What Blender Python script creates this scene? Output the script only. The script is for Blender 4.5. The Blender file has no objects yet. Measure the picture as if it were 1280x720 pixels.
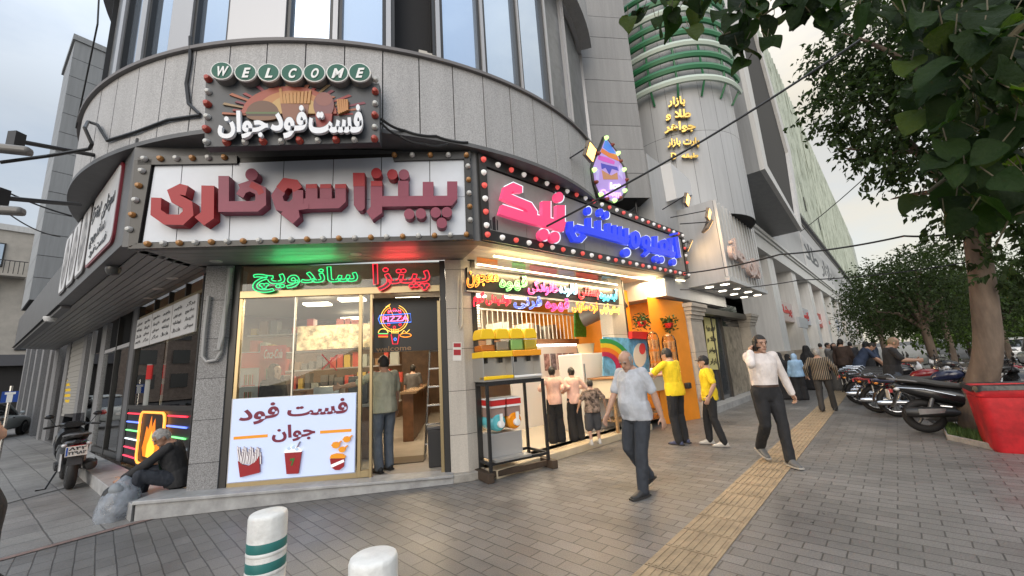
import bpy, math, random
import numpy as np
from mathutils import Vector, Matrix, Euler, noise
R = math.radians
random.seed(7)
sc = bpy.context.scene
col = sc.collection
# ------------------------------------------------------------------ camera
CF, PITCH, ROLL, CH = 490.0, R(11.24), R(3.72), 1.55
fwd = Vector((0, math.cos(PITCH), math.sin(PITCH)))
up0 = Vector((0, -math.sin(PITCH), math.cos(PITCH)))
CR = Vector((1, 0, 0)) * math.cos(ROLL) - up0 * math.sin(ROLL)
CU = Vector((1, 0, 0)) * math.sin(ROLL) + up0 * math.cos(ROLL)
CC = Vector((0, 0, CH))
cam = bpy.data.cameras.new('camera')
cam.sensor_width = 36
cam.lens = CF / 1280 * 36
cam.clip_end = 2000
cam.clip_start = 0.02
camo = bpy.data.objects.new('camera', cam)
col.objects.link(camo)
mw = Matrix((CR, CU, -fwd)).transposed().to_4x4()
mw.translation = CC
camo.matrix_world = mw
sc.camera = camo
# ------------------------------------------------------------------ sky, sun, exposure
SUN_EL, SUN_AZ = R(24), R(200)          # azimuth measured from +Y towards +X
w = bpy.data.worlds.new('World')
sc.world = w
w.use_nodes = True
nt = w.node_tree
bg = nt.nodes['Background']
sky = nt.nodes.new('ShaderNodeTexSky')
sky.sky_type = 'NISHITA'
sky.sun_disc = False
sky.sun_elevation = SUN_EL
sky.sun_rotation = SUN_AZ
sky.air_density = 1.0
sky.dust_density = 2.0
tc = nt.nodes.new('ShaderNodeTexCoord')
mp = nt.nodes.new('ShaderNodeMapping')
mp.inputs['Scale'].default_value = (1.6, 1.6, 3.4)
nz = nt.nodes.new('ShaderNodeTexNoise')
nz.inputs['Scale'].default_value = 1.7
nz.inputs['Detail'].default_value = 7
nz.inputs['Roughness'].default_value = 0.55
rp = nt.nodes.new('ShaderNodeValToRGB')
rp.color_ramp.elements[0].position = 0.40
rp.color_ramp.elements[0].color = (0.62, 0.62, 0.62, 1)
rp.color_ramp.elements[1].position = 0.62
rp.color_ramp.elements[1].color = (0.9, 0.9, 0.9, 1)
mx = nt.nodes.new('ShaderNodeMix')
mx.data_type = 'RGBA'
L = nt.links.new
L(tc.outputs['Generated'], mp.inputs['Vector'])
L(mp.outputs['Vector'], nz.inputs['Vector'])
L(nz.outputs['Fac'], rp.inputs['Fac'])
L(rp.outputs['Color'], mx.inputs[0])
L(sky.outputs['Color'], mx.inputs[6])
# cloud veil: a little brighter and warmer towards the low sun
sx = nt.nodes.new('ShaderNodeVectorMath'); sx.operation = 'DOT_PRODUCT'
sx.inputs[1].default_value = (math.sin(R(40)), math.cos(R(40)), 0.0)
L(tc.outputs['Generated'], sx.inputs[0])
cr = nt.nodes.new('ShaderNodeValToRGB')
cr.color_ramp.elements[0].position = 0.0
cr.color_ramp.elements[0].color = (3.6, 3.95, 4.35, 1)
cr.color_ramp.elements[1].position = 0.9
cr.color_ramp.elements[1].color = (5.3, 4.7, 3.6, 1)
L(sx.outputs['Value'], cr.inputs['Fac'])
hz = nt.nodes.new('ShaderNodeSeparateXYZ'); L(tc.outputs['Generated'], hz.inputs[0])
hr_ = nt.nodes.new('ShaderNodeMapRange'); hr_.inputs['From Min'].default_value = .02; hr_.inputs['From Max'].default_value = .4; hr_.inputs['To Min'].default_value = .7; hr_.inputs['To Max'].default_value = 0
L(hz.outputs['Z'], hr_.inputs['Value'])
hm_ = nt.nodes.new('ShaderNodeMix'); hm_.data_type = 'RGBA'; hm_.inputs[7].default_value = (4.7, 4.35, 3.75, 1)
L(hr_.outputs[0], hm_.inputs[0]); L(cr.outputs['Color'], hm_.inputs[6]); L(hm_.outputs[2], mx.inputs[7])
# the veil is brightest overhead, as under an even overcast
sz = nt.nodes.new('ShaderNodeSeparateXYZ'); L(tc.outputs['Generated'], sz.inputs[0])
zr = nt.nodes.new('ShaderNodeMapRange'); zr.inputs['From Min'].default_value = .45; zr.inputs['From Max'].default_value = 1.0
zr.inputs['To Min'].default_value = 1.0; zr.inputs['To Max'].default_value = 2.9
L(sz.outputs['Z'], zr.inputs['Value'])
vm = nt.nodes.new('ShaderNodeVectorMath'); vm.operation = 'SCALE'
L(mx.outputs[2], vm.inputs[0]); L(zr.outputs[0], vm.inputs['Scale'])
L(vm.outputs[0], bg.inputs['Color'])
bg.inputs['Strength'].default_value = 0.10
sl = bpy.data.lights.new('sun', 'SUN')
sl.energy = 0.8
sl.angle = R(50)
sl.color = (1, 0.93, 0.84)
so = bpy.data.objects.new('sun', sl)
col.objects.link(so)
sd = Vector((math.sin(SUN_AZ) * math.cos(SUN_EL), math.cos(SUN_AZ) * math.cos(SUN_EL), math.sin(SUN_EL)))
so.rotation_euler = (-sd).to_track_quat('-Z', 'Y').to_euler()
so.location = (0, 0, 40)
sc.view_settings.view_transform = 'Standard'
sc.view_settings.look = 'None'
sc.view_settings.gamma = 1
sc.view_settings.exposure = 0.9
sc.render.engine = 'CYCLES'
sc.cycles.max_bounces = 6
sc.cycles.transparent_max_bounces = 24
sc.cycles.use_denoising = True
sc.cycles.sample_clamp_indirect = 4

# ------------------------------------------------------------------ pixels -> places
def ray(x, y):
    return fwd * CF + CR * (x - 640) - CU * (y - 360)
def gnd(x, y, z=0.0):
    d = ray(x, y)
    return CC + d * ((z - CH) / d.z)
def at_depth(x, y, dist):
    "point on the pixel's ray at a horizontal distance from the camera"
    d = ray(x, y)
    return CC + d * (dist / math.hypot(d.x, d.y))
class Fr:
    "a vertical facade plane: u along it, z up, o outwards (to the street)"
    def __init__(s, O, d):
        s.O = Vector((O[0], O[1], 0)); s.d = Vector((d[0], d[1], 0)).normalized()
        s.n = Vector((s.d.y, -s.d.x, 0))
        if s.n.dot(-s.O) < 0: s.n = -s.n
    def P(s, u, z, o=0.0):
        return s.O + s.d * u + s.n * o + Vector((0, 0, z))
    def W(s, x, y, o=0.0):
        d = ray(x, y)
        t = (s.O + s.n * o - CC).dot(s.n) / d.dot(s.n)
        return CC + d * t
    def uz(s, x, y, o=0.0):
        p = s.W(x, y, o)
        return ((p - s.O).dot(s.d), p.z)
    def shift(s, o):
        f = Fr(s.O, s.d); f.O = s.O + s.n * o; f.n = s.n.copy(); return f

# ------------------------------------------------------------------ materials
MATS = {}
def mat(name, c, rough=0.6, metal=0.0, var=0.0, vscale=6.0, bump=0.0, bscale=40.0, emit=0.0, ecol=None, spec=0.5, detail=4.0, c2=None, trans=0.0, coat=0.0, rvar=0.0, sub=0.0, stretch=None):
    if name in MATS: return MATS[name]
    m = bpy.data.materials.new(name); m.use_nodes = True
    n = m.node_tree; b = n.nodes['Principled BSDF']; K = n.links.new
    c = tuple(c[:3]) + (1,)
    b.inputs['Base Color'].default_value = c
    b.inputs['Roughness'].default_value = rough
    b.inputs['Metallic'].default_value = metal
    b.inputs['Specular IOR Level'].default_value = spec
    if coat: b.inputs['Coat Weight'].default_value = coat
    if trans: b.inputs['Transmission Weight'].default_value = trans
    if emit:
        e = tuple((ecol or c)[:3]) + (1,)
        b.inputs['Emission Color'].default_value = e
        b.inputs['Emission Strength'].default_value = emit
    if var or bump or rvar:
        t = n.nodes.new('ShaderNodeTexCoord'); vec = t.outputs['Object']
        if stretch:
            mm = n.nodes.new('ShaderNodeMapping'); mm.inputs['Scale'].default_value = stretch
            K(vec, mm.inputs['Vector']); vec = mm.outputs['Vector']
    if var or rvar:
        z = n.nodes.new('ShaderNodeTexNoise'); z.inputs['Scale'].default_value = vscale; z.inputs['Detail'].default_value = detail
        z.inputs['Roughness'].default_value = 0.65
        K(vec, z.inputs['Vector'])
        if var:
            r = n.nodes.new('ShaderNodeValToRGB')
            lo = tuple(max(0, q * (1 - var)) for q in c[:3]) + (1,)
            hi = (tuple(c2[:3]) + (1,)) if c2 else tuple(min(1, q * (1 + var)) for q in c[:3]) + (1,)
            r.color_ramp.elements[0].position = .34; r.color_ramp.elements[0].color = lo
            r.color_ramp.elements[1].position = .66; r.color_ramp.elements[1].color = hi
            K(z.outputs['Fac'], r.inputs['Fac']); K(r.outputs['Color'], b.inputs['Base Color'])
        if rvar:
            q = n.nodes.new('ShaderNodeMapRange'); q.inputs['From Min'].default_value = .3; q.inputs['From Max'].default_value = .7
            q.inputs['To Min'].default_value = max(.02, rough - rvar); q.inputs['To Max'].default_value = min(1, rough + rvar)
            K(z.outputs['Fac'], q.inputs['Value']); K(q.outputs['Result'], b.inputs['Roughness'])
    if bump:
        z2 = n.nodes.new('ShaderNodeTexNoise'); z2.inputs['Scale'].default_value = bscale; z2.inputs['Detail'].default_value = 3
        K(vec, z2.inputs['Vector'])
        bp = n.nodes.new('ShaderNodeBump'); bp.inputs['Strength'].default_value = bump; bp.inputs['Distance'].default_value = 0.02
        K(z2.outputs['Fac'], bp.inputs['Height']); K(bp.outputs['Normal'], b.inputs['Normal'])
    MATS[name] = m
    return m
def glow(name, c, s):
    if name in MATS: return MATS[name]
    m = bpy.data.materials.new(name); m.use_nodes = True
    b = m.node_tree.nodes['Principled BSDF']
    b.inputs['Base Color'].default_value = tuple(min(.8, q) for q in c[:3]) + (1,)
    b.inputs['Emission Color'].default_value = tuple(c[:3]) + (1,)
    b.inputs['Emission Strength'].default_value = s
    b.inputs['Roughness'].default_value = .4
    MATS[name] = m
    return m
def glassmat(name, tint=(.92, .95, .95), refl=1.0, rough=0.0, ior=1.5):
    if name in MATS: return MATS[name]
    m = bpy.data.materials.new(name); m.use_nodes = True
    n = m.node_tree; n.nodes.remove(n.nodes['Principled BSDF']); K = n.links.new
    out = n.nodes['Material Output']
    t = n.nodes.new('ShaderNodeBsdfTransparent'); t.inputs[0].default_value = tuple(tint) + (1,)
    g = n.nodes.new('ShaderNodeBsdfGlossy'); g.inputs['Roughness'].default_value = rough; g.inputs[0].default_value = (refl, refl, refl, 1)
    f = n.nodes.new('ShaderNodeFresnel'); f.inputs['IOR'].default_value = ior
    mxs = n.nodes.new('ShaderNodeMixShader')
    K(f.outputs[0], mxs.inputs[0]); K(t.outputs[0], mxs.inputs[1]); K(g.outputs[0], mxs.inputs[2]); K(mxs.outputs[0], out.inputs[0])
    MATS[name] = m
    return m

# ------------------------------------------------------------------ things and parts
XF = {}
def _name(n):
    return n
def thing(name, label, cat, loc=(0, 0, 0), rz=0.0, group=None, kind=None):
    o = bpy.data.objects.new(name, None); o.empty_display_size = .1
    col.objects.link(o); o.location = loc; o.rotation_euler = (0, 0, rz)
    tag(o, label, cat, group, kind)
    XF[o.name] = Matrix.Translation(Vector(loc)) @ Matrix.Rotation(rz, 4, 'Z')
    return o
def tag(o, label=None, cat=None, group=None, kind=None):
    if label: o['label'] = label
    if cat: o['category'] = cat
    if group: o['group'] = group
    if kind: o['kind'] = kind
    return o
class MB:
    def __init__(s): s.v = []; s.f = []; s.m = []; s.mats = []
    def mi(s, m):
        if m is None: return 0
        if m not in s.mats: s.mats.append(m)
        return s.mats.index(m)
    def add(s, vs, fs, m=None):
        k = len(s.v); i = s.mi(m)
        s.v += [tuple(p) for p in vs]
        s.f += [tuple(q + k for q in f) for f in fs]; s.m += [i] * len(fs)
        return s
    def box(s, c, d, rz=0.0, m=None, rot=None):
        h = Vector(d) / 2; M = rot if rot is not None else Matrix.Rotation(rz, 3, 'Z'); c = Vector(c)
        vs = [c + M @ Vector((x * h.x, y * h.y, z * h.z)) for x, y, z in ((-1,-1,-1),(1,-1,-1),(1,1,-1),(-1,1,-1),(-1,-1,1),(1,-1,1),(1,1,1),(-1,1,1))]
        return s.add(vs, [(0,3,2,1),(4,5,6,7),(0,1,5,4),(1,2,6,5),(2,3,7,6),(3,0,4,7)], m)
    def fbox(s, fr, u0, u1, z0, z1, o0, o1, m=None):
        return s.prism(fr, [(u0, z0), (u1, z0), (u1, z1), (u0, z1)], o0, o1, m)
    def prism(s, fr, uz, o0, o1, m=None):
        n = len(uz)
        a = sum(uz[i][0] * uz[(i + 1) % n][1] - uz[(i + 1) % n][0] * uz[i][1] for i in range(n))
        flip = (fr.d.cross(Vector((0, 0, 1)))).dot(fr.n) > 0
        if (a > 0) != flip: uz = uz[::-1]
        vs = [fr.P(u, z, o1) for u, z in uz] + [fr.P(u, z, o0) for u, z in uz]
        fs = [tuple(range(n)), tuple(range(2 * n - 1, n - 1, -1))] + [(i, i + n, (i + 1) % n + n, (i + 1) % n) for i in range(n)]
        return s.add(vs, fs, m)
    def pxprism(s, fr, px, o0, o1, m=None):
        return s.prism(fr, [fr.uz(x, y, o1) for x, y in px], o0, o1, m)
    def pts_prism(s, pts, dv, m=None):
        "polygon of 3D points pushed along dv"
        n = len(pts); dv = Vector(dv); pts = [Vector(p) for p in pts]
        return s.add(pts + [p + dv for p in pts], [tuple(range(n)), tuple(range(2 * n - 1, n - 1, -1))] + [(i, i + n, (i + 1) % n + n, (i + 1) % n) for i in range(n)], m)
    def zprism(s, xy, z0, z1, m=None):
        n = len(xy)
        a = sum(xy[i][0] * xy[(i + 1) % n][1] - xy[(i + 1) % n][0] * xy[i][1] for i in range(n))
        if a < 0: xy = xy[::-1]
        z0 = z0 if hasattr(z0, '__len__') else [z0] * n; z1 = z1 if hasattr(z1, '__len__') else [z1] * n
        vs = [(x, y, z1[i]) for i, (x, y) in enumerate(xy)] + [(x, y, z0[i]) for i, (x, y) in enumerate(xy)]
        fs = [tuple(range(n)), tuple(range(2 * n - 1, n - 1, -1))] + [(i, i + n, (i + 1) % n + n, (i + 1) % n) for i in range(n)]
        return s.add(vs, fs, m)
    def quad(s, a, b, c, d, m=None): return s.add([a, b, c, d], [(0, 1, 2, 3)], m)
    def tube(s, pts, r, n=8, closed=False, m=None, flat=None):
        pts = [Vector(p) for p in pts]; k = len(pts)
        rs = list(r) if hasattr(r, '__len__') else [r] * k
        vs = []; fs = []; prev = None
        for i, p in enumerate(pts):
            if closed: t = pts[(i + 1) % k] - pts[i - 1]
            else: t = pts[min(i + 1, k - 1)] - pts[max(i - 1, 0)]
            if t.length < 1e-9: t = Vector((0, 0, 1))
            t.normalize()
            if prev is None:
                a = Vector((0, 0, 1)) if abs(t.z) < .9 else Vector((1, 0, 0))
                x = t.cross(a).normalized()
            else:
                x = (prev - t * prev.dot(t))
                x = x.normalized() if x.length > 1e-6 else t.orthogonal().normalized()
            prev = x; y = t.cross(x)
            for j in range(n):
                an = 2 * math.pi * j / n
                vs.append(p + (x * math.cos(an) + y * math.sin(an) * (flat or 1)) * rs[i])
        for i in range(k if closed else k - 1):
            for j in range(n):
                a0 = i * n + j; a1 = i * n + (j + 1) % n; b0 = ((i + 1) % k) * n + j; b1 = ((i + 1) % k) * n + (j + 1) % n
                fs.append((a0, a1, b1, b0))
        if not closed:
            fs.append(tuple(range(n - 1, -1, -1))); fs.append(tuple(range((k - 1) * n, k * n)))
        return s.add(vs, fs, m)
    def lathe(s, prof, c=(0, 0, 0), n=24, m=None, axis='z', M=None):
        c = Vector(c); vs = []; fs = []; k = len(prof)
        for r, z in prof:
            for j in range(n):
                a = 2 * math.pi * j / n
                p = Vector((r * math.cos(a), r * math.sin(a), z))
                if axis == 'x': p = Vector((p.z, p.x, p.y))
                elif axis == 'y': p = Vector((p.y, p.z, p.x))
                if M is not None: p = M @ p
                vs.append(c + p)
        for i in range(k - 1):
            for j in range(n):
                fs.append((i * n + j, i * n + (j + 1) % n, (i + 1) * n + (j + 1) % n, (i + 1) * n + j))
        if prof[0][0] > 1e-6: fs.append(tuple(range(n - 1, -1, -1)))
        if prof[-1][0] > 1e-6: fs.append(tuple(range((k - 1) * n, k * n)))
        return s.add(vs, fs, m)
    def ell(s, c, r, M=None, n=14, k=9, m=None):
        r = (r, r, r) if not hasattr(r, '__len__') else r
        c = Vector(c); vs = [];
        for i in range(k + 1):
            t = math.pi * i / k
            for j in range(n):
                a = 2 * math.pi * j / n
                p = Vector((r[0] * math.sin(t) * math.cos(a), r[1] * math.sin(t) * math.sin(a), -r[2] * math.cos(t)))
                vs.append(c + (M @ p if M is not None else p))
        fs = [(i * n + j, i * n + (j + 1) % n, (i + 1) * n + (j + 1) % n, (i + 1) * n + j) for i in range(k) for j in range(n)]
        return s.add(vs, fs, m)
    def mesh(s, me, M=None, m=None, fn=None):
        vs = [v.co.copy() for v in me.vertices]
        if M is not None: vs = [M @ v for v in vs]
        if fn: vs = [fn(v) for v in vs]
        return s.add(vs, [tuple(p.vertices) for p in me.polygons], m)
    def build(s, name, m=None, parent=None, world=True, smooth=0.6, bevel=0.0):
        me = bpy.data.meshes.new(name)
        vs = s.v
        if parent is not None and world:
            I = XF.get(parent.name, Matrix()).inverted()
            vs = [I @ Vector(p) for p in vs]
        me.from_pydata([tuple(p) for p in vs], [], s.f)
        ms = s.mats or ([m] if not isinstance(m, (list, tuple)) else list(m))
        for q in ms: me.materials.append(q)
        if s.mats: me.polygons.foreach_set('material_index', s.m)
        me.validate()
        if smooth:
            me.polygons.foreach_set('use_smooth', [True] * len(me.polygons))
            me.set_sharp_from_angle(angle=smooth)
        o = bpy.data.objects.new(name, me); col.objects.link(o)
        if bevel:
            bm = o.modifiers.new('bevel', 'BEVEL'); bm.width = bevel; bm.segments = 2; bm.limit_method = 'ANGLE'
        if parent is not None:
            o.parent = parent
            XF[o.name] = XF.get(parent.name, Matrix())
        else:
            XF[o.name] = Matrix()
        return o
def kids(o): return [c for c in bpy.data.objects if c.parent is o]
def copy_tree(o, parent=None):
    c = o.copy(); col.objects.link(c)
    if parent is not None: c.parent = parent
    XF[c.name] = XF.get(parent.name, Matrix()) if parent is not None else Matrix()
    for ch in list(o.children): copy_tree(ch, c)
    return c
def place_copy(o, loc, rz, label=None, group=None):
    c = copy_tree(o); c.location = loc; c.rotation_euler = (0, 0, rz)
    XF[c.name] = Matrix.Translation(Vector(loc)) @ Matrix.Rotation(rz, 4, 'Z')
    if label: c['label'] = label
    if group: c['group'] = group
    return c

# ------------------------------------------------------------------ writing
AR = {'ا': (0xFE8D, 0xFE8E), 'آ': (0xFE81, 0xFE82), 'ب': (0xFE8F, 0xFE90, 0xFE91, 0xFE92), 'پ': (0xFB56, 0xFB57, 0xFB58, 0xFB59),
      'ت': (0xFE95, 0xFE96, 0xFE97, 0xFE98), 'ج': (0xFE9D, 0xFE9E, 0xFE9F, 0xFEA0), 'چ': (0xFB7A, 0xFB7B, 0xFB7C, 0xFB7D),
      'خ': (0xFEA5, 0xFEA6, 0xFEA7, 0xFEA8), 'د': (0xFEA9, 0xFEAA), 'ذ': (0xFEAB, 0xFEAC), 'ر': (0xFEAD, 0xFEAE), 'ز': (0xFEAF, 0xFEB0),
      'س': (0xFEB1, 0xFEB2, 0xFEB3, 0xFEB4), 'ش': (0xFEB5, 0xFEB6, 0xFEB7, 0xFEB8), 'ط': (0xFEC1, 0xFEC2, 0xFEC3, 0xFEC4),
      'ع': (0xFEC9, 0xFECA, 0xFECB, 0xFECC), 'ف': (0xFED1, 0xFED2, 0xFED3, 0xFED4), 'ق': (0xFED5, 0xFED6, 0xFED7, 0xFED8),
      'ک': (0xFB8E, 0xFB8F, 0xFB90, 0xFB91), 'گ': (0xFB92, 0xFB93, 0xFB94, 0xFB95), 'ل': (0xFEDD, 0xFEDE, 0xFEDF, 0xFEE0),
      'م': (0xFEE1, 0xFEE2, 0xFEE3, 0xFEE4), 'ن': (0xFEE5, 0xFEE6, 0xFEE7, 0xFEE8), 'و': (0xFEED, 0xFEEE), 'ه': (0xFEE9, 0xFEEA, 0xFEEB, 0xFEEC),
      'ی': (0xFBFC, 0xFBFD, 0xFBFE, 0xFBFF), 'ح': (0xFEA1, 0xFEA2, 0xFEA3, 0xFEA4), 'غ': (0xFECD, 0xFECE, 0xFECF, 0xFED0)}
def shape_ar(s):
    out = []
    for i, c in enumerate(s):
        if c not in AR: out.append(c); continue
        f = AR[c]; prev = i > 0 and s[i - 1] in AR and len(AR[s[i - 1]]) == 4; nxt = i + 1 < len(s) and s[i + 1] in AR
        if len(f) == 4: k = (3 if nxt else 1) if prev else (2 if nxt else 0)
        else: k = 1 if prev else 0
        out.append(chr(f[k]))
    r = ''.join(out).replace(chr(0xFEDF) + chr(0xFE8E), chr(0xFEFB)).replace(chr(0xFEE0) + chr(0xFE8E), chr(0xFEFC))
    return r[::-1]
OUTL = {}
from mathutils.geometry import tessellate_polygon
def outlines(s, bold=0.0, shear=0.0, res=3):
    "closed outlines of the words: list of (outer, holes), x and y scaled to 0..1"
    if any(c in AR for c in s): s = shape_ar(s)
    key = (s, bold, shear, res)
    if key in OUTL: return OUTL[key]
    c = bpy.data.curves.new('writing', 'FONT'); c.body = s; c.size = 1; c.shear = shear
    o = bpy.data.objects.new('writing', c); col.objects.link(o)
    dg = bpy.context.evaluated_depsgraph_get()
    cu = o.evaluated_get(dg).to_curve(dg); polys = []
    for sp in cu.splines:
        bp = sp.bezier_points; n = len(bp); P = []
        for i in range(n):
            p, q = bp[i], bp[(i + 1) % n]
            a0, a1, a2, a3 = p.co, p.handle_right, q.handle_left, q.co
            straight = ((a1 - a0).cross(a3 - a0)).length < 1e-5 and ((a2 - a0).cross(a3 - a0)).length < 1e-5
            for k in range(1 if straight else res):
                t = k / res; P.append((a0 * (1 - t) ** 3 + a1 * 3 * t * (1 - t) ** 2 + a2 * 3 * t * t * (1 - t) + a3 * t ** 3).to_2d())
        Q = [p for i, p in enumerate(P) if (p - P[i - 1]).length > 1e-4]
        if len(Q) > 2: polys.append(Q)
    o.evaluated_get(dg).to_curve_clear(); bpy.data.objects.remove(o); bpy.data.curves.remove(c)
    def area2(P): return sum(P[i - 1].x * P[i].y - P[i].x * P[i - 1].y for i in range(len(P)))
    big = max(polys, key=lambda P: abs(area2(P))); sg = 1 if area2(big) > 0 else -1
    def grow(P):
        if not bold: return P
        out = []; n = len(P); w_ = bold * sg
        for i in range(n):
            a = (P[i] - P[i - 1]).normalized(); b_ = (P[(i + 1) % n] - P[i]).normalized(); t = a + b_
            t = t.normalized() if t.length > .2 else a
            nn = Vector((t.y, -t.x)); out.append(P[i] + nn * (w_ / max(.6, nn.dot(Vector((a.y, -a.x))))))
        return out
    A = [(P, area2(P) * sg) for P in polys]
    outs = [grow(P) for P, ar in A if ar > 0]; hol = [grow(P) for P, ar in A if ar < 0]
    hol = [h for h, (P0, a0) in zip(hol, [q for q in A if q[1] < 0]) if area2(h) * sg < 0]
    lo = Vector((min(p.x for P in outs for p in P), min(p.y for P in outs for p in P))); hi = Vector((max(p.x for P in outs for p in P), max(p.y for P in outs for p in P)))
    f = lambda P: [Vector(((p.x - lo.x) / (hi.x - lo.x), (p.y - lo.y) / (hi.y - lo.y))) for p in P]
    outs = [f(P) for P in outs]; hol = [f(P) for P in hol]; res_ = []
    for P in outs: res_.append((P, [h for h in hol if inside(h[0], P) and inside(h[len(h) // 2], P)]))
    OUTL[key] = res_
    return res_
def inside(p, P):
    c = False; n = len(P)
    for i in range(n):
        a, b = P[i - 1], P[i]
        if (a.y > p.y) != (b.y > p.y) and p.x < (b.x - a.x) * (p.y - a.y) / (b.y - a.y) + a.x: c = not c
    return c
def text_fn(mb, s, fn, m=None, depth=.1, bold=0.0, shear=0.0, neon=0.0, res=3):
    "fn maps (x, y, z): x, y in 0..1 and z in metres, to a place"
    gr = outlines(s, bold, shear, res)
    for k, (P, H) in enumerate(gr):
        if neon:
            for loop in [P] + H:
                free = [not any(inside(p, Q) and not any(inside(p, h) for h in HQ) for j, (Q, HQ) in enumerate(gr) if j != k) for p in loop]
                if all(free): mb.tube([fn(p.x, p.y, 0) for p in loop], neon, 5, closed=True, m=m); continue
                n = len(loop); st = next((i for i in range(n) if free[i] and not free[i - 1]), None)
                if st is None: continue
                run = []
                for i in range(st, st + n + 1):
                    if i < st + n and free[i % n]: run.append(loop[i % n])
                    else:
                        if len(run) > 1: mb.tube([fn(p.x, p.y, 0) for p in run], neon, 5, m=m)
                        run = []
            continue
        e = k * .0006
        loops = [P] + H; allp = [p for l_ in loops for p in l_]; n = len(allp)
        tris = tessellate_polygon([[Vector((p.x, p.y, 0)) for p in l_] for l_ in loops])
        vs = [fn(p.x, p.y, depth / 2 + e) for p in allp] + [fn(p.x, p.y, -depth / 2 + e) for p in allp]; fs = []
        for t in tris:
            a, b, c = (allp[i] for i in t)
            fs.append(tuple(t) if (b - a).cross(c - a) > 0 else tuple(reversed(t)))
        o_ = 0
        for l_ in loops:
            q = len(l_); fs += [(o_ + i, o_ + n + i, o_ + n + (i + 1) % q, o_ + (i + 1) % q) for i in range(q)]; o_ += q
        mb.add(vs, fs, m)
def text_quad(mb, s, q, nrm, m=None, **kw):
    "words fitted to the quad q = bottom-left, bottom-right, top-right, top-left (world points)"
    q = [Vector(p) for p in q]; nrm = Vector(nrm)
    def fn(x, y, z):
        a = q[0].lerp(q[1], x); b = q[3].lerp(q[2], x)
        return a.lerp(b, y) + nrm * z
    text_fn(mb, s, fn, m, **kw)
    return mb
def text_px(mb, fr, s, px, o, m=None, **kw):
    "words fitted to four pixels (bl, br, tr, tl) on a facade frame at offset o"
    return text_quad(mb, s, [fr.W(x, y, o) for x, y in px], fr.n, m, **kw)
def stroke(mb, fr, pts, w, o0, o1, m=None, closed=False, px=True):
    "a flat-ended stroke of constant width along pixel points, as thick board letters are cut"
    P = [Vector((p[0], p[1])) for p in pts]; k = len(P); Lf = []; Rt = []
    for i in range(k):
        if closed: a = (P[i] - P[i - 1]).normalized(); b = (P[(i + 1) % k] - P[i]).normalized()
        else:
            a = (P[i] - P[i - 1]).normalized() if i > 0 else (P[1] - P[0]).normalized()
            b = (P[i + 1] - P[i]).normalized() if i < k - 1 else a
        t = (a + b); t = t.normalized() if t.length > 1e-6 else a
        nn = Vector((-t.y, t.x)); c = max(.5, nn.dot(Vector((-a.y, a.x))))
        Lf.append(P[i] + nn * (w / 2 / c)); Rt.append(P[i] - nn * (w / 2 / c))
    f = (lambda q, o: fr.W(q.x, q.y, o)) if px else (lambda q, o: fr.P(q.x, q.y, o))
    off = fr.n * (o0 - o1)
    n = k if closed else k - 1
    if closed:
        A = [f(q, o1) for q in Lf]; B = [f(q, o1) for q in Rt]
        vs = A + B + [p + off for p in A] + [p + off for p in B]; fs = []
        for i in range(k):
            j = (i + 1) % k
            fs += [(i, j, k + j, k + i), (2*k+i, 3*k+i, 3*k+j, 2*k+j), (i, 2*k+i, 2*k+j, j), (k+i, k+j, 3*k+j, 3*k+i)]
        mb.add(vs, fs, m)
    else:
        A = [f(q, o1) for q in Lf] ; B = [f(q, o1) for q in Rt]
        vs = A + B + [p + off for p in A] + [p + off for p in B]; fs = []
        for i in range(k - 1):
            j = i + 1
            fs += [(i, j, k + j, k + i), (2*k+i, 3*k+i, 3*k+j, 2*k+j), (i, 2*k+i, 2*k+j, j), (k+i, k+j, 3*k+j, 3*k+i)]
        fs += [(0, k, 3*k, 2*k), (k-1, 3*k-1, 4*k-1, 2*k-1)]
        mb.add(vs, fs, m)
def pdot(mb, fr, x, y, rx, ry, o0, o1, m=None, n=20):
    mb.pxprism(fr, [(x + rx * math.cos(2*math.pi*i/n), y + ry * math.sin(2*math.pi*i/n)) for i in range(n)], o0, o1, m)
# ------------------------------------------------------------------ plan of the place
def V2(v): return (v.x, v.y)
_a, _b = gnd(285, 605, .25), gnd(558, 590, .12)
F = Fr(V2(_a), (_b.x - _a.x, _b.y - _a.y))                 # glass front of the food shop
FL_ = (_b - _a).to_2d().length                             # its length along F
M = Fr(V2(gnd(875, 523)), (.69, .724))                     # mall front
I = Fr((-.75, 6.05), (.725, .689))                         # recessed front of the juice shop
_d = ray(-58, 503)
Lf = Fr((-4.65, 5.85), (_d.x, _d.y))                       # side street front

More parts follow.
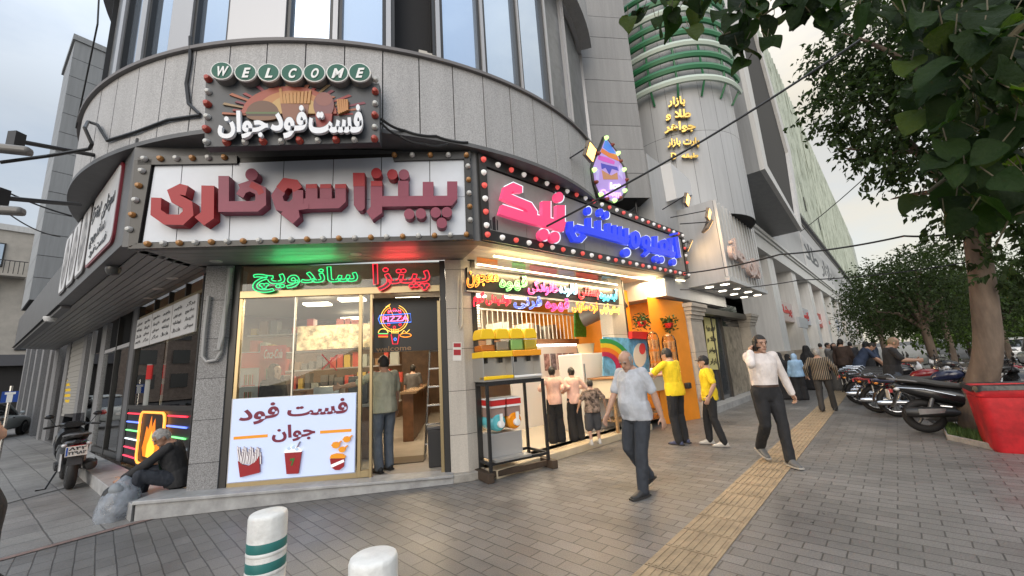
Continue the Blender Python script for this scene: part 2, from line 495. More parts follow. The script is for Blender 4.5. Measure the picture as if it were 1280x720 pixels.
def brick_mat(name, c1, c2, cm, bw, rh, ang, rough=.5, mort=.006, bump=.5, off=.5, squash=1.0, spots=.35, sheen=.2):
    m = bpy.data.materials.new(name); m.use_nodes = True
    n = m.node_tree; b = n.nodes['Principled BSDF']; K = n.links.new
    t = n.nodes.new('ShaderNodeTexCoord')
    mp = n.nodes.new('ShaderNodeMapping'); mp.inputs['Rotation'].default_value = (0, 0, -ang)
    K(t.outputs['Object'], mp.inputs['Vector'])
    # a little waviness so that the courses are not ruled lines
    wn = n.nodes.new('ShaderNodeTexNoise'); wn.inputs['Scale'].default_value = 3.0; K(mp.outputs['Vector'], wn.inputs['Vector'])
    ws = n.nodes.new('ShaderNodeVectorMath'); ws.operation = 'MULTIPLY_ADD'; ws.inputs[1].default_value = (.016, .016, 0); 
    K(wn.outputs['Color'], ws.inputs[0]); K(mp.outputs['Vector'], ws.inputs[2])
    br = n.nodes.new('ShaderNodeTexBrick'); br.offset = off; br.squash = squash
    br.inputs['Scale'].default_value = 1; br.inputs['Brick Width'].default_value = bw; br.inputs['Row Height'].default_value = rh
    br.inputs['Mortar Size'].default_value = mort; br.inputs['Mortar Smooth'].default_value = .25; br.inputs['Bias'].default_value = 0
    br.inputs['Color1'].default_value = (*c1, 1); br.inputs['Color2'].default_value = (*c2, 1); br.inputs['Mortar'].default_value = (*cm, 1)
    K(ws.outputs[0], br.inputs['Vector'])
    s1 = n.nodes.new('ShaderNodeTexNoise'); s1.inputs['Scale'].default_value = .9; s1.inputs['Detail'].default_value = 6; s1.inputs['Roughness'].default_value = .7
    K(t.outputs['Object'], s1.inputs['Vector'])
    r1 = n.nodes.new('ShaderNodeMapRange'); r1.inputs['From Min'].default_value = .3; r1.inputs['From Max'].default_value = .7
    r1.inputs['To Min'].default_value = 1 - spots; r1.inputs['To Max'].default_value = 1 + spots * .6; K(s1.outputs['Fac'], r1.inputs['Value'])
    g = n.nodes.new('ShaderNodeTexNoise'); g.inputs['Scale'].default_value = 90; g.inputs['Detail'].default_value = 3; K(t.outputs['Object'], g.inputs['Vector'])
    r2 = n.nodes.new('ShaderNodeMapRange'); r2.inputs['From Min'].default_value = .3; r2.inputs['From Max'].default_value = .7
    r2.inputs['To Min'].default_value = .75; r2.inputs['To Max'].default_value = 1.25; K(g.outputs['Fac'], r2.inputs['Value'])
    mu = n.nodes.new('ShaderNodeMath'); mu.operation = 'MULTIPLY'; K(r1.outputs[0], mu.inputs[0]); K(r2.outputs[0], mu.inputs[1])
    # scattered dark chewing-gum and oil spots
    vo = n.nodes.new('ShaderNodeTexVoronoi'); vo.inputs['Scale'].default_value = 2.3; vo.inputs['Randomness'].default_value = 1; K(t.outputs['Object'], vo.inputs['Vector'])
    r3 = n.nodes.new('ShaderNodeMapRange'); r3.inputs['From Min'].default_value = .03; r3.inputs['From Max'].default_value = .075
    r3.inputs['To Min'].default_value = .62; r3.inputs['To Max'].default_value = 1; K(vo.outputs['Distance'], r3.inputs['Value'])
    mu2 = n.nodes.new('ShaderNodeMath'); mu2.operation = 'MULTIPLY'; K(mu.outputs[0], mu2.inputs[0]); K(r3.outputs[0], mu2.inputs[1])
    mc = n.nodes.new('ShaderNodeVectorMath'); mc.operation = 'SCALE'; K(br.outputs['Color'], mc.inputs[0]); K(mu2.outputs[0], mc.inputs['Scale'])
    K(mc.outputs[0], b.inputs['Base Color'])
    rr = n.nodes.new('ShaderNodeMapRange'); rr.inputs['From Min'].default_value = .3; rr.inputs['From Max'].default_value = .7
    rr.inputs['To Min'].default_value = rough - sheen; rr.inputs['To Max'].default_value = rough + .12; K(s1.outputs['Fac'], rr.inputs['Value'])
    K(rr.outputs[0], b.inputs['Roughness'])
    hm = n.nodes.new('ShaderNodeMath'); hm.operation = 'MULTIPLY_ADD'; hm.inputs[1].default_value = -1; K(br.outputs['Fac'], hm.inputs[0])
    gm = n.nodes.new('ShaderNodeMath'); gm.operation = 'MULTIPLY'; gm.inputs[1].default_value = .22; K(g.outputs['Fac'], gm.inputs[0]); K(gm.outputs[0], hm.inputs[2])
    bp = n.nodes.new('ShaderNodeBump'); bp.inputs['Strength'].default_value = bump; bp.inputs['Distance'].default_value = .012
    K(hm.outputs[0], bp.inputs['Height']); K(bp.outputs['Normal'], b.inputs['Normal'])
    return m

asphalt = mat('asphalt', (.05, .05, .052), .8, var=.35, vscale=3, bump=.3, bscale=120)
pave_m = brick_mat('pavers', (.128, .123, .119), (.168, .162, .157), (.055, .053, .052), .275, .1375, math.atan2(-.69, .724), rough=.47)
tile_m = brick_mat('tiles', (.21, .2, .19), (.25, .24, .225), (.1, .095, .09), .4, .4, math.atan2(_d.y, _d.x), rough=.55, off=0.0, mort=.008, spots=.3)
kerb_m = mat('kerb_stone', (.28, .27, .26), .8, var=.2, vscale=8, bump=.3)
redl_m = mat('border_brick', (.19, .13, .115), .7, var=.25, vscale=12)

def sheet(name, pts, z, m, kind='structure'):
    b = MB(); b.add([(p[0], p[1], z) for p in pts], [tuple(range(len(pts)))])
    me_o = b.build(name, m, smooth=0)
    if me_o.data.polygons[0].normal.z < 0: me_o.data.flip_normals()
    return tag(me_o, kind=kind)
sheet('ground', [(-400, -200), (600, -200), (600, 700), (-400, 700)], -.125, asphalt)
KO = 6.6                                                    # kerb line of the main street
pav = [V2(M.P(170, 0, KO)), V2(M.P(170, 0, -6)), V2(M.P(0, 0, -8)), V2(Lf.P(90, 0, -4)), V2(Lf.P(90, 0, 3.0)), V2(Lf.P(-1.5, 0, 3.6)), (-5.2, -1.0), (-2.5, -3.2), V2(M.P(-14, 0, KO))]
b = MB(); b.zprism(pav, -.2, 0.0)
tag(b.build('pavement', pave_m, smooth=0), kind='structure')
# kerb stones along the street
b = MB()
for i in range(60):
    b.fbox(M, -14 + i * 1.0, -13.012 + i * 1.0, -.2, .012, KO + .002, KO + .15)
tag(b.build('kerb', kerb_m), kind='structure')
# side-street tiles and their border
e0, e1 = gnd(20, 695), gnd(222, 640)
dr = (e1 - e0).to_2d().normalized()
pL = [V2(e1), V2(e1 + Vector((dr.x, dr.y, 0)) * 1.1), V2(Lf.P(0.2, 0, 0)), V2(Lf.P(60, 0, 0)), V2(Lf.P(60, 0, 2.6)), V2(e0 - Vector((dr.x, dr.y, 0)) * 1.2)]
sheet('side_pavement', pL, .004, tile_m)
b = MB(); n2 = Vector((-dr.y, dr.x, 0)) * .1
A0 = e0 - Vector((dr.x, dr.y, 0)) * 1.2; A1 = e1 + Vector((dr.x, dr.y, 0)) * .2
b.add([A0 - n2 * .5 + Vector((0, 0, .008)), A1 - n2 * .5 + Vector((0, 0, .008)), A1 + n2 * .5 + Vector((0, 0, .008)), A0 + n2 * .5 + Vector((0, 0, .008))], [(0, 1, 2, 3)])
tag(b.build('border_strip', redl_m, smooth=0), kind='structure')
# long drain joint in the side pavement
b = MB(); j0, j1 = gnd(20, 627), gnd(120, 600)
jd = (j1 - j0).normalized(); jn = Vector((-jd.y, jd.x, 0)) * .03
for sgn in (1,):
    a, c = j0 - jd * .6, j1 + jd * .2
    b.add([a - jn + Vector((0, 0, .009)), c - jn + Vector((0, 0, .009)), c + jn + Vector((0, 0, .009)), a + jn + Vector((0, 0, .009))], [(0, 1, 2, 3)])
tag(b.build('drain_strip', mat('drain', (.06, .058, .055), .7), smooth=0), kind='structure')
# tactile paving: grooved yellow tiles, 0.4 m, one sheet of raised bars
tact = mat('tactile_concrete', (.29, .22, .14), .7, var=.22, vscale=5, bump=.25, bscale=60)
s0, s1 = gnd(790, 720), gnd(1020, 515)
T = Fr(V2(s0), (.681, .732))
T.n = Vector((T.d.y, -T.d.x, 0))
b = MB()
u = -3.4
while u < 60:
    b.fbox(T, u + .006, u + .394, -.05, .006, .0, .40)
    if u < 28:
        for k in range(7):
            o = .035 + k * .055
            b.fbox(T, u + .02, u + .38, .0062, .0118, o - .014, o + .014)
    u += .4
b.fbox(T, -3.4, 60, -.05, .010, .405, .425)
tag(b.build('tactile_path', tact, smooth=0), kind='structure')

# ------------------------------------------------------------------ corner building
def weathered(name, c, rough=.6, panel=.08, streak=.25, speck=0.0):
    "stone or panel: every slab its own tone, rain streaks running down, fine speckle"
    m = mat(name, c, rough); n = m.node_tree; b = n.nodes['Principled BSDF']; K = n.links.new
    g = n.nodes.new('ShaderNodeNewGeometry'); t = n.nodes.new('ShaderNodeTexCoord')
    r = n.nodes.new('ShaderNodeMapRange'); r.inputs['To Min'].default_value = 1 - panel; r.inputs['To Max'].default_value = 1 + panel; K(g.outputs['Random Per Island'], r.inputs['Value'])
    mp = n.nodes.new('ShaderNodeMapping'); mp.inputs['Scale'].default_value = (5, 5, .35); K(t.outputs['Object'], mp.inputs['Vector'])
    z = n.nodes.new('ShaderNodeTexNoise'); z.inputs['Scale'].default_value = 1.3; z.inputs['Detail'].default_value = 9; z.inputs['Roughness'].default_value = .7; K(mp.outputs[0], z.inputs['Vector'])
    r2 = n.nodes.new('ShaderNodeMapRange'); r2.inputs['From Min'].default_value = .32; r2.inputs['From Max'].default_value = .6; r2.inputs['To Min'].default_value = 1 - streak * 1.6; r2.inputs['To Max'].default_value = 1.0 + streak * .2; K(z.outputs['Fac'], r2.inputs['Value'])
    mu = n.nodes.new('ShaderNodeMath'); mu.operation = 'MULTIPLY'; K(r.outputs[0], mu.inputs[0]); K(r2.outputs[0], mu.inputs[1]); last = mu.outputs[0]
    if speck:
        q = n.nodes.new('ShaderNodeTexNoise'); q.inputs['Scale'].default_value = 70; q.inputs['Detail'].default_value = 3; K(t.outputs['Object'], q.inputs['Vector'])
        r3 = n.nodes.new('ShaderNodeMapRange'); r3.inputs['From Min'].default_value = .35; r3.inputs['From Max'].default_value = .65; r3.inputs['To Min'].default_value = 1 - speck; r3.inputs['To Max'].default_value = 1 + speck; K(q.outputs['Fac'], r3.inputs['Value'])
        m2 = n.nodes.new('ShaderNodeMath'); m2.operation = 'MULTIPLY'; K(last, m2.inputs[0]); K(r3.outputs[0], m2.inputs[1]); last = m2.outputs[0]
    v = n.nodes.new('ShaderNodeVectorMath'); v.operation = 'SCALE'; v.inputs[0].default_value = c; K(last, v.inputs['Scale']); K(v.outputs[0], b.inputs['Base Color'])
    return m
granite = weathered('granite', (.39, .385, .385), .6, .06, .08, .2)
granite_d = weathered('granite_pillar', (.21, .21, .215), .5, .08, .1, .35)
stone_l = weathered('pale_stone', (.42, .385, .34), .55, .08, .1, .08)
stone_g = weathered('grey_stone', (.29, .285, .28), .65, .07, .1, .06)
gap_m = mat('dark_joint', (.03, .03, .032), .8)
fasc_m = mat('fascia_paint', (.11, .11, .112), .5, var=.1, vscale=4)
soff_m = mat('soffit_panel', (.2, .195, .19), .4, var=.1, vscale=2)
dark_m = mat('dark_steel', (.02, .02, .022), .35)
frame_m = mat('black_frame', (.025, .024, .023), .35)
gold_m = mat('gold_anodised', (.42, .33, .19), .3, metal=.85)
steel_m = mat('steel', (.6, .6, .6), .25, metal=1.0)
alu_m = mat('window_aluminium', (.42, .42, .43), .4, metal=.35)
white_m = mat('white_paint', (.78, .78, .77), .45)
win_m = mat('window_mirror_glass', (.48, .56, .66), .03, metal=.85, bump=.015, bscale=1.2)
glass_m = glassmat('shop_glass', (.9, .93, .92), ior=1.42)
marble_m = mat('step_marble', (.32, .32, .32), .5, var=.22, vscale=5, detail=8)

B = thing('corner_building', 'grey corner building with a curved granite balcony band over two lit food shops', 'building', V2(F.P(1.5, 0)) + (0,))
DC, DR = Vector((-3.2, 10.0)), 5.66
DZ0, DZ1 = 4.66, 5.86
def drum(an, r, z): return Vector((DC.x + r * math.sin(an), DC.y - r * math.cos(an), z))
def arc_wall(mb, a0, a1, r0, r1, z0, z1, n, m=None):
    vs = []; fs = []
    for i in range(n + 1):
        a = a0 + (a1 - a0) * i / n
        vs += [drum(a, r0, z0), drum(a, r0, z1), drum(a, r1, z1), drum(a, r1, z0)]
    for i in range(n):
        k = i * 4; q = k + 4
        fs += [(k, q, q + 1, k + 1), (k + 1, q + 1, q + 2, k + 2), (k + 2, q + 2, q + 3, k + 3), (k + 3, q + 3, q, k)]
    fs += [(0, 1, 2, 3), (n * 4 + 3, n * 4 + 2, n * 4 + 1, n * 4)]
    mb.add(vs, fs, m)
AL, AR_ = R(-95), R(90)                                     # ends of the curve
F2 = Fr((2.15, 8.95), (F.d.x, F.d.y))                        # flat wall right of it
band = MB(); npan = 38; pa = (AR_ - AL) / npan
arc_wall(band, AL, AR_, DR - .3, DR - .03, DZ0 + .02, DZ1 - .02, 80, gap_m)
for i in range(npan):
    a0 = AL + pa * i
    arc_wall(band, a0 + .0013, a0 + pa - .0013, DR - .03, DR + random.uniform(-.002, .002), DZ0 + .01, DZ1, 3, granite)
band.build('granite_band', parent=B)
cap = MB()
arc_wall(cap, AL, AR_, DR - .25, DR + .05, DZ1 + .002, DZ1 + .05, 90)
cap.build('band_coping', mat('coping', (.16, .15, .15), .6), B)
rim = MB()
arc_wall(rim, AL, AR_, DR - .35, DR + .025, DZ0 - .05, DZ0 + .008, 90)
rim.build('band_rim', fasc_m, B)
so_ = MB()
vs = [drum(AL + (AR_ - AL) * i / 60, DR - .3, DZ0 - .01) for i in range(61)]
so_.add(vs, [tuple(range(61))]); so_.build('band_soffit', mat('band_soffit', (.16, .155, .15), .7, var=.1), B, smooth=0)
# upper storey windows, set back, each with its frame and mirror pane
WR, WZ0, WZ1 = DR - .16, DZ1 + .052, 9.2
wall_in = MB(); arc_wall(wall_in, AL, AR_, WR - .5, WR - .25, DZ1 - .3, WZ1, 60)
wall_in.build('inner_wall', mat('inner_dark', (.025, .025, .027), .9), B)
def arc_window(a0, a1, style='mirror'):
    fr_ = MB(); t = .045 / WR
    for s_ in (a0, a1 - t): arc_wall(fr_, s_, s_ + t, WR - .07, WR + .02, WZ0, WZ1, 1)
    for z in (WZ0, WZ1 - .06): arc_wall(fr_, a0 + t, a1 - t, WR - .07, WR + .015, z, z + .06, 3)
    o = fr_.build('window', frame_m if style != 'pale' else alu_m, B)
    if style != 'open':
        p = MB(); arc_wall(p, a0 + t, a1 - t, WR - .055, WR - .045, WZ0 + .06, WZ1 - .06, 1)
        p.build('pane', win_m if style == 'mirror' else mat('pale_panel', (.13, .135, .14), .4, var=.3, vscale=3), o)
def post(a0, a1):
    p = MB(); arc_wall(p, a0, a1, WR - .1, WR + .05, WZ0, WZ1, 1); p.build('window_post', alu_m, B)
def an_of(px, py=60):
    "drum angle where the pixel's ray meets the window cylinder"
    d = ray(px, py); dx, dy = d.x, d.y; l = math.hypot(dx, dy); dx /= l; dy /= l
    bq = -(DC.x * dx + DC.y * dy); cq = DC.x ** 2 + DC.y ** 2 - WR ** 2
    t = -bq - math.sqrt(max(0, bq * bq - cq))
    return math.atan2(dx * t - DC.x, -(dy * t - DC.y))
wins = [(128, 152, 'dark', 50), (157, 178, 'mirror', 45), (187, 218, 'mirror', 30), (245, 290, 'mirror', 20), (360, 417, 'mirror', 20), (424, 482, 'mirror', 20), (489, 543, 'open', 20),
        (549, 598, 'mirror', 25), (603, 645, 'mirror', 40), (648, 680, 'mirror', 50), (684, 706, 'pale', 70), (709, 733, 'pale', 90)]
prev = None
for x0, x1, st, y in wins:
    a0, a1 = an_of(x0, y), an_of(x1, y)
    arc_window(a0, a1, st)
    if prev is not None and a0 - prev > .002: post(prev + .001, a0 - .001)
    prev = a1
sb = MB()
for k in range(3):
    a = an_of(528 + k * 6, 40); q = drum(a, WR - .03, DZ1 + .12)
    sb.box(q + Vector((0, 0, .05 + .002 * k)), (.12, .1, .2 - .04 * k), rz=a)
sb.build('window_box', mat('cream_box', (.5, .47, .42), .6), B)
up = MB()
arc_wall(up, AL, an_of(736, 40), DR - .7, DR + .12, WZ1, WZ1 + 1.6, 60)
up.build('upper_slab', granite, B)
for i, (xa, xb) in enumerate([(292, 322), (325, 356)]):     # the shuttered bay left of centre
    arc_window(an_of(xa, 20), an_of(xb, 20), 'pale')
# flat stone wall to the right of the curve, hanging over the sign
fw = MB(); u0, u1 = -.6, F2.uz(812, 240)[0]; wz = F2.uz(800, 247)[1]
fw.fbox(F2, u0, u1, wz + .01, 17, -3.4, -.012, gap_m)
z = wz; row = 0
while z < 16.8:
    h = .66
    fw.fbox(F2, u0, u1 + .008, z, z + h - .012, -.012, .0015 * (row % 2), stone_g)
    z += h; row += 1
fw.build('stone_wall', parent=B)
br_ = MB()
br_.tube([F2.P(u1 - .3, wz, -.2), F2.P(u1 - .3, wz - .7, -.2)], .03); br_.tube([F2.P(u1 - .9, wz - .65, -.2), F2.P(u1 - .3, wz - .15, -.2)], .025)
br_.build('bracket', dark_m, B)

# ---- fascias and soffit
D = .95
FF = F.shift(D)
uA = FF.uz(160, 250)[0]; uB = FF.uz(597, 250)[0]
FZ0, FZ1 = 3.27, 4.62
cA, cB = FF.P(uA, 0), FF.P(uB, 0)
# right fascia runs from the corner to the mall, rising a little with the street
_r0 = gnd(851, 290, 4.83); 
FI = Fr(V2(cB), (.708, .706))
uI = FI.uz(853, 300)[0]
fz = lambda u: (3.27 + .0 * u, 4.52 + .0 * u)
fi_b1 = FI.uz(855, 347)[1]; fi_t1 = FI.uz(850, 290)[1]
FLs = Fr(V2(cA), (Lf.d.x, Lf.d.y))
fas = MB()
th = .18
fas.fbox(FF, uA, uB, FZ0, FZ1, -th, 0)
fas.prism(FI, [(0, FZ0), (uI, fi_b1), (uI, fi_t1), (0, FZ1)], -th, 0)
fas.fbox(FLs, 0, 5.2, FZ0 + .03, FZ1 + .12, -th, 0)
fas.fbox(FLs, 5.203, 16, FZ0 - .03, FZ0 + 1.05, -th, -.05)
fas.build('fascia', fasc_m, B)
top = MB()
zt = FZ1 - .03
top.add([FF.P(uA, zt, -.1), FF.P(uB, zt, -.1), FI.P(2.2, zt + .02, -.1), Vector((2.0, 9.6, zt)), Vector((-4, 10, zt)), FLs.P(5, zt, -.1)], [(0, 1, 2, 3, 4, 5)])
top.build('canopy_roof', gap_m, B, smooth=0)
# soffit with linear strips (grooves are real gaps between strips)
sf = MB()
gl0, gl1 = F.P(-.75, 0), F.P(FL_ + .35, 0)
nst = 6
def strips(P0, P1, Q0, Q1, z, n, m, zz=None):
    for i in range(n):
        f0, f1 = i / n + .006, (i + 1) / n - .006
        a, b_, c, d = P0.lerp(Q0, f0), P1.lerp(Q1, f0), P1.lerp(Q1, f1), P0.lerp(Q0, f1)
        sf.pts_prism([a, b_, c, d], (0, 0, .02), m)
z3 = Vector((0, 0, FZ0 + .004))
strips(cA + z3 - FF.n * th, cB + z3 - FF.n * th, gl0 + z3, gl1 + z3, 0, 5, soff_m)
lA, lB = FLs.P(16, 0, -th), FLs.P(0, 0, -th)
strips(lA + z3, lB + z3, Lf.P(16, 0, 0) + z3, Lf.P(-.1, 0, 0) + z3, 0, 9, soff_m)
zi0 = Vector((0, 0, FZ0 + .004)); zi1 = Vector((0, 0, fi_b1 + .004))
strips(FI.P(.1, 0, -th) + zi0, FI.P(uI, 0, -th) + zi1, I.P(-.05, 0, 0) + zi0, I.P(6.6, 0, 0) + zi1, 0, 5, mat('white_soffit', (.62, .58, .52), .4, var=.06))
sf.build('soffit', parent=B)
sb = MB(); sb.add([cA + z3 * 1.0 + Vector((0, 0, .03)), cB + z3 + Vector((0, 0, .03)), FI.P(uI, fi_b1 + .04, 0), I.P(6.8, fi_b1 + .04, 0), I.P(0, FZ0 + .03, 0), Lf.P(0, FZ0 + .034, 0), Lf.P(16, FZ0 + .034, 0), FLs.P(16, FZ0 + .034, 0)], [(0, 1, 2, 3, 4, 5, 6, 7)])
sb.build('soffit_backing', gap_m, B, smooth=0)
for px, py in ((215, 348), (197, 361), (270, 327), (185, 373), (445, 318)):
    c = gnd(px, py, FZ0 + .0); dl = MB(); dl.lathe([(.0, -.006), (.05, -.006), (.075, -.004), (.08, .006)], c, 20); dl.build('downlight', mat('lamp_off', (.45, .43, .4), .4), B)

# ---- pillars, steps, glass
GT = 3.26
pil = MB()
pl0, pl1 = F.uz(240, 560)[0], F.uz(277, 560)[0]
def blocks(mb, poly, z0, z1, h, m, gm, inset=.006):
    "a stone-clad pillar: courses with real joints"
    cx = sum(p[0] for p in poly) / len(poly); cy = sum(p[1] for p in poly) / len(poly)
    def sc_(k): return [(cx + (p[0] - cx) * k, cy + (p[1] - cy) * k) for p in poly]
    mb.zprism(sc_(.975), z0, z1, gm)
    z = z0
    while z < z1 - .02:
        mb.zprism(poly, z + .003, min(z + h - .004, z1), m); z += h
polyL = [V2(F.P(pl0, 0, .04)), V2(F.P(pl1, 0, .04)), V2(F.P(pl1, 0, -.35)), V2(F.P(pl0 - .12, 0, -.42))]
blocks(pil, polyL, 0, GT, .55, granite_d, gap_m); pil.build('pillar', parent=B)
pil = MB(); qr0 = FL_ + .02
c1 = F.P(qr0 + .05, 0, .06); c2 = F.P(qr0 + .30, 0, .06); c3 = I.P(.14, 0, .0)
polyR = [V2(c1), V2(c2), V2(c3), V2(c3 - I.n * .35 ), V2(F.P(qr0 + .05, 0, -.4))]
blocks(pil, polyR, 0, GT, .62, stone_l, gap_m); pil.build('pillar', parent=B)
st = MB()
sA, sB_, = F.P(-.85, 0, .34), F.P(FL_ + .1, 0, .2)
st.zprism([V2(sA), V2(sB_), V2(F.P(FL_ + .1, 0, -.1)), V2(F.P(-.85, 0, -.1))], 0, [.19, .085, .085, .19])
st.zprism([V2(F.P(-.87, 0, .37)), V2(F.P(FL_ + .1, 0, .23)), V2(F.P(FL_ + .1, 0, -.1)), V2(F.P(-.87, 0, -.1))], [.192, .087, .087, .192], [.235, .12, .12, .235])
st.zprism([V2(F.P(-.872, 0, .36)), V2(F.P(-.872, 0, -.3)), V2(Lf.P(7, 0, .05)), V2(Lf.P(7, 0, .42))], 0, .2)
st.build('step', marble_m, B, bevel=.008)
st = MB()
st.zprism([V2(F.P(qr0 + .02, 0, .2)), V2(F.P(qr0 + .34, 0, .16)), V2(I.P(.2, 0, .12)), V2(I.P(.2, 0, -.1)), V2(F.P(qr0 + .02, 0, -.1))], 0, .11)
st.build('plinth', mat('plinth_stone', (.3, .28, .25), .6, var=.2, vscale=6), B, bevel=.008)
# shop front: black side posts, gold frames, glass
fr_ = MB()
zb = lambda u: .24 + (.12 - .24) * (u / FL_)
def fpost(u, w, z0, z1, m, o0=-.05, o1=.02): fr_.fbox(F, u, u + w, z0, z1, o0, o1, m)
fpost(-.14, .12, .2, GT, frame_m); fpost(-.018, .05, .2, 2.76, gold_m, -.05, .01)
fpost(FL_ - .07, .05, .1, 2.62, gold_m, -.05, .012); fpost(FL_ - .018, .085, .1, GT, frame_m, -.06, .03)
uD = F.uz(462, 480)[0]; uS = F.uz(452, 480)[0]
fpost(uS - .05, .05, .17, 2.76, gold_m, -.05, .014); fpost(uD, .04, .15, 2.76, gold_m, -.05, .016)
um = F.uz(366, 430)[0]; fpost(um, .025, .24, 2.76, mat('steel_mullion', (.5, .48, .42), .3, metal=.8), -.03, .008)
fr_.fbox(F, -.016, FL_ - .02, 2.765, 2.87, -.06, .02, gold_m)
fr_.prism(F, [(-.016, .19), (uD, .16), (uD, .25), (-.016, .3)], -.05, .012, gold_m)
fr_.build('shopfront_frame', parent=B, bevel=.004)
for a, c, nm in ((.03, um, 'pane'), (um + .025, uS - .05, 'pane'), (uS + .0, uD, 'pane')):
    g = MB(); g.fbox(F, a, c, .26, 2.764, -.012, -.006); g.build('glass_pane', glass_m, B)
g = MB(); g.fbox(F, .0, FL_ - .02, 2.872, GT, -.014, -.008); g.build('transom_glass', glass_m, B)
# conduits on the pillars
c = MB()
def pxs(fr, pts, o): return [fr.W(x, y, o) for x, y in pts]
c.tube(pxs(F, [(288, 335), (284, 375), (274, 436)], .1), .03)
c.tube(pxs(F, [(261, 370), (256, 410), (253, 445), (258, 452), (270, 450), (276, 440), (283, 375)], .085), .022)
c.tube(pxs(F, [(283, 368), (279, 420), (274, 437), (268, 438)], .12), .016)
c.build('conduit', mat('grey_pipe', (.33, .33, .33), .45), B)
c = MB()
c.tube(pxs(F, [(573, 345), (572, 405), (575, 412), (578, 405), (577, 352)], .085), .012)
c.build('conduit', mat('cream_pipe', (.5, .47, .4), .45), B)
# ------------------------------------------------------------------ shop interiors
tile_in = mat('glazed_floor', (.46, .42, .37), .12, var=.08, vscale=2)
cream = mat('cream_wall', (.6, .54, .44), .6)
brownw = mat('brown_wall', (.11, .065, .04), .5, var=.3, vscale=3)
orange_m = mat('orange_panel', (.75, .25, .012), .5, var=.06, vscale=3)
redsh = mat('red_enamel', (.5, .02, .02), .35)
yel_p = mat('yellow_plastic', (.85, .55, .01), .35)
wood_m = mat('wood', (.24, .11, .045), .55, var=.3, vscale=4, stretch=(1, 1, 8))
black_m = mat('black_plastic', (.018, .018, .02), .4)
inn = MB()
inn.add([F.P(-.1, .115, -.02), F.P(FL_ + .05, .115, -.02), F.P(FL_ + .4, .115, -9), Lf.P(4.2, .115, -7), Lf.P(4.2, .115, -.03), Lf.P(.05, .115, -.03)], [(0, 1, 2, 3, 4, 5)], tile_in)
inn.add([F.P(-.1, 3.25, -.02), F.P(FL_ + .05, 3.25, -.02), F.P(FL_ + .4, 3.25, -9), Lf.P(4.2, 3.25, -7), Lf.P(4.2, 3.25, -.03), Lf.P(.05, 3.25, -.03)], [(5, 4, 3, 2, 1, 0)], mat('shop_ceiling', (.16, .14, .12), .6))
inn.add([F.P(FL_ + .05, .11, -.1), F.P(FL_ + .4, .11, -9), F.P(FL_ + .4, 3.25, -9), F.P(FL_ + .05, 3.25, -.1)], [(0, 1, 2, 3)], mat('mirror_wall', (.05, .036, .026), .18))
inn.add([F.P(FL_ + .4, .11, -9), Lf.P(4.2, .11, -7), Lf.P(4.2, 3.25, -7), F.P(FL_ + .4, 3.25, -9)], [(0, 1, 2, 3)], brownw)
inn.add([Lf.P(4.2, .11, -7), Lf.P(4.2, .11, -.03), Lf.P(4.2, 3.25, -.03), Lf.P(4.2, 3.25, -7)], [(0, 1, 2, 3)], brownw)
inn.build('shop_interior', parent=B, smooth=0)
# ceiling lamps of the food shop: lit round panels with their own light
lamp_g = glow('warm_panel', (1, .86, .62), 4)
def area(name, loc, e, size, c=(1, .85, .65), rot=(0, 0, 0), sizey=None, parent=None):
    l = bpy.data.lights.new(name, 'AREA'); l.energy = e; l.size = size; l.color = c
    if sizey: l.shape = 'RECTANGLE'; l.size_y = sizey
    o = bpy.data.objects.new(name, l); col.objects.link(o); o.location = loc; o.rotation_euler = rot
    return o
for i, (u, o) in enumerate([(2.1, -2.4), (2.5, -3.6), (2.1, -5), (2.6, -6.6), (1.0, -2.2), (.2, -2.6), (1.2, -4.5), (.3, -5)]):
    p = F.P(u, 3.1, o); l = MB(); l.box(p, (.5, .28, .04), rz=math.atan2(F.d.y, F.d.x)); l.build('ceiling_lamp', lamp_g, B)
    area('ceiling_lamp_light', p - Vector((0, 0, .05)), 19, .5, (1, .78, .5))
# counter, back shelves and fridges inside
c = thing('serving_counter', 'brown wooden serving counter running back along the food shop', 'counter', V2(F.P(2.0, 0, -3.5)) + (.115,))
m_ = MB(); m_.prism(F, [(1.9, .12), (2.12, .12), (2.12, 1.1), (1.9, 1.1)], -8, -2.9); m_.build('body', mat('counter_front', (.16, .075, .035), .4, var=.3, vscale=4), c)
m_ = MB(); m_.prism(F, [(1.85, 1.102), (2.2, 1.102), (2.2, 1.15), (1.85, 1.15)], -8, -2.85); m_.build('counter_top', mat('counter_top', (.3, .2, .12), .25), c)
# shelves and clutter along the back of the food shop
shv = MB(); rs2 = random.Random(12)
for r_ in range(5):
    z = .9 + r_ * .42; shv.prism(F, [(-1.6, z), (1.75, z), (1.75, z + .03), (-1.6, z + .03)], -3.9, -3.55, mat('shelf_steel', (.35, .34, .33), .35, metal=.5))
    u = -1.55
    while u < 1.65:
        wv_ = rs2.uniform(.06, .2); h = rs2.uniform(.1, .34)
        shv.fbox(F, u, u + wv_, z + .032, z + .032 + h, -3.85, -3.6, mat('pack%d' % rs2.randrange(7), [(.4, .05, .03), (.45, .4, .3), (.1, .1, .1), (.45, .3, .05), (.2, .12, .06), (.3, .32, .3), (.06, .2, .1)][rs2.randrange(7)], .45)); u += wv_ + rs2.uniform(.01, .08)
shv.build('back_shelf', parent=B)
m_ = MB(); m_.fbox(F, -.5, 1.5, 2.2, 2.75, -3.5, -3.45, mat('menu_lit', (.5, .4, .25), .4, emit=.15, ecol=(1, .7, .35), var=.8, vscale=7)); m_.build('lit_menu', parent=B)
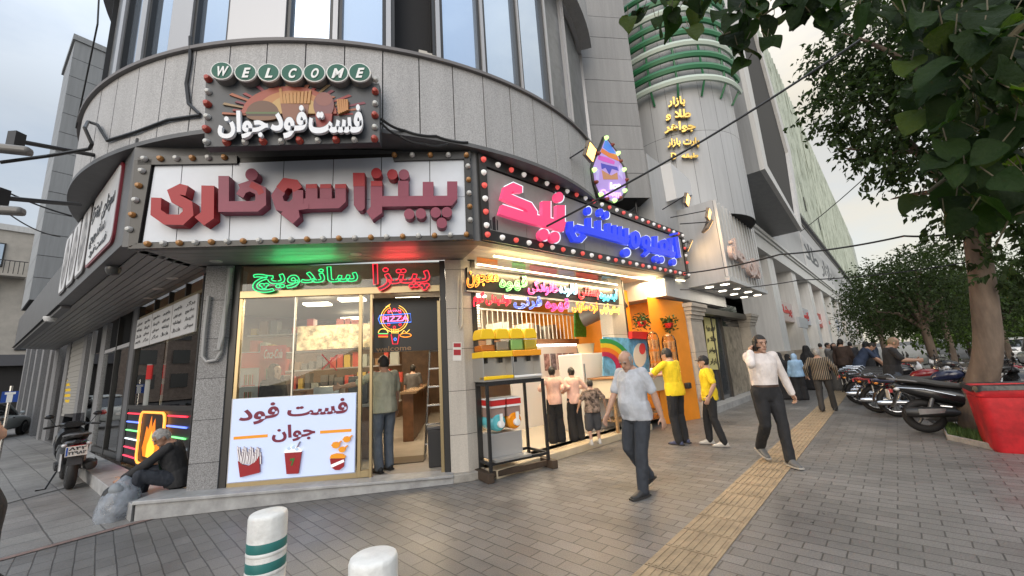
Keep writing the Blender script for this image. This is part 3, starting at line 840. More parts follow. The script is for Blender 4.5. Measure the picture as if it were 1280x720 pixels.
m_ = MB(); m_.fbox(F, -1.2, 1.6, .12, 1.0, -2.1, -1.5, mat('counter_front', (.16, .075, .035), .4, var=.3, vscale=4)); m_.fbox(F, -1.25, 1.65, 1.003, 1.05, -2.15, -1.45, mat('shelf_steel'  , (.35, .34, .33), .35, metal=.5)); m_.build('front_counter', parent=B)
for k, u in enumerate((-.9, -.3, .5, 1.1)):
    m_ = MB(); m_.fbox(F, u, u + [.4, .3, .45, .35][k], 1.053, 1.053 + [.45, .6, .35, .5][k], -2.0, -1.6, mat('appliance%d' % (k % 2), [(.45, .45, .45), (.06, .06, .065)][k % 2], .3, metal=.5 * (1 - k % 2)))
    tag(m_.build('kitchen_appliance', None, bevel=.015), ['wide steel', 'tall dark', 'low steel', 'dark square'][k] + ' kitchen appliance on the counter behind the front shop glass', 'appliance')
def cooler(px0, px1, py0, py1, dist, label, head=None, red=False):
    a, b_ = at_depth(px0, py1, dist), at_depth(px1, py1, dist)
    zt = at_depth((px0 + px1) / 2, py0, dist).z; z0 = .12
    t = thing('drinks_fridge', label, 'fridge', (a.x, a.y, z0))
    fr2 = Fr(V2(a), V2(b_ - a)); wdt = (b_ - a).to_2d().length
    m_ = MB(); m_.fbox(fr2, 0, wdt, z0, zt, -.55, -.02); m_.build('cabinet', redsh if red else mat('grey_cabinet', (.35, .36, .36), .4), t)
    m_ = MB()
    for k in range(5):
        z = z0 + .2 + k * (zt - z0 - .5) / 5; m_.fbox(fr2, .05, wdt - .05, z, z + .02, -.018, -.01)
        for q in range(9):
            u = .08 + q * (wdt - .16) / 9; m_.fbox(fr2, u, u + (wdt - .16) / 12, z + .022, z + .2, -.018, .0, [mat('can_red', (.4, .03, .03), .3), mat('can_pale', (.45, .42, .36), .3), mat('can_brown', (.16, .08, .04), .3), mat('can_green', (.1, .22, .08), .3)][(q * 7 + k * 3) % 4])
    m_.build('bottle_row', mat('shelf_wire', (.5, .5, .5), .3), t)
    m_ = MB(); m_.fbox(fr2, 0, wdt, zt - .28, zt - .02, -.018, .02); hd = m_.build('header', redsh, t)
    if head:
        m_ = MB(); text_quad(m_, head, [fr2.P(.06, zt - .24, .022), fr2.P(wdt - .06, zt - .24, .022), fr2.P(wdt - .06, zt - .07, .022), fr2.P(.06, zt - .07, .022)], fr2.n, shear=.35, bold=.01, depth=.004)
        m_.build('lettering', white_m, hd)
cooler(318, 352, 432, 560, 8.6, 'red drinks fridge behind the woman in black, with white script on its header', 'Coca-Cola', True)
cooler(292, 318, 440, 560, 8.4, 'grey drinks fridge at the far left behind the front shop glass', None)
cooler(172, 214, 455, 560, 10.2, 'wide grey drinks fridge behind the side window', None)
cooler(219, 246, 442, 560, 9.0, 'red drinks fridge at the right edge of the side window', 'Coca-Cola', True)
# step ladder
ld = thing('step_ladder', 'aluminium step ladder leaning inside the food shop doorway', 'ladder', V2(F.P(2.55, 0, -1.1)) + (.12,))
m_ = MB(); lo0, lo1 = F.W(531, 561, -1.1), F.W(551, 561, -1.1); lo0.z = lo1.z = .13
hi0, hi1 = F.W(540, 380, -1.3), F.W(552, 380, -1.3)
m_.tube([lo0, hi0], .022); m_.tube([lo1 + F.d * .15, hi1 + F.d * .1], .022); m_.build('rail', steel_m, ld)
for k in range(8):
    f_ = .08 + k * .118; m_ = MB(); a, c_ = lo0.lerp(hi0, f_), (lo1 + F.d * .15).lerp(hi1 + F.d * .1, f_)
    m_.box((a + c_) / 2, ((c_ - a).length, .09, .025), rz=math.atan2(F.d.y, F.d.x)); m_.build('rung', steel_m, ld)
bn = thing('waste_bin', 'black square waste bin beside the step ladder inside the doorway', 'bin', V2(F.P(2.62, 0, -.55)) + (.12,))
m_ = MB(); p0, p1 = F.W(535, 574, -.35), F.W(554, 574, -.35); zt = F.W(545, 533, -.35).z
fb = Fr(V2(p0), V2(p1 - p0)); wb = (p1 - p0).length
m_.prism(fb, [(.01, .12), (wb - .01, .12), (wb, zt - .05), (0, zt - .05)], -.25, 0); m_.build('body', black_m, bn, bevel=.01)
m_ = MB(); m_.fbox(fb, -.01, wb + .01, zt - .048, zt, -.26, .01); m_.build('lid', mat('lid_grey', (.05, .05, .055), .4), bn, bevel=.01)
mt = MB(); q = [F.W(491, 579, -.8), F.W(515, 577, -.9), F.W(520, 572, -1.3), F.W(498, 573, -1.3)]
c0 = gnd(505, 575, .125); mt.box(c0, (.7, .5, .012), rz=.1)
tag(mt.build('door_mat', mat('mat_brown', (.12, .09, .06), .9)), 'brown mat lying on the tiles inside the food shop door', 'mat')

# juice shop
IU = I.uz(785, 500)[0]
ZF = .12
jn = MB()
JA, JB = F.P(FL_ + .34, 0, -.2), F.P(FL_ + .52, 0, -6.5)
zf_, zc3 = Vector((0, 0, ZF)), Vector((0, 0, 3.5))
jn.add([JA + zf_, I.P(.1, ZF, .1), I.P(IU + 1.8, ZF, .1), I.P(IU + 1.8, ZF, -5), JB + zf_], [(0, 1, 2, 3, 4)], mat('cream_floor', (.55, .47, .36), .15))
jn.add([JA + zc3, I.P(IU + 1.8, 3.5, 0), I.P(IU + 1.8, 3.5, -5), JB + zc3], [(3, 2, 1, 0)], mat('juice_ceiling', (.5, .46, .4), .5))
jn.add([JB + zf_, I.P(IU + 1.8, ZF, -5), I.P(IU + 1.8, 3.5, -5), JB + zc3], [(0, 1, 2, 3)], cream)
jn.add([JA + zf_, JB + zf_, JB + zc3, JA + zc3], [(0, 1, 2, 3)], mat('pale_wall', (.62, .6, .55), .5))
jn.add([I.P(IU + 1.8, ZF, 0), I.P(IU + 1.8, ZF, -5), I.P(IU + 1.8, 3.5, -5), I.P(IU + 1.8, 3.5, 0)], [(0, 1, 2, 3)], orange_m)
jn.build('juice_shop_interior', parent=B, smooth=0)
tile_edge = MB()
pe = [V2(I.P(.18, 0, .34)), V2(I.P(IU + .3, 0, .34)), V2(I.P(IU + .3, 0, -.1)), V2(I.P(.18, 0, -.1))]
tile_edge.zprism(pe, 0, ZF)
tile_edge.build('shop_threshold', mat('threshold_stone', (.5, .42, .3), .35, var=.12, vscale=4), B, bevel=.008)
# posts either side of the opening
m_ = MB(); ua = I.uz(590, 480)[0]; m_.fbox(I, .13, .215, .05, 3.3, -.06, .02); m_.build('door_post', frame_m, B)
m_ = MB(); u0_, u1_ = I.uz(769, 440)[0], I.uz(786, 440)[0]
blocks(m_, [V2(I.P(u0_, 0, .02)), V2(I.P(u1_, 0, .02)), V2(I.P(u1_, 0, -.3)), V2(I.P(u0_, 0, -.3))], 0, 3.45, .7, stone_l, gap_m)
m_.fbox(I, u1_ + .004, u1_ + .06, .0, 3.4, -.1, .03, frame_m); m_.build('pillar', parent=B)
# orange side wall of the bay, coming out to the mall front
ow = MB(); oa, ob = I.P(5.35, 0, .25), M.P(-.02, 0, 0.0)
ow.pts_prism([oa, ob, ob + Vector((0, 0, 2.9)), oa + Vector((0, 0, 3.0))], M.d * .06)
ow.build('orange_wall', orange_m, B)
ob_ = MB(); ob_.add([I.P(IU + .06, 0, -.4), I.P(5.6, 0, -.4), I.P(5.6, 3.3, -.4), I.P(IU + .06, 3.3, -.4)], [(0, 1, 2, 3)]); ob_.build('bay_back', orange_m, B, smooth=0)
# tube lamps beneath the sign, in rows, with their light
tube_g = glow('tube_light', (1, .86, .55), 3)
def tube_row(px0, px1, n, zoff, o, nm='tube_lamp'):
    A_, B_ = FI.W(px0[0], px0[1], o), FI.W(px1[0], px1[1], o)
    for i in range(n):
        a, c_ = A_.lerp(B_, (i + .03) / n), A_.lerp(B_, (i + .97) / n)
        m_ = MB(); m_.tube([a, c_], .016, 8); m_.build(nm, tube_g, B)
    l = area(nm + '_light', (A_ + B_) / 2 - Vector((0, 0, .04)), 50, (B_ - A_).length, (1, .7, .36), sizey=.06)
    l.rotation_euler = (0, 0, math.atan2((B_ - A_).y, (B_ - A_).x))
tube_row((616, 320), (824, 352), 9, 0, -.28)
tube_row((596, 330), (772, 356), 7, 0, -.62)
A_, B_ = I.W(790, 377, .3), I.W(842, 353, .9)
A_ = FI.P(FI.uz(800, 370)[0], fi_b1 - .06, -.75); B_ = FI.P(uI - .15, fi_b1 - .06, -.05)
m_ = MB(); m_.tube([A_, B_], .018, 8); m_.build('tube_lamp', tube_g, B)
area('tube_lamp_light', (A_ + B_) / 2 - Vector((0, 0, .05)), 22, .8, (1, .72, .4))
for k, (u, o) in enumerate([(.8, -1.2), (2.0, -1.4), (3.2, -1.6), (1.2, -3), (2.6, -3.2), (4, -3)]):
    p = I.P(u, 3.44, o); m_ = MB(); m_.box(p, (.9, .1, .04), rz=.76); m_.build('ceiling_lamp', glow('white_panel', (1, .95, .85), 4), B)
    area('ceiling_lamp_light', p - Vector((0, 0, .05)), 26, .7, (1, .88, .66))
# mezzanine: brown beam with a pale railing
ma, mb2 = I.uz(588, 428, -2.4)[0], I.uz(722, 428, -2.4)[0]; mz1 = I.uz(690, 424, -2.4)[1]; mzt = I.uz(690, 392, -2.4)[1]
mz = MB(); mz.fbox(I, ma, mb2, mz1 - .28, mz1, -2.5, -2.35); mz.build('mezzanine_beam', wood_m, B)
mz = MB(); mz.add([I.P(ma, mz1, -2.4), I.P(mb2, mz1, -2.4), I.P(mb2, mz1, -5), I.P(ma, mz1, -5)], [(0, 1, 2, 3)]); mz.build('mezzanine_floor', wood_m, B, smooth=0)
mz = MB(); mz.tube([I.P(ma, mzt, -2.42), I.P(mb2, mzt, -2.42)], .022)
for k in range(24): mz.tube([I.P(ma + .05 + k * (mb2 - ma - .1) / 23, mz1, -2.42), I.P(ma + .05 + k * (mb2 - ma - .1) / 23, mzt, -2.42)], .014, 6)
mz.build('railing', mat('rail_cream', (.6, .56, .48), .4), B)
# things on the mezzanine
mk = MB()
for k in range(9): mk.fbox(I, ma + .2, ma + 1.1, mzt + k * .07 - .3, mzt - .265 + k * .07, -3.4, -3.38)
mk.build('wall_vent', mat('vent_white', (.6, .6, .58), .5), B)
shc = [(.5, .4, .3), (.12, .1, .09), (.5, .48, .44), (.28, .2, .13), (.62, .58, .5)]
rr = random.Random(4)
for k in range(9):
    u = ma + .9 + k * (mb2 - ma - .8) / 9; h = rr.uniform(.25, .55); m_ = MB(); m_.fbox(I, u, u + rr.uniform(.15, .26), mz1 + .01, mz1 + .01 + h, -3.4 - rr.random() * .5, -3.1)
    tag(m_.build('storage_box', mat('boxcol%d' % (k % 5), shc[k % 5], .6), bevel=.01), 'storage box standing on the mezzanine behind the pale railing', 'box', 'boxes on the juice shop mezzanine')
# product wall under the mezzanine, seen between the girls
pw = thing('display_wall', 'white display wall with photo panels facing the girls inside the juice shop', 'display', V2(I.P(1.4, 0, -2.2)) + (ZF,))
pa_, pb_ = I.uz(640, 480, -1.9)[0], I.uz(736, 480, -1.9)[0]; pt_ = I.uz(700, 432, -1.9)[1]
m_ = MB(); m_.fbox(I, pa_, pb_, ZF, pt_, -1.96, -1.9); m_.build('panel', white_m, pw)
for k in range(5):
    m_ = MB(); u = I.uz(680, 450, -1.9)[0] + k * .25; m_.fbox(I, u, u + .2, pt_ - .62, pt_ - .2, -1.898, -1.89); m_.build('photo', mat('photo%d' % (k % 3), [(.34, .22, .22), (.2, .2, .24), (.42, .3, .3)][k % 3], .4, var=.7, vscale=9), pw)
un = pb_ - .4; m_ = MB(); m_.fbox(I, un, un + .33, 1.0, pt_ - .08, -1.898, -1.892); nb = m_.build('notice', mat('notice', (.45, .62, .66), .4), pw)
m_ = MB()
for k in range(4):
    text_quad(m_, ['بستنی', 'قهوه', 'آبمیوه', 'فالوده'][k], [I.P(un + .03, pt_ - .25 - k * .17, -1.888), I.P(un + .3, pt_ - .25 - k * .17, -1.888), I.P(un + .3, pt_ - .14 - k * .17, -1.888), I.P(un + .03, pt_ - .14 - k * .17, -1.888)], I.n, depth=.002, bold=.02)
m_.build('lettering', mat('ink', (.06, .07, .09), .5), nb)
m_ = MB(); m_.fbox(I, pa_ + .1, pb_ - .4, pt_ + .002, pt_ + .04, -1.95, -1.89); m_.build('lamp_strip', glow('strip', (1, .97, .9), 6), pw)
# curved shutter box and green panel
m_ = MB(); m_.tube([I.W(728, 400, -1.5), I.W(782, 376, -.4)], [.2, .17], 14)
tag(m_.build('rolled_awning', mat('awning_grey', (.14, .14, .145), .45)), 'dark grey rolled awning slanting inside the juice shop opening', 'awning')
m_ = MB(); m_.pxprism(I, [(719, 388), (733, 388), (733, 421), (719, 421)], -2.3, -2.25)
tag(m_.build('green_panel', mat('turf_green', (.06, .26, .03), .7, var=.4, vscale=20)), 'bright green artificial turf panel beside the mezzanine railing', 'panel')
# tall white display fridge and counter with cones
wf = thing('display_fridge', 'tall white fridge standing in the juice shop behind the boy', 'fridge', V2(I.P(3.2, 0, -.6)) + (ZF,))
a, c_ = I.uz(736, 540, -.25), I.uz(772, 540, -.25)
m_ = MB(); m_.fbox(I, a[0], c_[0], ZF, 1.72, -.9, -.25); m_.build('cabinet', mat('fridge_white', (.66, .63, .6), .35), wf, bevel=.02)
m_ = MB(); m_.fbox(I, a[0] + .02, a[0] + .045, .6, 1.5, -.248, -.22); m_.build('handle', steel_m, wf)
m_ = MB(); m_.fbox(I, a[0] + .012, c_[0] - .01, .95, .958, -.249, -.246); m_.build('door_seam', gap_m, wf)
m_ = MB(); p = I.P((a[0] + c_[0]) / 2, 1.725, -.5)
m_.lathe([(.16, 0), (.2, .2), (.21, .21)], p, 20); tag(m_.build('plastic_tub', mat('tub', (.62, .48, .3), .4)), 'cream plastic tub on top of the white fridge', 'tub')
ct = thing('ice_cream_counter', 'ice cream counter with rainbow poster in front of the orange wall', 'counter', V2(I.P(4.3, 0, .2)) + (0,))
fc = I.shift(.36); k0, k1 = fc.uz(772, 520)[0], fc.uz(846, 520)[0]
m_ = MB(); m_.fbox(fc, k0, k1, .78, 1.16, -.75, 0); m_.build('body', mat('counter_cream', (.62, .55, .42), .5), ct, bevel=.01)
m_ = MB(); m_.fbox(fc, k0 - .05, k1 + .03, 1.163, 1.2, -.8, .05); m_.build('counter_top', mat('counter_wood', (.3, .15, .06), .4), ct, bevel=.006)
for u in (k0 + .06, k1 - .1):
    for o in (-.06, -.7):
        m_ = MB(); m_.fbox(fc, u, u + .05, 0, .78, o - .05, o); m_.build('leg', mat('leg_wood', (.32, .2, .1), .5), ct)
m_ = MB(); m_.fbox(fc, k0 + .2, k1 - .2, .3, .33, -.6, -.1); m_.build('shelf', mat('leg_wood', (.32, .2, .1), .5), ct)
# posters on the counter back
fp = I.shift(.12)
def poster(px, o, c, name, label, extra=None):
    t = MB(); t.pxprism(I, px, o - .02, o, c)
    ob = t.build(name, c)
    return tag(ob, label, 'poster')
pb = poster([(754, 421), (812, 424), (812, 470), (754, 470)], .05, mat('poster_blue', (.1, .3, .5), .4, var=.4, vscale=6), 'poster', 'blue ice cream poster with a rainbow arc behind the walking man')
m_ = MB()
for k, cc in enumerate([(.02, .3, .08), (.75, .55, .02), (.8, .2, .02), (.5, .02, .1)]):
    cx, cy, r_ = 756, 462, 36 - k * 5.5
    stroke(m_, I, [(cx + r_ * math.cos(R(t)) * .9, cy - r_ * math.sin(R(t))) for t in range(100, -20, -12)], 5.4, .052, .058 + k * .001, mat('rainbow%d' % k, tuple(q * .7 for q in cc), .5))
m_.build('rainbow', parent=pb)
m_ = MB()
for cx in (800,):
    pdot(m_, I, cx, 444, 8, 15, .052, .057, mat('cone_pale', (.65, .6, .5), .5)); pdot(m_, I, cx + 3, 436, 4, 7, .058, .061, mat('cone_red', (.6, .05, .05), .5))
m_.build('picture', parent=pb)
# boxes of cones on the poster top
m_ = MB(); m_.pxprism(I, [(790, 414), (810, 415), (810, 424), (790, 423)], .0, .12)
tag(m_.build('cup_box', redsh), 'red box of cups on the ice cream shelf', 'box')
# cone towers: tall clear domed jars with stacked cones
def cone_tower(px, py0, py1, dist, r, label):
    b0 = at_depth(px, py1, dist); top_ = at_depth(px, py0, dist); b0.z = 1.2; h = top_.z - 1.2
    t = thing('cone_tower', label, 'cone holder', b0, group='clear cone towers on the ice cream counter')
    m_ = MB(); m_.lathe([(r, 0), (r, h * .8), (r * .75, h * .93), (.02, h)], b0, 20); m_.build('dome', glassmat('cone_glass', (.95, .9, .82), ior=1.3), t)
    for k in range(3):
        m_ = MB(); z = b0 + Vector((0, 0, .02 + k * h * .27))
        for q in range(6):
            an = q * 1.047; c_ = z + Vector((math.cos(an), math.sin(an), 0)) * r * .6
            m_.lathe([(.012, 0), (r * .28, h * .2), (r * .3, h * .22)], c_, 8)
        m_.build('cone_stack', mat('wafer', (.55, .3, .12), .7, var=.2, vscale=30), t)
    m_ = MB(); m_.lathe([(r * 1.05, -.0), (r * 1.05, .015)], b0, 20); m_.build('base', white_m, t)
cone_tower(822, 413, 470, 9.05, .13, 'tall domed clear tower of wafer cones left of the hanging plants')
cone_tower(842, 416, 470, 9.35, .15, 'wider clear dome of wafer cones nearest the orange wall')
m_ = MB(); p = at_depth(815, 470, 8.8); p.z = 1.2
for k in range(7): m_.lathe([(.03, 0), (.045, .1), (.0, .13)], p + Vector((rr.uniform(-.25, .3), rr.uniform(-.1, .2), 0)), 10, [mat('cup_pink', (.6, .3, .3), .5), mat('wafer', (.55, .3, .12), .7, var=.2, vscale=30), white_m][k % 3] if True else None)
tag(m_.build('paper_cups', None), 'cluster of paper cups and cones on the ice cream counter', 'cups')
# hanging plants on the orange wall
leafg = mat('pot_leaf', (.03, .08, .02), .6, var=.4, vscale=8)
def hang_plant(px, py, label):
    fw = Fr(V2(oa), V2(ob - oa)); p = fw.W(px, py, .14)
    t = thing('hanging_plant', label, 'plant', p, group='plants hung on the orange wall')
    m_ = MB(); m_.lathe([(.02, -.12), (.08, -.11), (.11, 0), (.1, 0)], p, 16); m_.build('pot', redsh, t)
    m_ = MB(); r2 = random.Random(px)
    for k in range(170):
        d = Vector((r2.gauss(0, 1), r2.gauss(0, 1), r2.gauss(0, .8))).normalized() * r2.uniform(.06, .22); d.z = d.z * .7 + .06
        if r2.random() < .3: d.z -= .16
        q = p + d; a_ = Vector((r2.gauss(0, 1), r2.gauss(0, 1), r2.gauss(0, 1))).normalized() * .045; b2 = a_.cross(Vector((.3, .5, .8))).normalized() * .02
        m_.add([q - a_, q + b2, q + a_, q - b2], [(0, 1, 2, 3)])
    m_.build('foliage', leafg, t, smooth=0)
hang_plant(802, 402, 'leafy plant in a pot hung on the left of the orange wall')
hang_plant(836, 404, 'leafy plant in a red pot hung on the right of the orange wall')
m_ = MB(); fw = Fr(V2(oa), V2(ob - oa)); p = fw.W(860, 482, .1); m_.box(p, (.16, .12, .14), rz=.8)
tag(m_.build('black_box', black_m, bevel=.02), 'small black box fixed low on the orange wall', 'box')

# ------------------------------------------------------------------ side street front (left)
fr_ = MB()
ws = [(.32, .36, .2), ]
def lpost(u, w, m, z0=.2, z1=3.27, o0=-.06, o1=.03): fr_.fbox(Lf, u, u + w, z0, z1, o0, o1, m)
lpost(.12, .06, frame_m); lpost(3.86, .1, frame_m); lpost(3.98, .34, mat('steel_post', (.2, .2, .21), .35, metal=.6)); lpost(4.34, .07, frame_m)
fr_.fbox(Lf, .18, 3.86, 1.2, 1.27, -.06, .03, frame_m)
fr_.fbox(Lf, .18, 3.86, 2.99, 3.04, -.05, .02, gold_m)
for u in (1.0, 1.9, 2.8): fr_.fbox(Lf, u, u + .05, 3.04, 3.27, -.05, .02, frame_m)
# second shop, door, shutter further along
lpost(5.6, .08, frame_m); lpost(6.9, .5, granite_d, 0); lpost(7.4, .08, frame_m); lpost(8.7, .08, alu_m); lpost(9.5, .5, granite_d, 0); lpost(12.4, .7, granite_d, 0); lpost(15.0, 1.0, granite_d, 0)
fr_.fbox(Lf, 4.41, 6.9, .2, .32, -.05, .02, frame_m); fr_.fbox(Lf, 4.41, 6.9, 2.5, 2.58, -.05, .02, alu_m)
fr_.fbox(Lf, 4.4, 16, .1, 3.27, -1.6, -1.5, brownw)
for k in range(28): fr_.fbox(Lf, 10.0, 12.4, .9 + k * .085, .98 + k * .085, -.03, .0 - .01 * (k % 2), mat('shutter', (.3, .29, .27), .5))
fr_.build('side_shopfront', parent=B)
for a, c_ in ((.2, 1.95), (2.0, 3.84)):
    g = MB(); g.fbox(Lf, a, c_, 1.272, 2.988, -.02, -.014); g.build('glass_pane', glass_m, B)
for a, c_, z0, z1 in ((4.42, 5.59, .33, 2.49), (5.69, 6.88, .33, 2.49), (7.5, 8.68, .2, 2.6)):
    g = MB(); g.fbox(Lf, a, c_, z0, z1, -.02, -.014); g.build('glass_pane', glass_m, B)
gx = MB()
for k in range(26):
    u = 4.5 + (k % 9) * .27; z = .5 + (k // 9) * .62
    gx.fbox(Lf, u, u + .2, z, z + rr.uniform(.25, .5), -.7, -.5, mat('goods%d' % (k % 5), [(.12, .2, .35), (.35, .3, .22), (.3, .1, .08), (.12, .12, .1), (.4, .38, .33)][k % 5], .5, var=.4, vscale=9))
gx.build('window_goods', parent=B)
ys = MB(); pdot(ys, Lf, 84, 490, 4, 15, -.012, -.008); tag(ys.build('window_sticker', yel_p), 'yellow upright sticker on the dark shop window left of the scooter', 'sticker')
# ------------------------------------------------------------------ cameras and ceiling domes
dm = MB(); c0 = gnd(142, 335, FZ0)
dm.lathe([(.0, -.11), (.06, -.095), (.085, -.04), (.085, 0)], c0, 18)
tag(dm.build('dome_camera', mat('cam_dark', (.05, .05, .05), .3)), 'dark dome security camera under the fascia by the side sign', 'camera')
dm = MB(); c0 = gnd(63, 396, FZ0); dm.lathe([(.0, -.12), (.08, -.1), (.11, -.04), (.11, 0)], c0, 18)
tag(dm.build('dome_camera', mat('cam_white', (.6, .6, .6), .3)), 'white dome security camera further along the side soffit', 'camera')
# ------------------------------------------------------------------ signs
def zc(ox, oy, s): return lambda *p: [(ox + x / s, oy + y / s) for x, y in p]
bulb_me = {}
def bulbs(sign, fr, pts, o, mats, r=.036, depth=.045):
    for i, (x, y) in enumerate(pts):
        m = mats[i % len(mats)]; p = fr.W(x, y, o)
        if m.name not in bulb_me:
            b = MB(); b.lathe([(r * 1.05, 0), (r, .012), (r * .95, depth * .5), (r * .6, depth), (.0, depth * 1.12)], (0, 0, 0), 14)
            q = b.build('bulb', m); bulb_me[m.name] = q.data; bpy.data.objects.remove(q)
        ob = bpy.data.objects.new('bulb', bulb_me[m.name]); col.objects.link(ob); ob.parent = sign
        X = XF[sign.name].inverted()
        rot = fr.n.to_track_quat('Z', 'Y').to_matrix().to_4x4()
        ob.matrix_local = X @ Matrix.Translation(p) @ rot
def line(a, b, n): return [(a[0] + (b[0] - a[0]) * i / (n - 1), a[1] + (b[1] - a[1]) * i / (n - 1)) for i in range(n)]
bw = mat('bulb_white', (.55, .55, .53), .3); ba = mat('bulb_amber', (.42, .2, .06), .3); bred = mat('bulb_red', (.4, .06, .04), .3)
# ---- main red-lettered sign on the front fascia
S = thing('shop_sign', 'long white shop sign with big faded red Persian letters over the pizza shop', 'sign', FF.P(uA + 2, 3.3, .0))
o0 = .012
m_ = MB()
m_.pxprism(FF, [(168, 200), (587, 190), (592, 299), (160, 310)], o0 - .01, .03, frame_m); m_.build('backing', parent=S)
m_ = MB(); wp = mat('sign_white', (.6, .64, .7), .4, var=.07, vscale=1.2, detail=8)
xs_t = [193, 228, 291, 355, 417, 477, 537, 580]; xs_b = [178, 220, 286, 350, 414, 476, 538, 583]
def yt(x): return 208 - (x - 190) * .0385
def yb(x): return 303 - (x - 178) * .0222
def ym(x, f): return yt(x) + (yb(x) - yt(x)) * f
for i in range(7):
    for f0, f1 in ((0, .52), (.525, 1)):
        x0t, x1t, x0b, x1b = xs_t[i] + .5, xs_t[i + 1] - .5, xs_b[i] + .5, xs_b[i + 1] - .5
        L_ = lambda a, b, f: a + (b - a) * f
        m_.pxprism(FF, [(L_(x0t, x0b, f0), ym(x0t, f0)), (L_(x1t, x1b, f0), ym(x1t, f0)), (L_(x1t, x1b, f1), ym(x1b, f1)), (L_(x0t, x0b, f1), ym(x0b, f1))], .031, .04)
m_.build('panel', wp, S)
redf = mat('letter_red', (.33, .004, .012), .5); pinkf = mat('letter_faded', (.23, .035, .07), .5, var=.08, vscale=3)
side_m = mat('letter_side', (.1, .03, .04), .5)
lt = MB(); kk = [0]
def st_(pts, w, m, f, closed=False):
    kk[0] += 1; e = kk[0] * .0007
    stroke(lt, FF, f(*pts), w / 5.143, .042, .16 + e, m, closed)
def pg_(pts, m, f):
    kk[0] += 1; lt.pxprism(FF, f(*pts), .042, .16 + kk[0] * .0007, m)
def dt_(x, y, r, m, f):
    kk[0] += 1; (X, Y), = f((x, y)); pdot(lt, FF, X, Y, r / 5.143, r / 5.143, .042, .16 + kk[0] * .0007, m)
z1 = zc(170, 180, 5.143); z2 = zc(380, 180, 5.143)
pg_([(500, 334), (920, 332), (920, 240), (986, 240), (986, 352), (950, 396), (500, 402)], pinkf, z2)
pg_([(763, 338), (763, 243), (832, 243), (832, 338)], pinkf, z2); pg_([(604, 340), (604, 236), (672, 236), (672, 340)], pinkf, z2)
pg_([(428, 272), (502, 272), (502, 442), (438, 488), (400, 432), (428, 404)], pinkf, z2); pg_([(430, 237), (502, 237), (502, 270), (430, 270)], redf, z2)
pg_([(318, 272), (390, 272), (390, 412), (374, 428), (350, 428), (320, 392)], pinkf, z2); pg_([(314, 185), (390, 185), (390, 271), (316, 271)], redf, z2)
dt_(465, 187, 34, redf, z2); dt_(568, 195, 34, redf, z2); dt_(642, 196, 34, pinkf, z2)
for x, y in ((676, 450), (751, 447), (846, 440), (918, 438), (885, 507)): dt_(x, y, 34, pinkf, z2)
pg_([(-260 + 260, 350), (200, 350), (200, 285), (268, 285), (268, 372), (224, 412), (-20, 418), (-20, 350)], pinkf, z2)
for x in (10, 102):
    pg_([(x, 350), (x, 285), (x + 76, 285), (x + 76, 350)], pinkf, z2)
for x in (10, 102, 198): pg_([(x, 284), (x + 2, 258), (x + 72, 256), (x + 72, 284)], redf, z2)
st_([(930, 296), (905, 335), (925, 395), (990, 408), (1040, 370), (1040, 296)], 68, pinkf, z1); st_([(1040, 294), (1018, 258), (960, 250), (925, 294)], 62, redf, z1)
pg_([(1000, 385), (1110, 385), (1110, 415), (1045, 425), (1052, 470), (1008, 512), (930, 450), (960, 410)], pinkf, z1)
st_([(655, 300), (700, 325)], 48, pinkf, z1)
st_([(668, 290), (735, 268), (800, 300), (802, 375), (770, 400), (563, 402), (563, 205)], 68, pinkf, z1)
dt_(742, 196, 40, pinkf, z1)
st_([(735, 258), (790, 285), (806, 320)], 40, redf, z1)
pg_([(420, 266), (502, 268), (500, 478), (436, 524), (376, 470), (418, 438)], redf, z1)
st_([(130, 345), (126, 440), (190, 485), (290, 487), (335, 445), (330, 390), (255, 352), (240, 312), (285, 290), (325, 300)], 66, redf, z1)
lt.build('lettering', parent=S)
m_ = MB()
for q in ([(168, 200), (190, 199), (172, 305), (160, 308)], [(580, 190), (587, 190), (592, 299), (584, 300)], [(170, 304), (590, 293), (592, 299), (160, 311)], [(172, 196), (296, 194), (296, 204), (172, 206)], [(490, 192), (588, 189), (588, 198), (492, 201)]):
    m_.pxprism(FF, q, .03, .075)
m_.build('frame', frame_m, S)
bulbs(S, FF, line((181, 199), (281, 197), 6) + line((178, 214), (162, 287), 5) + line((185, 305), (583, 293), 21) + line((585, 208), (588, 275), 5) + line((493, 194), (583, 194), 5), .078, [bw, ba])

# ---- upper fast-food sign with the round WELCOME letters
FS = F.shift(1.56)
S = thing('food_sign', 'dark fast food sign with burger art, white script and green WELCOME discs', 'sign', FS.W(365, 140))
m_ = MB(); m_.pxprism(FS, [(257, 97), (474, 104), (475, 178), (255, 184)], -.12, 0); m_.build('panel', mat('sign_dark', (.055, .06, .068), .45), S, bevel=.006)
art = MB(); zz7 = zc(250, 70, 5.565); k2 = [0]
def ap(pts, c, rough=.5):
    k2[0] += 1; m = mat('print_%d_%d_%d' % tuple(int(q * 99) for q in c), c, rough)
    art.pxprism(FS, zz7(*pts), .001, .003 + k2[0] * .0009, m)
def el(cx, cy, rx, ry, c, a0=0, a1=360, n=22):
    ap([(cx + rx * math.cos(R(a0 + (a1 - a0) * i / n)), cy - ry * math.sin(R(a0 + (a1 - a0) * i / n))) for i in range(n + (0 if a1 - a0 == 360 else 1))], c)
cx, cy = 640, 430
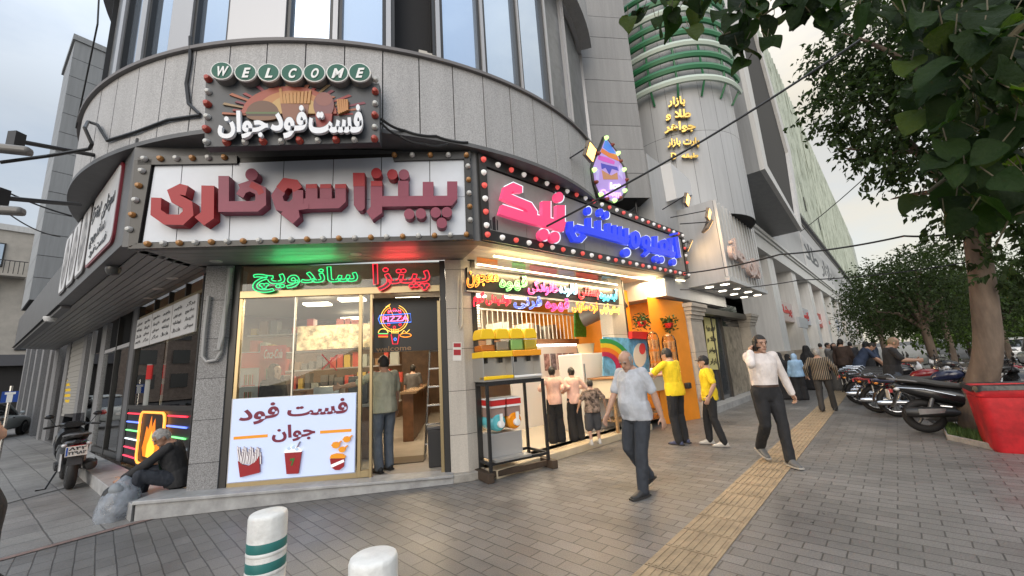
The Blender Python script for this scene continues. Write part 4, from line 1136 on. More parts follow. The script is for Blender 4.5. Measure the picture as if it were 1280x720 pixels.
for i in range(22):
    a = R(8 + i * 7.8); r0 = 330 + 120 * ((i * 7) % 5) / 5
    q = [(cx + 60 * math.cos(a), cy - 40 * math.sin(a)), (cx + r0 * 1.3 * math.cos(a - .03), max(200, cy - r0 * .62 * math.sin(a - .03))), (cx + r0 * 1.3 * math.cos(a + .03), max(200, cy - r0 * .62 * math.sin(a + .03)))]
    ap(q, [(.3, .05, .05), (.38, .12, .06), (.2, .04, .06), (.3, .2, .1)][i % 4])
el(620, 400, 330, 190, (.34, .08, .05), 0, 180); el(640, 400, 250, 160, (.45, .2, .07), 0, 180); el(650, 400, 180, 130, (.5, .32, .12), 0, 180)
el(435, 400, 115, 90, (.14, .07, .04), 0, 180); ap([(320, 400), (550, 400), (545, 425), (325, 425)], (.07, .04, .03)); ap([(315, 388), (555, 388), (550, 402), (320, 402)], (.1, .14, .05)); el(435, 418, 112, 30, (.2, .1, .05), 180, 360)
ap([(560, 330), (760, 320), (735, 500), (590, 505)], (.24, .1, .06))
for i in range(9):
    x = 560 + i * 23; ap([(x, 330), (x - 12 + i * 3, 225 + (i * 37 % 40)), (x + 6 + i * 3, 222 + (i * 37 % 40)), (x + 18, 330)], (.48, .24, .08))
el(860, 340, 72, 90, (.2, .08, .08)); el(862, 300, 60, 46, (.26, .1, .08)); ap([(800, 400), (920, 400), (905, 520), (815, 520)], (.3, .06, .05))
for i in range(5): ap([(960 + i * 14, 400 - i * 6), (950 + i * 16, 300), (963 + i * 16, 300), (975 + i * 14, 400 - i * 6)], (.45, .2, .06))
art.build('artwork', parent=S, smooth=0)
wl = mat('letter_white', (.74, .76, .8), .4); wls = mat('letter_grey_side', (.14, .14, .145), .5)
def zq(f, a): return f(*a)
m_ = MB()
for s, q in (('فست', [(760, 545), (1135, 545), (1135, 345), (760, 345)]), ('فود', [(495, 580), (748, 580), (748, 350), (495, 350)]), ('جوان', [(130, 580), (480, 580), (480, 388), (130, 388)])):
    text_px(m_, FS, s, zz7(*q), .09, wl, depth=.04, bold=.036)
    text_px(m_, FS, s, zz7(*q), .04, wls, depth=.055, bold=.04)
m_.build('lettering', parent=S)
gdisc = mat('disc_green', (.012, .105, .07), .6); rimw = mat('disc_rim', (.72, .72, .7), .4)
rot = FS.n.to_track_quat('Z', 'Y').to_matrix()
for ch, x, y in zip('WELCOME', (155, 320, 480, 642, 798, 958, 1112), (107, 118, 120, 122, 121, 121, 119)):
    (X, Y), = zz7((x, y)); p = FS.W(X, Y, .10); r = (FS.W(X + 14, Y, .1) - p).length
    b = MB(); b.lathe([(r * .99, -.16), (r, 0), (r * .99, .012), (r * .9, .014)], p, 32, rimw, M=rot); b.lathe([(.0, .016), (r * .9, .0165)], p, 32, gdisc, M=rot)
    d = b.build('disc', parent=S)
    b = MB(); b.lathe([(r * .985, -.162), (r * 1.004, -.16), (r * 1.004, -.012), (r * .985, -.01)], p, 32, M=rot); b.build('disc_side', mat('disc_side', (.2, .19, .18), .5), d)
    b = MB(); w_ = 7.8 if ch in 'WM' else 5.4
    text_px(b, FS, ch, [(X - w_, Y + 6), (X + w_ - 1.5, Y + 5.6), (X + w_ + .5, Y - 6.6), (X - w_ + 2, Y - 6.2)], .122, white_m, depth=.006, bold=.035, shear=.15)
    # small slab serifs
    b.build('letter', white_m, d)
bulbs(S, FS, [zz7(q)[0] for q in line((62, 165), (48, 600), 6)] + [zz7(q)[0] for q in line((190, 605), (1075, 585), 8)] + [zz7(q)[0] for q in line((1215, 580), (1222, 170), 6)], .004, [bred, bw], r=.042, depth=.06)

# ---- juice shop sign: pink and blue back-lit letters
S = thing('ice_cream_sign', 'grey juice shop sign with glowing pink and blue Persian letters and chasing bulbs', 'sign', FI.P(2.5, 3.4, 0))
def fiq(px): return [FI.uz(x, y, .02) for x, y in px]
m_ = MB()
for k in range(9):
    u0, u1 = .18 + k * (uI - .3) / 9 + .004, .18 + (k + 1) * (uI - .3) / 9 - .004
    def zt_(u): return FZ1 + (fi_t1 - FZ1) * u / uI - .22
    def zb_(u): return FZ0 + (fi_b1 - FZ0) * u / uI + .17
    m_.prism(FI, [(u0, zb_(u0)), (u1, zb_(u1)), (u1, zt_(u1)), (u0, zt_(u0))], .004, .02)
m_.build('panel', mat('sign_grey', (.31, .295, .28), .6, metal=.0, var=.05), S)
m_ = MB()
for (a, b_) in (((0.02, 'b'), (uI - .02, 'b')), ((0.02, 't'), (uI - .02, 't'))):
    e = lambda u, t: (FZ1 + (fi_t1 - FZ1) * u / uI) if t == 't' else (FZ0 + (fi_b1 - FZ0) * u / uI)
    if a[1] == 't': q = [(a[0], e(a[0], 't') - .2), (b_[0], e(b_[0], 't') - .2), (b_[0], e(b_[0], 't') - .03), (a[0], e(a[0], 't') - .03)]
    else: q = [(a[0], e(a[0], 'b') + .01), (b_[0], e(b_[0], 'b') + .01), (b_[0], e(b_[0], 'b') + .17), (a[0], e(a[0], 'b') + .17)]
    m_.prism(FI, q, .004, .05)
for u in (.02, uI - .16): m_.prism(FI, [(u, e(u, 'b') + .172), (u + .14, e(u + .14, 'b') + .172), (u + .14, e(u + .14, 't') - .202), (u, e(u, 't') - .202)], .004, .05)
m_.build('frame', frame_m, S)
lr = glow('bulb_red_lit', (1, .12, .1), .2); lw = glow('bulb_white_lit', (1, .95, .85), .15)
def ulin(u0, u1, n, f): return [FI.P(u0 + (u1 - u0) * i / (n - 1), 0, 0) + Vector((0, 0, f(u0 + (u1 - u0) * i / (n - 1)))) for i in range(n)]
def bulbs3(sign, fr, P, mats, r):
    for i, p in enumerate(P):
        m = mats[i % len(mats)]
        if m.name not in bulb_me:
            b = MB(); b.lathe([(r * 1.05, 0), (r, .012), (r * .95, .024), (r * .6, .046), (.0, .05)], (0, 0, 0), 14)
            q = b.build('bulb', m); bulb_me[m.name] = q.data; bpy.data.objects.remove(q)
        ob = bpy.data.objects.new('bulb', bulb_me[m.name]); col.objects.link(ob); ob.parent = sign
        ob.matrix_local = XF[sign.name].inverted() @ Matrix.Translation(p + fr.n * .05) @ fr.n.to_track_quat('Z', 'Y').to_matrix().to_4x4()
bulbs3(S, FI, ulin(.1, uI - .1, 26, lambda u: e(u, 't') - .115), [lr, lw], .04)
bulbs3(S, FI, ulin(.1, uI - .1, 26, lambda u: e(u, 'b') + .09), [lr, lw], .04)
bulbs3(S, FI, [FI.P(.09, z, 0) for z in (3.5, 3.7, 3.9, 4.1, 4.3)] + [FI.P(uI - .09, z, 0) for z in (3.95, 4.15, 4.35, 4.55)], [lw, lr], .04)
pink = mat('letter_pink', (.85, .06, .18), .4, emit=.24, ecol=(1, .09, .25)); blue = mat('letter_blue', (.02, .04, .7), .4, emit=.24, ecol=(.03, .08, 1))
halo_m = glow('halo_white', (.8, .88, 1), .42); lside = mat('letter_bronze', (.2, .13, .06), .4)
lt = MB(); hl = MB(); k3 = [0]
def LS(pts, w, m, f, s, closed=False):
    k3[0] += 1; e_ = k3[0] * .0006; q = f(*pts)
    stroke(lt, FI, q, w / s, .085, .15 + e_, m, closed); stroke(hl, FI, q, w / s * 1.22, .021, .026 + e_ * .2, halo_m, closed); stroke(lt, FI, q, w / s * .98, .075, .082 + e_ * .1, white_m, closed)
def LD(x, y, rx, ry, m, f, s):
    k3[0] += 1; e_ = k3[0] * .0006; (X, Y), = f((x, y)); pdot(lt, FI, X, Y, rx / s, ry / s, .085, .15 + e_, m); pdot(hl, FI, X, Y, rx / s * 1.25, ry / s * 1.25, .021, .026 + e_ * .2, halo_m); pdot(lt, FI, X, Y, rx / s * .98, ry / s * .98, .075, .082 + e_ * .1, white_m)
z3 = zc(600, 220, 7.2)
LS([(345, 150), (345, 118), (300, 98), (255, 120), (238, 185), (330, 225), (440, 270), (480, 330), (478, 375)], 72, pink, z3, 7.2)
LS([(190, 300), (330, 345), (480, 388), (620, 420), (765, 455)], 88, pink, z3, 7.2)
LS([(600, 225), (600, 400)], 72, pink, z3, 7.2); LS([(728, 262), (728, 455)], 74, pink, z3, 7.2)
LD(714, 188, 38, 46, pink, z3, 7.2); LD(575, 527, 44, 52, pink, z3, 7.2); LD(676, 550, 42, 50, pink, z3, 7.2)
z4_ = zc(700, 240, 6.54)
LS([(88, 240), (92, 320), (125, 385), (170, 390), (205, 350)], 42, blue, z4_, 6.54)
LS([(135, 292), (300, 330), (430, 368), (565, 405)], 56, blue, z4_, 6.54)
for x, y0, y1 in ((240, 210, 320), (320, 232, 330), (400, 255, 350), (448, 270, 365), (492, 280, 380), (545, 295, 415)): LS([(x, y0), (x, y1)], 34, blue, z4_, 6.54)
for x, y in ((235, 152), (335, 165), (383, 186)): LD(x, y, 22, 32, blue, z4_, 6.54)
LD(545, 495, 30, 34, blue, z4_, 6.54)
LS([(620 + 26 * math.cos(t), 390 + 56 * math.sin(t)) for t in [i * math.pi / 6 for i in range(12)]], 30, blue, z4_, 6.54, True)
LS([(706 + 24 * math.cos(t), 410 + 40 * math.sin(t)) for t in [i * math.pi / 6 for i in range(12)]], 28, blue, z4_, 6.54, True)
LS([(726, 430), (722, 490), (690, 520)], 26, blue, z4_, 6.54)
LS([(725, 462), (850, 490), (945, 512)], 44, blue, z4_, 6.54)
for x, y0, y1 in ((785, 360, 480), (908, 375, 505)): LS([(x, y0), (x, y1)], 28, blue, z4_, 6.54)
LS([(855 + 24 * math.cos(t), 440 + 40 * math.sin(t)) for t in [i * math.pi / 6 for i in range(12)]], 28, blue, z4_, 6.54, True)
LS([(952, 365), (978, 535)], 26, blue, z4_, 6.54); LS([(920, 345), (965, 335)], 16, blue, z4_, 6.54)
for x, y in ((793, 545), (832, 553), (932, 572)): LD(x, y, 20, 27, blue, z4_, 6.54)
lt.build('lettering', parent=S); hl.build('letter_halo', parent=S)  # halo: emissive plates wider than the letters imitate their glow on the panel
m_ = MB()
for pp in ([(615.5, 272), (619, 270), (620, 288), (616, 287)], [(613, 288), (624, 290), (624, 291.5), (613, 289.5)], [(613, 275), (614.3, 275), (614.6, 286), (613.4, 285)], [(621, 274), (622.4, 276), (622.6, 288), (621.2, 287)]): m_.pxprism(FI, pp, .021, .026)
m_.build('small_emblem', black_m, S)

# ---- ice-cream shaped lamp sign on top
S = thing('cone_sign', 'lit ice cream shaped sign with purple scoop and green bulbs above the juice sign', 'sign', FI.W(757, 250, .12))
z6 = zc(725, 160, 5.143)
out = [(165, 62), (200, 110), (240, 165), (262, 225), (285, 270), (296, 330), (290, 400), (262, 450), (210, 472), (130, 432), (95, 345), (82, 260), (105, 195), (140, 130)]
m_ = MB(); m_.pxprism(FI, z6(*[(186 + (x - 186) * 1.14, 270 + (y - 270) * 1.07) for x, y in out]), .02, .1); m_.build('backing', frame_m, S)
ic = MB(); q_ = [0]
def pc(pts, c, e=.14):
    q_[0] += 1; ic.pxprism(FI, z6(*pts), .101, .104 + q_[0] * .0008, mat('cone_%d' % q_[0], c, .4, emit=e, ecol=c))
pc(out, (.5, .34, .8)); pc([(165, 66), (198, 110), (232, 165), (190, 160), (148, 125)], (.06, .25, .85)); pc([(140, 130), (190, 160), (235, 170), (255, 215), (190, 190), (132, 155)], (.75, .2, .03))
pc([(120, 175), (180, 190), (225, 215), (220, 235), (150, 215), (115, 200)], (.7, .1, .55)); pc([(135, 225), (170, 235), (240, 250), (248, 275), (205, 262), (190, 300), (165, 255), (140, 265)], (.06, .06, .5))
pc([(140, 270), (175, 290), (200, 305), (240, 285), (245, 330), (150, 330)], (.55, .25, .12)); pc([(100, 255), (125, 270), (122, 350), (105, 330)], (.6, .5, .95)); pc([(255, 240), (272, 280), (275, 330), (250, 300)], (.6, .5, .95))
ic.build('picture', parent=S)
m_ = MB(); text_px(m_, FI, 'Ice', z6((195, 395), (262, 390), (262, 345), (195, 350)), .125, glow('cone_white', (1, .95, .8), .5), depth=.006, bold=.04)
text_px(m_, FI, 'Cream', z6((130, 440), (264, 450), (264, 400), (130, 392)), .127, glow('cone_pinkish', (.9, .5, 1), .5), depth=.006, bold=.04); m_.build('lettering', parent=S)
bulbs(S, FI, z6((163, 66), (240, 165), (278, 270), (282, 405), (217, 468), (128, 430), (86, 272)), .105, [glow('bulb_green', (.5, 1, .25), 1.0)], r=.045, depth=.07)
bulbs(S, FI, z6((205, 110), (258, 215), (296, 335), (255, 450), (170, 458), (100, 350), (115, 165)), .105, [mat('bulb_dark', (.25, .05, .03), .3)], r=.04, depth=.06)

# ---- neon words above the glass
neonr = {}
def neon(name, c, s=4.0): return glow('neon_' + name, c, s * .34)
m_ = MB()
S = thing('neon_sign', 'green neon outline of the Persian word for sandwich over the glass', 'sign', F.W(380, 350, .06))
text_px(m_, F, 'ساندویچ', [(316, 366), (447, 361), (447, 333), (316, 335)], .1, neon('green', (.05, 1, .3), 1.7), neon=.0075, bold=.02)
m_.build('tube', parent=S)
m_ = MB(); text_px(m_, F, 'ساندویچ', [(316, 366), (447, 361), (447, 333), (316, 335)], .085, mat('acrylic_dark_green', (.01, .05, .02), .3), depth=.006, bold=.02); m_.build('backing', parent=S)
area('neon_glow', F.W(380, 338, .28), 2.2, .9, (.05, 1, .25), rot=(math.pi, 0, 0), sizey=.1)
S = thing('neon_sign', 'red neon outline of the Persian word for pizza over the shop door', 'sign', F.W(500, 345, .06))
m_ = MB(); text_px(m_, F, 'پیتزا', [(466, 366), (537, 362), (537, 328), (466, 330)], .1, neon('red', (1, .03, .06), 2.2), neon=.0075, bold=.02); m_.build('tube', parent=S)
m_ = MB(); text_px(m_, F, 'پیتزا', [(466, 366), (537, 362), (537, 328), (466, 330)], .085, mat('acrylic_dark_red', (.1, .01, .015), .3), depth=.006, bold=.02); m_.build('backing', parent=S)
area('neon_glow', F.W(500, 334, .28), 2.2, .5, (1, .05, .05), rot=(math.pi, 0, 0), sizey=.1)
# ---- neon pizza emblem hung in the doorway
S = thing('neon_emblem', 'black board with a neon pizza emblem hanging inside the doorway', 'sign', F.W(508, 400, -.4))
FE = F.shift(-.4)
m_ = MB(); m_.pxprism(FE, [(466, 373), (549, 371), (550, 437), (466, 441)], -.04, 0); m_.build('board', mat('board_black', (.008, .008, .01), .3), S)
def ncirc(mb, cx, cy, rx, ry, m, a0=0, a1=360, n=28, r=.006):
    pts = [FE.W(cx + rx * math.cos(R(a0 + (a1 - a0) * i / n)), cy - ry * math.sin(R(a0 + (a1 - a0) * i / n)), .02) for i in range(n + (1 if a1 - a0 < 360 else 0))]
    mb.tube(pts, r, 6, closed=(a1 - a0 == 360), m=m)
def nline(mb, pts, m, r=.0055, o=.02): mb.tube([FE.W(x, y, o) for x, y in pts], r, 6, m=m)
ny, npk, nb, ng, no = neon('yellow', (1, .62, .12), 2.6), neon('pink', (1, .2, .5), 3), neon('blue', (.1, .25, 1), 3), neon('leaf', (.2, 1, .25), 2), neon('orange', (1, .3, .04), 2.6)
m_ = MB(); ncirc(m_, 493, 398, 17, 17, ny, 110, 430); ncirc(m_, 493, 398, 14.5, 14.5, no, 110, 430); nline(m_, [(493, 398), (486, 382)], no); nline(m_, [(488, 380), (482, 384)], ny)
for a in range(0, 360, 45): ncirc(m_, 493 + 10 * math.cos(R(a)), 398 - 11 * math.sin(R(a)), 1.5, 1.5, neon('red', (1, .03, .06)), n=10, r=.006)
m_.build('neon_pizza', parent=S)
m_ = MB(); nline(m_, [(475, 394), (513, 392), (514, 402.5), (475, 404.5), (473, 399), (475, 394)], nb, .006, .03); m_.build('neon_frame', parent=S)
m_ = MB(); text_px(m_, FE, 'PIZZA', [(478, 402.6), (511, 401), (511, 394), (478, 395.6)], .03, npk, depth=.006, bold=.02); text_px(m_, FE, 'JAVAN', [(485, 391), (501, 390.3), (501, 387), (485, 387.6)], .03, npk, depth=.006, bold=.0); m_.build('lettering', parent=S)
m_ = MB(); ncirc(m_, 479, 416, 6, 5, ny, 0, 180, r=.007); nline(m_, [(473, 417), (485, 417)], ng, .007); nline(m_, [(473, 419), (485, 419)], neon('red', (1, .03, .06)), .007); nline(m_, [(473, 421), (485, 421)], no, .007)
nline(m_, [(489, 418), (491, 430), (497, 430), (499, 418)], neon('red', (1, .03, .06)), .007)
for k in range(4): nline(m_, [(490 + k * 2.5, 417), (489.5 + k * 2.7, 411)], ny, .006)
ncirc(m_, 494, 424, 1.6, 1.6, nb, n=10, r=.006); ncirc(m_, 507, 419, 7, 2.4, no, r=.007); nline(m_, [(502, 417), (505, 413), (508, 416), (512, 412)], ny, .006)
m_.build('neon_snacks', parent=S)
m_ = MB(); text_px(m_, FE, 'welcome', [(470, 440), (514, 437.5), (514, 431), (470, 433.5)], .01, mat('bronze_letter', (.3, .17, .08), .4), depth=.01, bold=.01); m_.build('lettering', parent=S)
# ---- light box on the glass
S = thing('light_box', 'white lit poster box with maroon Persian words, fries, cup and bucket', 'sign', F.W(365, 600, .05))
LBX = [(291, 499.5), (445, 491), (443, 590.5), (284, 604)]
m_ = MB(); m_.pxprism(F, LBX, .022, .05, mat('lightbox_face', (.5, .58, .8), .35, emit=.17, ecol=(.6, .72, 1.0))); m_.build('face', parent=S, bevel=.006)
m_ = MB(); m_.pxprism(F, [(290, 498.6), (446.2, 490.2), (444.2, 591.4), (283, 605)], .015, .021); m_.build('edge', alu_m, S)
maroon = mat('print_maroon', (.17, .004, .035), .4); orp = mat('print_orange', (.75, .28, .01), .4, emit=.1); redp = mat('print_red', (.3, .004, .012), .4); wht = mat('print_white', (.75, .75, .76), .4, emit=.3)
z8 = zc(280, 480, 5.54); m_ = MB()
for s, q in (('فست', [(438, 228), (858, 204), (856, 92), (437, 142)]), ('فود', [(103, 292), (382, 262), (380, 122), (100, 152)]), ('جوان', [(332, 408), (632, 385), (630, 268), (330, 290)])):
    text_px(m_, F, s, z8(*q), .054, maroon, depth=.004, bold=.03)
m_.build('lettering', parent=S)
m_ = MB(); k4 = [0]
def lp(pts, m):
    k4[0] += 1; m_.pxprism(F, z8(*pts), .0505, .0525 + k4[0] * .0005, m)
lp([(66, 386), (302, 368), (302, 348), (66, 366)], orp); m_.build('orange_bar', parent=S, smooth=0); m_ = MB(); lp([(665, 344), (882, 330), (882, 310), (665, 324)], orp); m_.build('orange_bar', parent=S, smooth=0); m_ = MB()
frie = mat('print_fry', (.68, .66, .66), .4, emit=.25); fln = mat('print_line', (.3, .22, .26), .5)
rr3 = random.Random(2)
for i in range(30):
    x = 95 + (i % 15) * 10.4; y = 432 + (i * 53 % 70); dx = (i % 15 - 7) * .9
    lp([(x + 8, 555), (x + dx, y), (x + 9 + dx, y - 1), (x + 16, 555)], fln); lp([(x + 10, 555), (x + 2 + dx, y + 2), (x + 7.4 + dx, y + 1), (x + 14.5, 555)], frie)
lp([(95, 535), (110, 648), (246, 614), (243, 498), (215, 540), (165, 568), (125, 560)], redp)
m_.build('printed_fries', parent=S, smooth=0); m_ = MB()
lp([(418, 476), (536, 468), (514, 621), (432, 624)], redp); lp([(412, 470), (440, 445), (475, 430), (515, 440), (540, 462), (535, 470), (418, 478)], wht)
for c_ in ((450, 448), (480, 440), (505, 452)): lp([(c_[0] + 14 * math.cos(t * .6), c_[1] + 11 * math.sin(t * .6)) for t in range(10)], mat('ice_blue', (.4, .52, .66), .4, emit=.2))
lp([(500, 440), (520, 400), (525, 402), (506, 442)], fln)
lp([(456, 518), (490, 512), (486, 528), (472, 566), (462, 566), (474, 530), (456, 533)], mat('print_green', (.03, .16, .02), .5))
m_.build('printed_cup', parent=S, smooth=0); m_ = MB()
lp([(733, 520), (834, 514), (828, 574), (800, 596), (770, 596), (742, 578)], redp); lp([(738, 560), (828, 522), (832, 540), (745, 580)], wht)
lp([(730, 516), (740, 492), (775, 482), (820, 486), (842, 502), (836, 514)], orp)
for cx, cy, r in ((772, 424, 28), (848, 384, 26), (816, 455, 24)):
    lp([(cx + r * math.cos(t * .45) * (1 + .15 * math.sin(3 * t)), cy + r * .8 * math.sin(t * .45)) for t in range(14)], orp); lp([(cx + 10, cy - 12), (cx + 34, cy - 30), (cx + 40, cy - 22), (cx + 18, cy - 4)], orp)
m_.build('printed_bucket', parent=S, smooth=0)
# the red cross tape on the glass
m_ = MB(); stroke(m_, F, [(402, 443), (421, 463)], 1.5, -.004, -.002, redp); stroke(m_, F, [(421, 444), (402, 462)], 1.5, -.004, -.0015, redp)
tag(m_.build('tape_cross', redp), 'thin red tape cross stuck on the front shop glass', 'sticker')
for y in (431, 441):
    pass
m_ = MB(); c2_ = Fr(V2(c2), V2(c3 - c2)); 
fpil = F.shift(.06)
m_.pxprism(fpil, [(566, 428), (577, 428), (577, 451), (566, 451)], .004, .008, mat('notice_white', (.6, .58, .55), .5))
m_.pxprism(fpil, [(567, 429), (576, 429), (576, 434), (567, 434)], .0085, .0105, redp); m_.pxprism(fpil, [(567, 437), (576, 437), (576, 444), (567, 444)], .0085, .0105, redp)
tag(m_.build('notice', None), 'small red and white notice stuck on the pale corner pillar', 'notice')
# ---- juice menu in neon
S = thing('neon_menu', 'black board of colourful neon Persian drink names across the juice shop front', 'sign', I.W(680, 370, .06))
m_ = MB(); m_.pxprism(I, [(584, 334), (773, 357), (774, 381), (585, 362)], .0, .05); m_.build('board', mat('board_black', (.008, .008, .01), .3), S)
m_ = MB(); m_.pxprism(I, [(584, 362.5), (774, 381.5), (774, 383), (584, 364)], .0, .06); m_.build('rail', alu_m, S)
z5 = zc(580, 320, 6.095)
words = [('معجون', [(22, 242), (262, 225), (262, 125), (22, 115)], no), ('قهوه', [(270, 268), (480, 262), (480, 155), (272, 150)], ng), ('خانوادگی', [(488, 290), (722, 304), (722, 190), (490, 175)], neon('magenta', (1, .08, .35), 2.5)),
    ('فالوده', [(728, 305), (865, 315), (865, 213), (728, 203)], neon('sky', (.25, .6, 1), 3)), ('بستنی', [(872, 325), (1028, 338), (1028, 240), (872, 228)], neon('red', (1, .03, .06))), ('آبمیوه', [(1035, 342), (1170, 350), (1170, 253), (1035, 248)], neon('cyan', (.06, .6, 1), 3)),
    ('نوشیدنی گرم', [(72, 385), (355, 398), (355, 285), (72, 270)], neon('red', (1, .03, .06))), ('فرنی', [(380, 398), (592, 412), (592, 308), (380, 305)], neon('indigo', (.12, .2, 1), 3)), ('قهوه', [(620, 420), (800, 428), (800, 328), (620, 323)], neon('magenta', (1, .08, .35))),
    ('ذرت مکزیکی', [(825, 430), (1018, 440), (1018, 348), (825, 343)], no), ('بستنی قیفی', [(1040, 442), (1182, 450), (1182, 368), (1040, 363)], ny)]
for i, (s, q, m) in enumerate(words):
    m_ = MB(); text_px(m_, I, s, z5(*q), .085, m, neon=.0065, bold=.012); m_.build('neon_word', parent=S)
    m_ = MB(); text_px(m_, I, s, z5(*q), .07, mat('neon_back', (.03, .02, .025), .4), depth=.006, bold=.05); m_.build('word_backing', parent=S)
# neon words mirrored in the soffit, painted there as flat coloured squares
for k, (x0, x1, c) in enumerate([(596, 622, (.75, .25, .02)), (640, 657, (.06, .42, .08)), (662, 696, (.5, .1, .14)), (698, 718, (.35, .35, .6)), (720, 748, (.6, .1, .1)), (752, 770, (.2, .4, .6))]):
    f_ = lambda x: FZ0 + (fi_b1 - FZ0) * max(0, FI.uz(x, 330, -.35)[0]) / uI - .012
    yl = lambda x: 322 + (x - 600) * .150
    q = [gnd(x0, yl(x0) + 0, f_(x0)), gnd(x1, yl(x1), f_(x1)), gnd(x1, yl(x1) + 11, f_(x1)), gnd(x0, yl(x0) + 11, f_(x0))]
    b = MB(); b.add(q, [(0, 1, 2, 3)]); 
    tag(b.build('painted_reflection', mat('soffit_reflection%d' % k, c, .3), smooth=0), ['orange', 'green', 'dark pink', 'lilac', 'red', 'pale blue'][k] + ' neon reflection painted on the juice shop soffit', 'soffit_reflection')

# ---- flood lamps on arms
def flood(px, py, base_px, o, label, turn=0.0, tilt=-.3, e=5):
    p = FI.W(px, py, o); a = FI.W(base_px[0], base_px[1], .0)
    t = thing('flood_lamp', label, 'lamp', p, group='flood lamps on the shop signs')
    Mx = Matrix.Rotation(math.atan2(FI.n.y, FI.n.x) - math.pi / 2 + turn, 3, 'Z') @ Matrix.Rotation(tilt, 3, 'X')
    m_ = MB(); m_.box(p, (.36, .07, .27), rot=Mx); m_.build('housing', mat('flood_body', (.16, .13, .1), .4), t, bevel=.01)
    m_ = MB(); m_.box(p + Mx @ Vector((0, .039, 0)), (.31, .008, .22), rot=Mx); m_.build('lens', glow('flood_lens', (1, .5, .13), 2.2), t)
    m_ = MB(); bp = p + Mx @ Vector((0, -.06, .1)); m_.tube([a, bp], .014); m_.tube([bp + Vector((0, 0, .02)), p + Mx @ Vector((-.19, 0, 0))], .012); m_.tube([bp + Vector((0, 0, .02)), p + Mx @ Vector((.19, 0, 0))], .012); m_.build('arm', dark_m, t)
    l = bpy.data.lights.new('flood_light', 'AREA'); l.shape = 'RECTANGLE'; l.size = .2; l.size_y = .14; l.energy = e; l.color = (1, .66, .32)
    q = bpy.data.objects.new('flood_light', l); col.objects.link(q); q.location = p + Mx @ Vector((0, .06, 0)); q.rotation_euler = (Mx @ Vector((0, 1, 0))).to_track_quat('-Z', 'Y').to_euler()
flood(737, 190, (690, 212), .5, 'brightest flood lamp, left of the ice cream shaped sign', .25, -.4)
flood(858, 250, (828, 262), .6, 'flood lamp on a short arm above the right end of the juice sign', .2, -.3, 3)
flood(885, 268, (838, 272), .75, 'flood lamp at the end of a long arm right of the juice sign', .2, -.3, 2)
flood(884, 283, (850, 280), .75, 'flood lamp hanging below the long arm and facing sideways', .7, -.6, 2)
flood(861, 307, (853, 305), .2, 'small flood lamp at the right edge of the blue letters', .5, -.5, 1.5)

# ---- side street sign boards and menu boards
sb_m = mat('board_white', (.6, .6, .61), .4, var=.1, vscale=2); srim = mat('board_rim', (.2, .02, .03), .4); gph = mat('photo_grey', (.26, .25, .25), .5, var=.7, vscale=5)
boards = [(.45, 2.3), (2.45, 3.25), (3.35, 4.15), (4.25, 5.05)]
for k, (a, c_) in enumerate(boards):
    S = thing('side_sign', ['widest', 'second', 'third', 'last'][k] + ' white rounded board on the side fascia' + (' with handwriting and a red rim' if k == 0 else ', counted from the front corner'), 'sign', FLs.P(a, 3.5, .02))
    rc = .12
    def rrect(i): return [(a + i + rc - rc * math.cos(R(t)), 3.44 + i + rc - rc * math.sin(R(t))) for t in (0, 30, 60, 90)] + [(c_ - i - rc + rc * math.sin(R(t)), 3.44 + i + rc - rc * math.cos(R(t))) for t in (0, 30, 60, 90)] + [(c_ - i - rc + rc * math.cos(R(t)), 4.6 - i - rc + rc * math.sin(R(t))) for t in (0, 30, 60, 90)] + [(a + i + rc - rc * math.sin(R(t)), 4.6 - i - rc + rc * math.cos(R(t))) for t in (0, 30, 60, 90)]
    m_ = MB(); m_.prism(FLs, rrect(0), .002, .03); m_.build('rim', srim if k == 0 else mat('rim_dark', (.12, .11, .11), .5), S)
    m_ = MB(); m_.prism(FLs, rrect(.035), .0305, .036); m_.build('board', sb_m, S)
    m_ = MB()
    if k == 0:
        for (s, z0, z1, u0, u1) in (('پیتزا', 4.1, 4.42, 1.5, 2.2), ('سوخاری', 3.98, 4.3, .6, 1.4), ('ساندویچ', 3.7, 3.95, 1.0, 2.1), ('فست فود', 3.52, 3.68, .8, 2.0)):
            text_quad(m_, s, [FLs.P(u1, z0, .04), FLs.P(u0, z0, .04), FLs.P(u0, z1, .04), FLs.P(u1, z1, .04)], FLs.n, black_m, depth=.004, bold=.01, shear=.2)
        m_.build('lettering', parent=S)
    else:
        m_.prism(FLs, [(a + .15 + (c_ - a - .3) * (.5 + .5 * math.cos(R(t))), 4.02 + .48 * math.sin(R(t)) + .04 * math.sin(R(t * 5))) for t in range(0, 360, 20)], .0365, .039); m_.build('picture', gph, S)
for k, (a, c_) in enumerate([(.25, 1.45), (1.48, 2.68), (2.71, 3.8)]):
    S = thing('menu_board', ['nearest', 'middle', 'farthest'][k] + ' white menu board of Persian writing over the side window', 'menu', Lf.P(a, 2.4, .05))
    m_ = MB(); m_.fbox(Lf, a, c_, 2.38, 2.97, .035, .06); m_.build('board', mat('menu_white', (.5, .5, .51), .4), S)
    m_ = MB(); ww = ['برگر', 'پیتزا مخصوص', 'ساندویچ', 'سیب زمینی', 'قارچ برگر', 'نوشابه', 'سوخاری', 'هات داگ']
    for r_ in range(4):
        for c3_ in range(2):
            z = 2.82 - r_ * .12; u1 = a + .08 + c3_ * (c_ - a) * .5; u2 = u1 + (c_ - a) * .36
            text_quad(m_, ww[(r_ * 2 + c3_ + k) % 8], [Lf.P(u2, z, .063), Lf.P(u1, z, .063), Lf.P(u1, z + .075, .063), Lf.P(u2, z + .075, .063)], Lf.n, black_m, depth=.002, bold=.01, res=1)
    m_.build('lettering', parent=S)
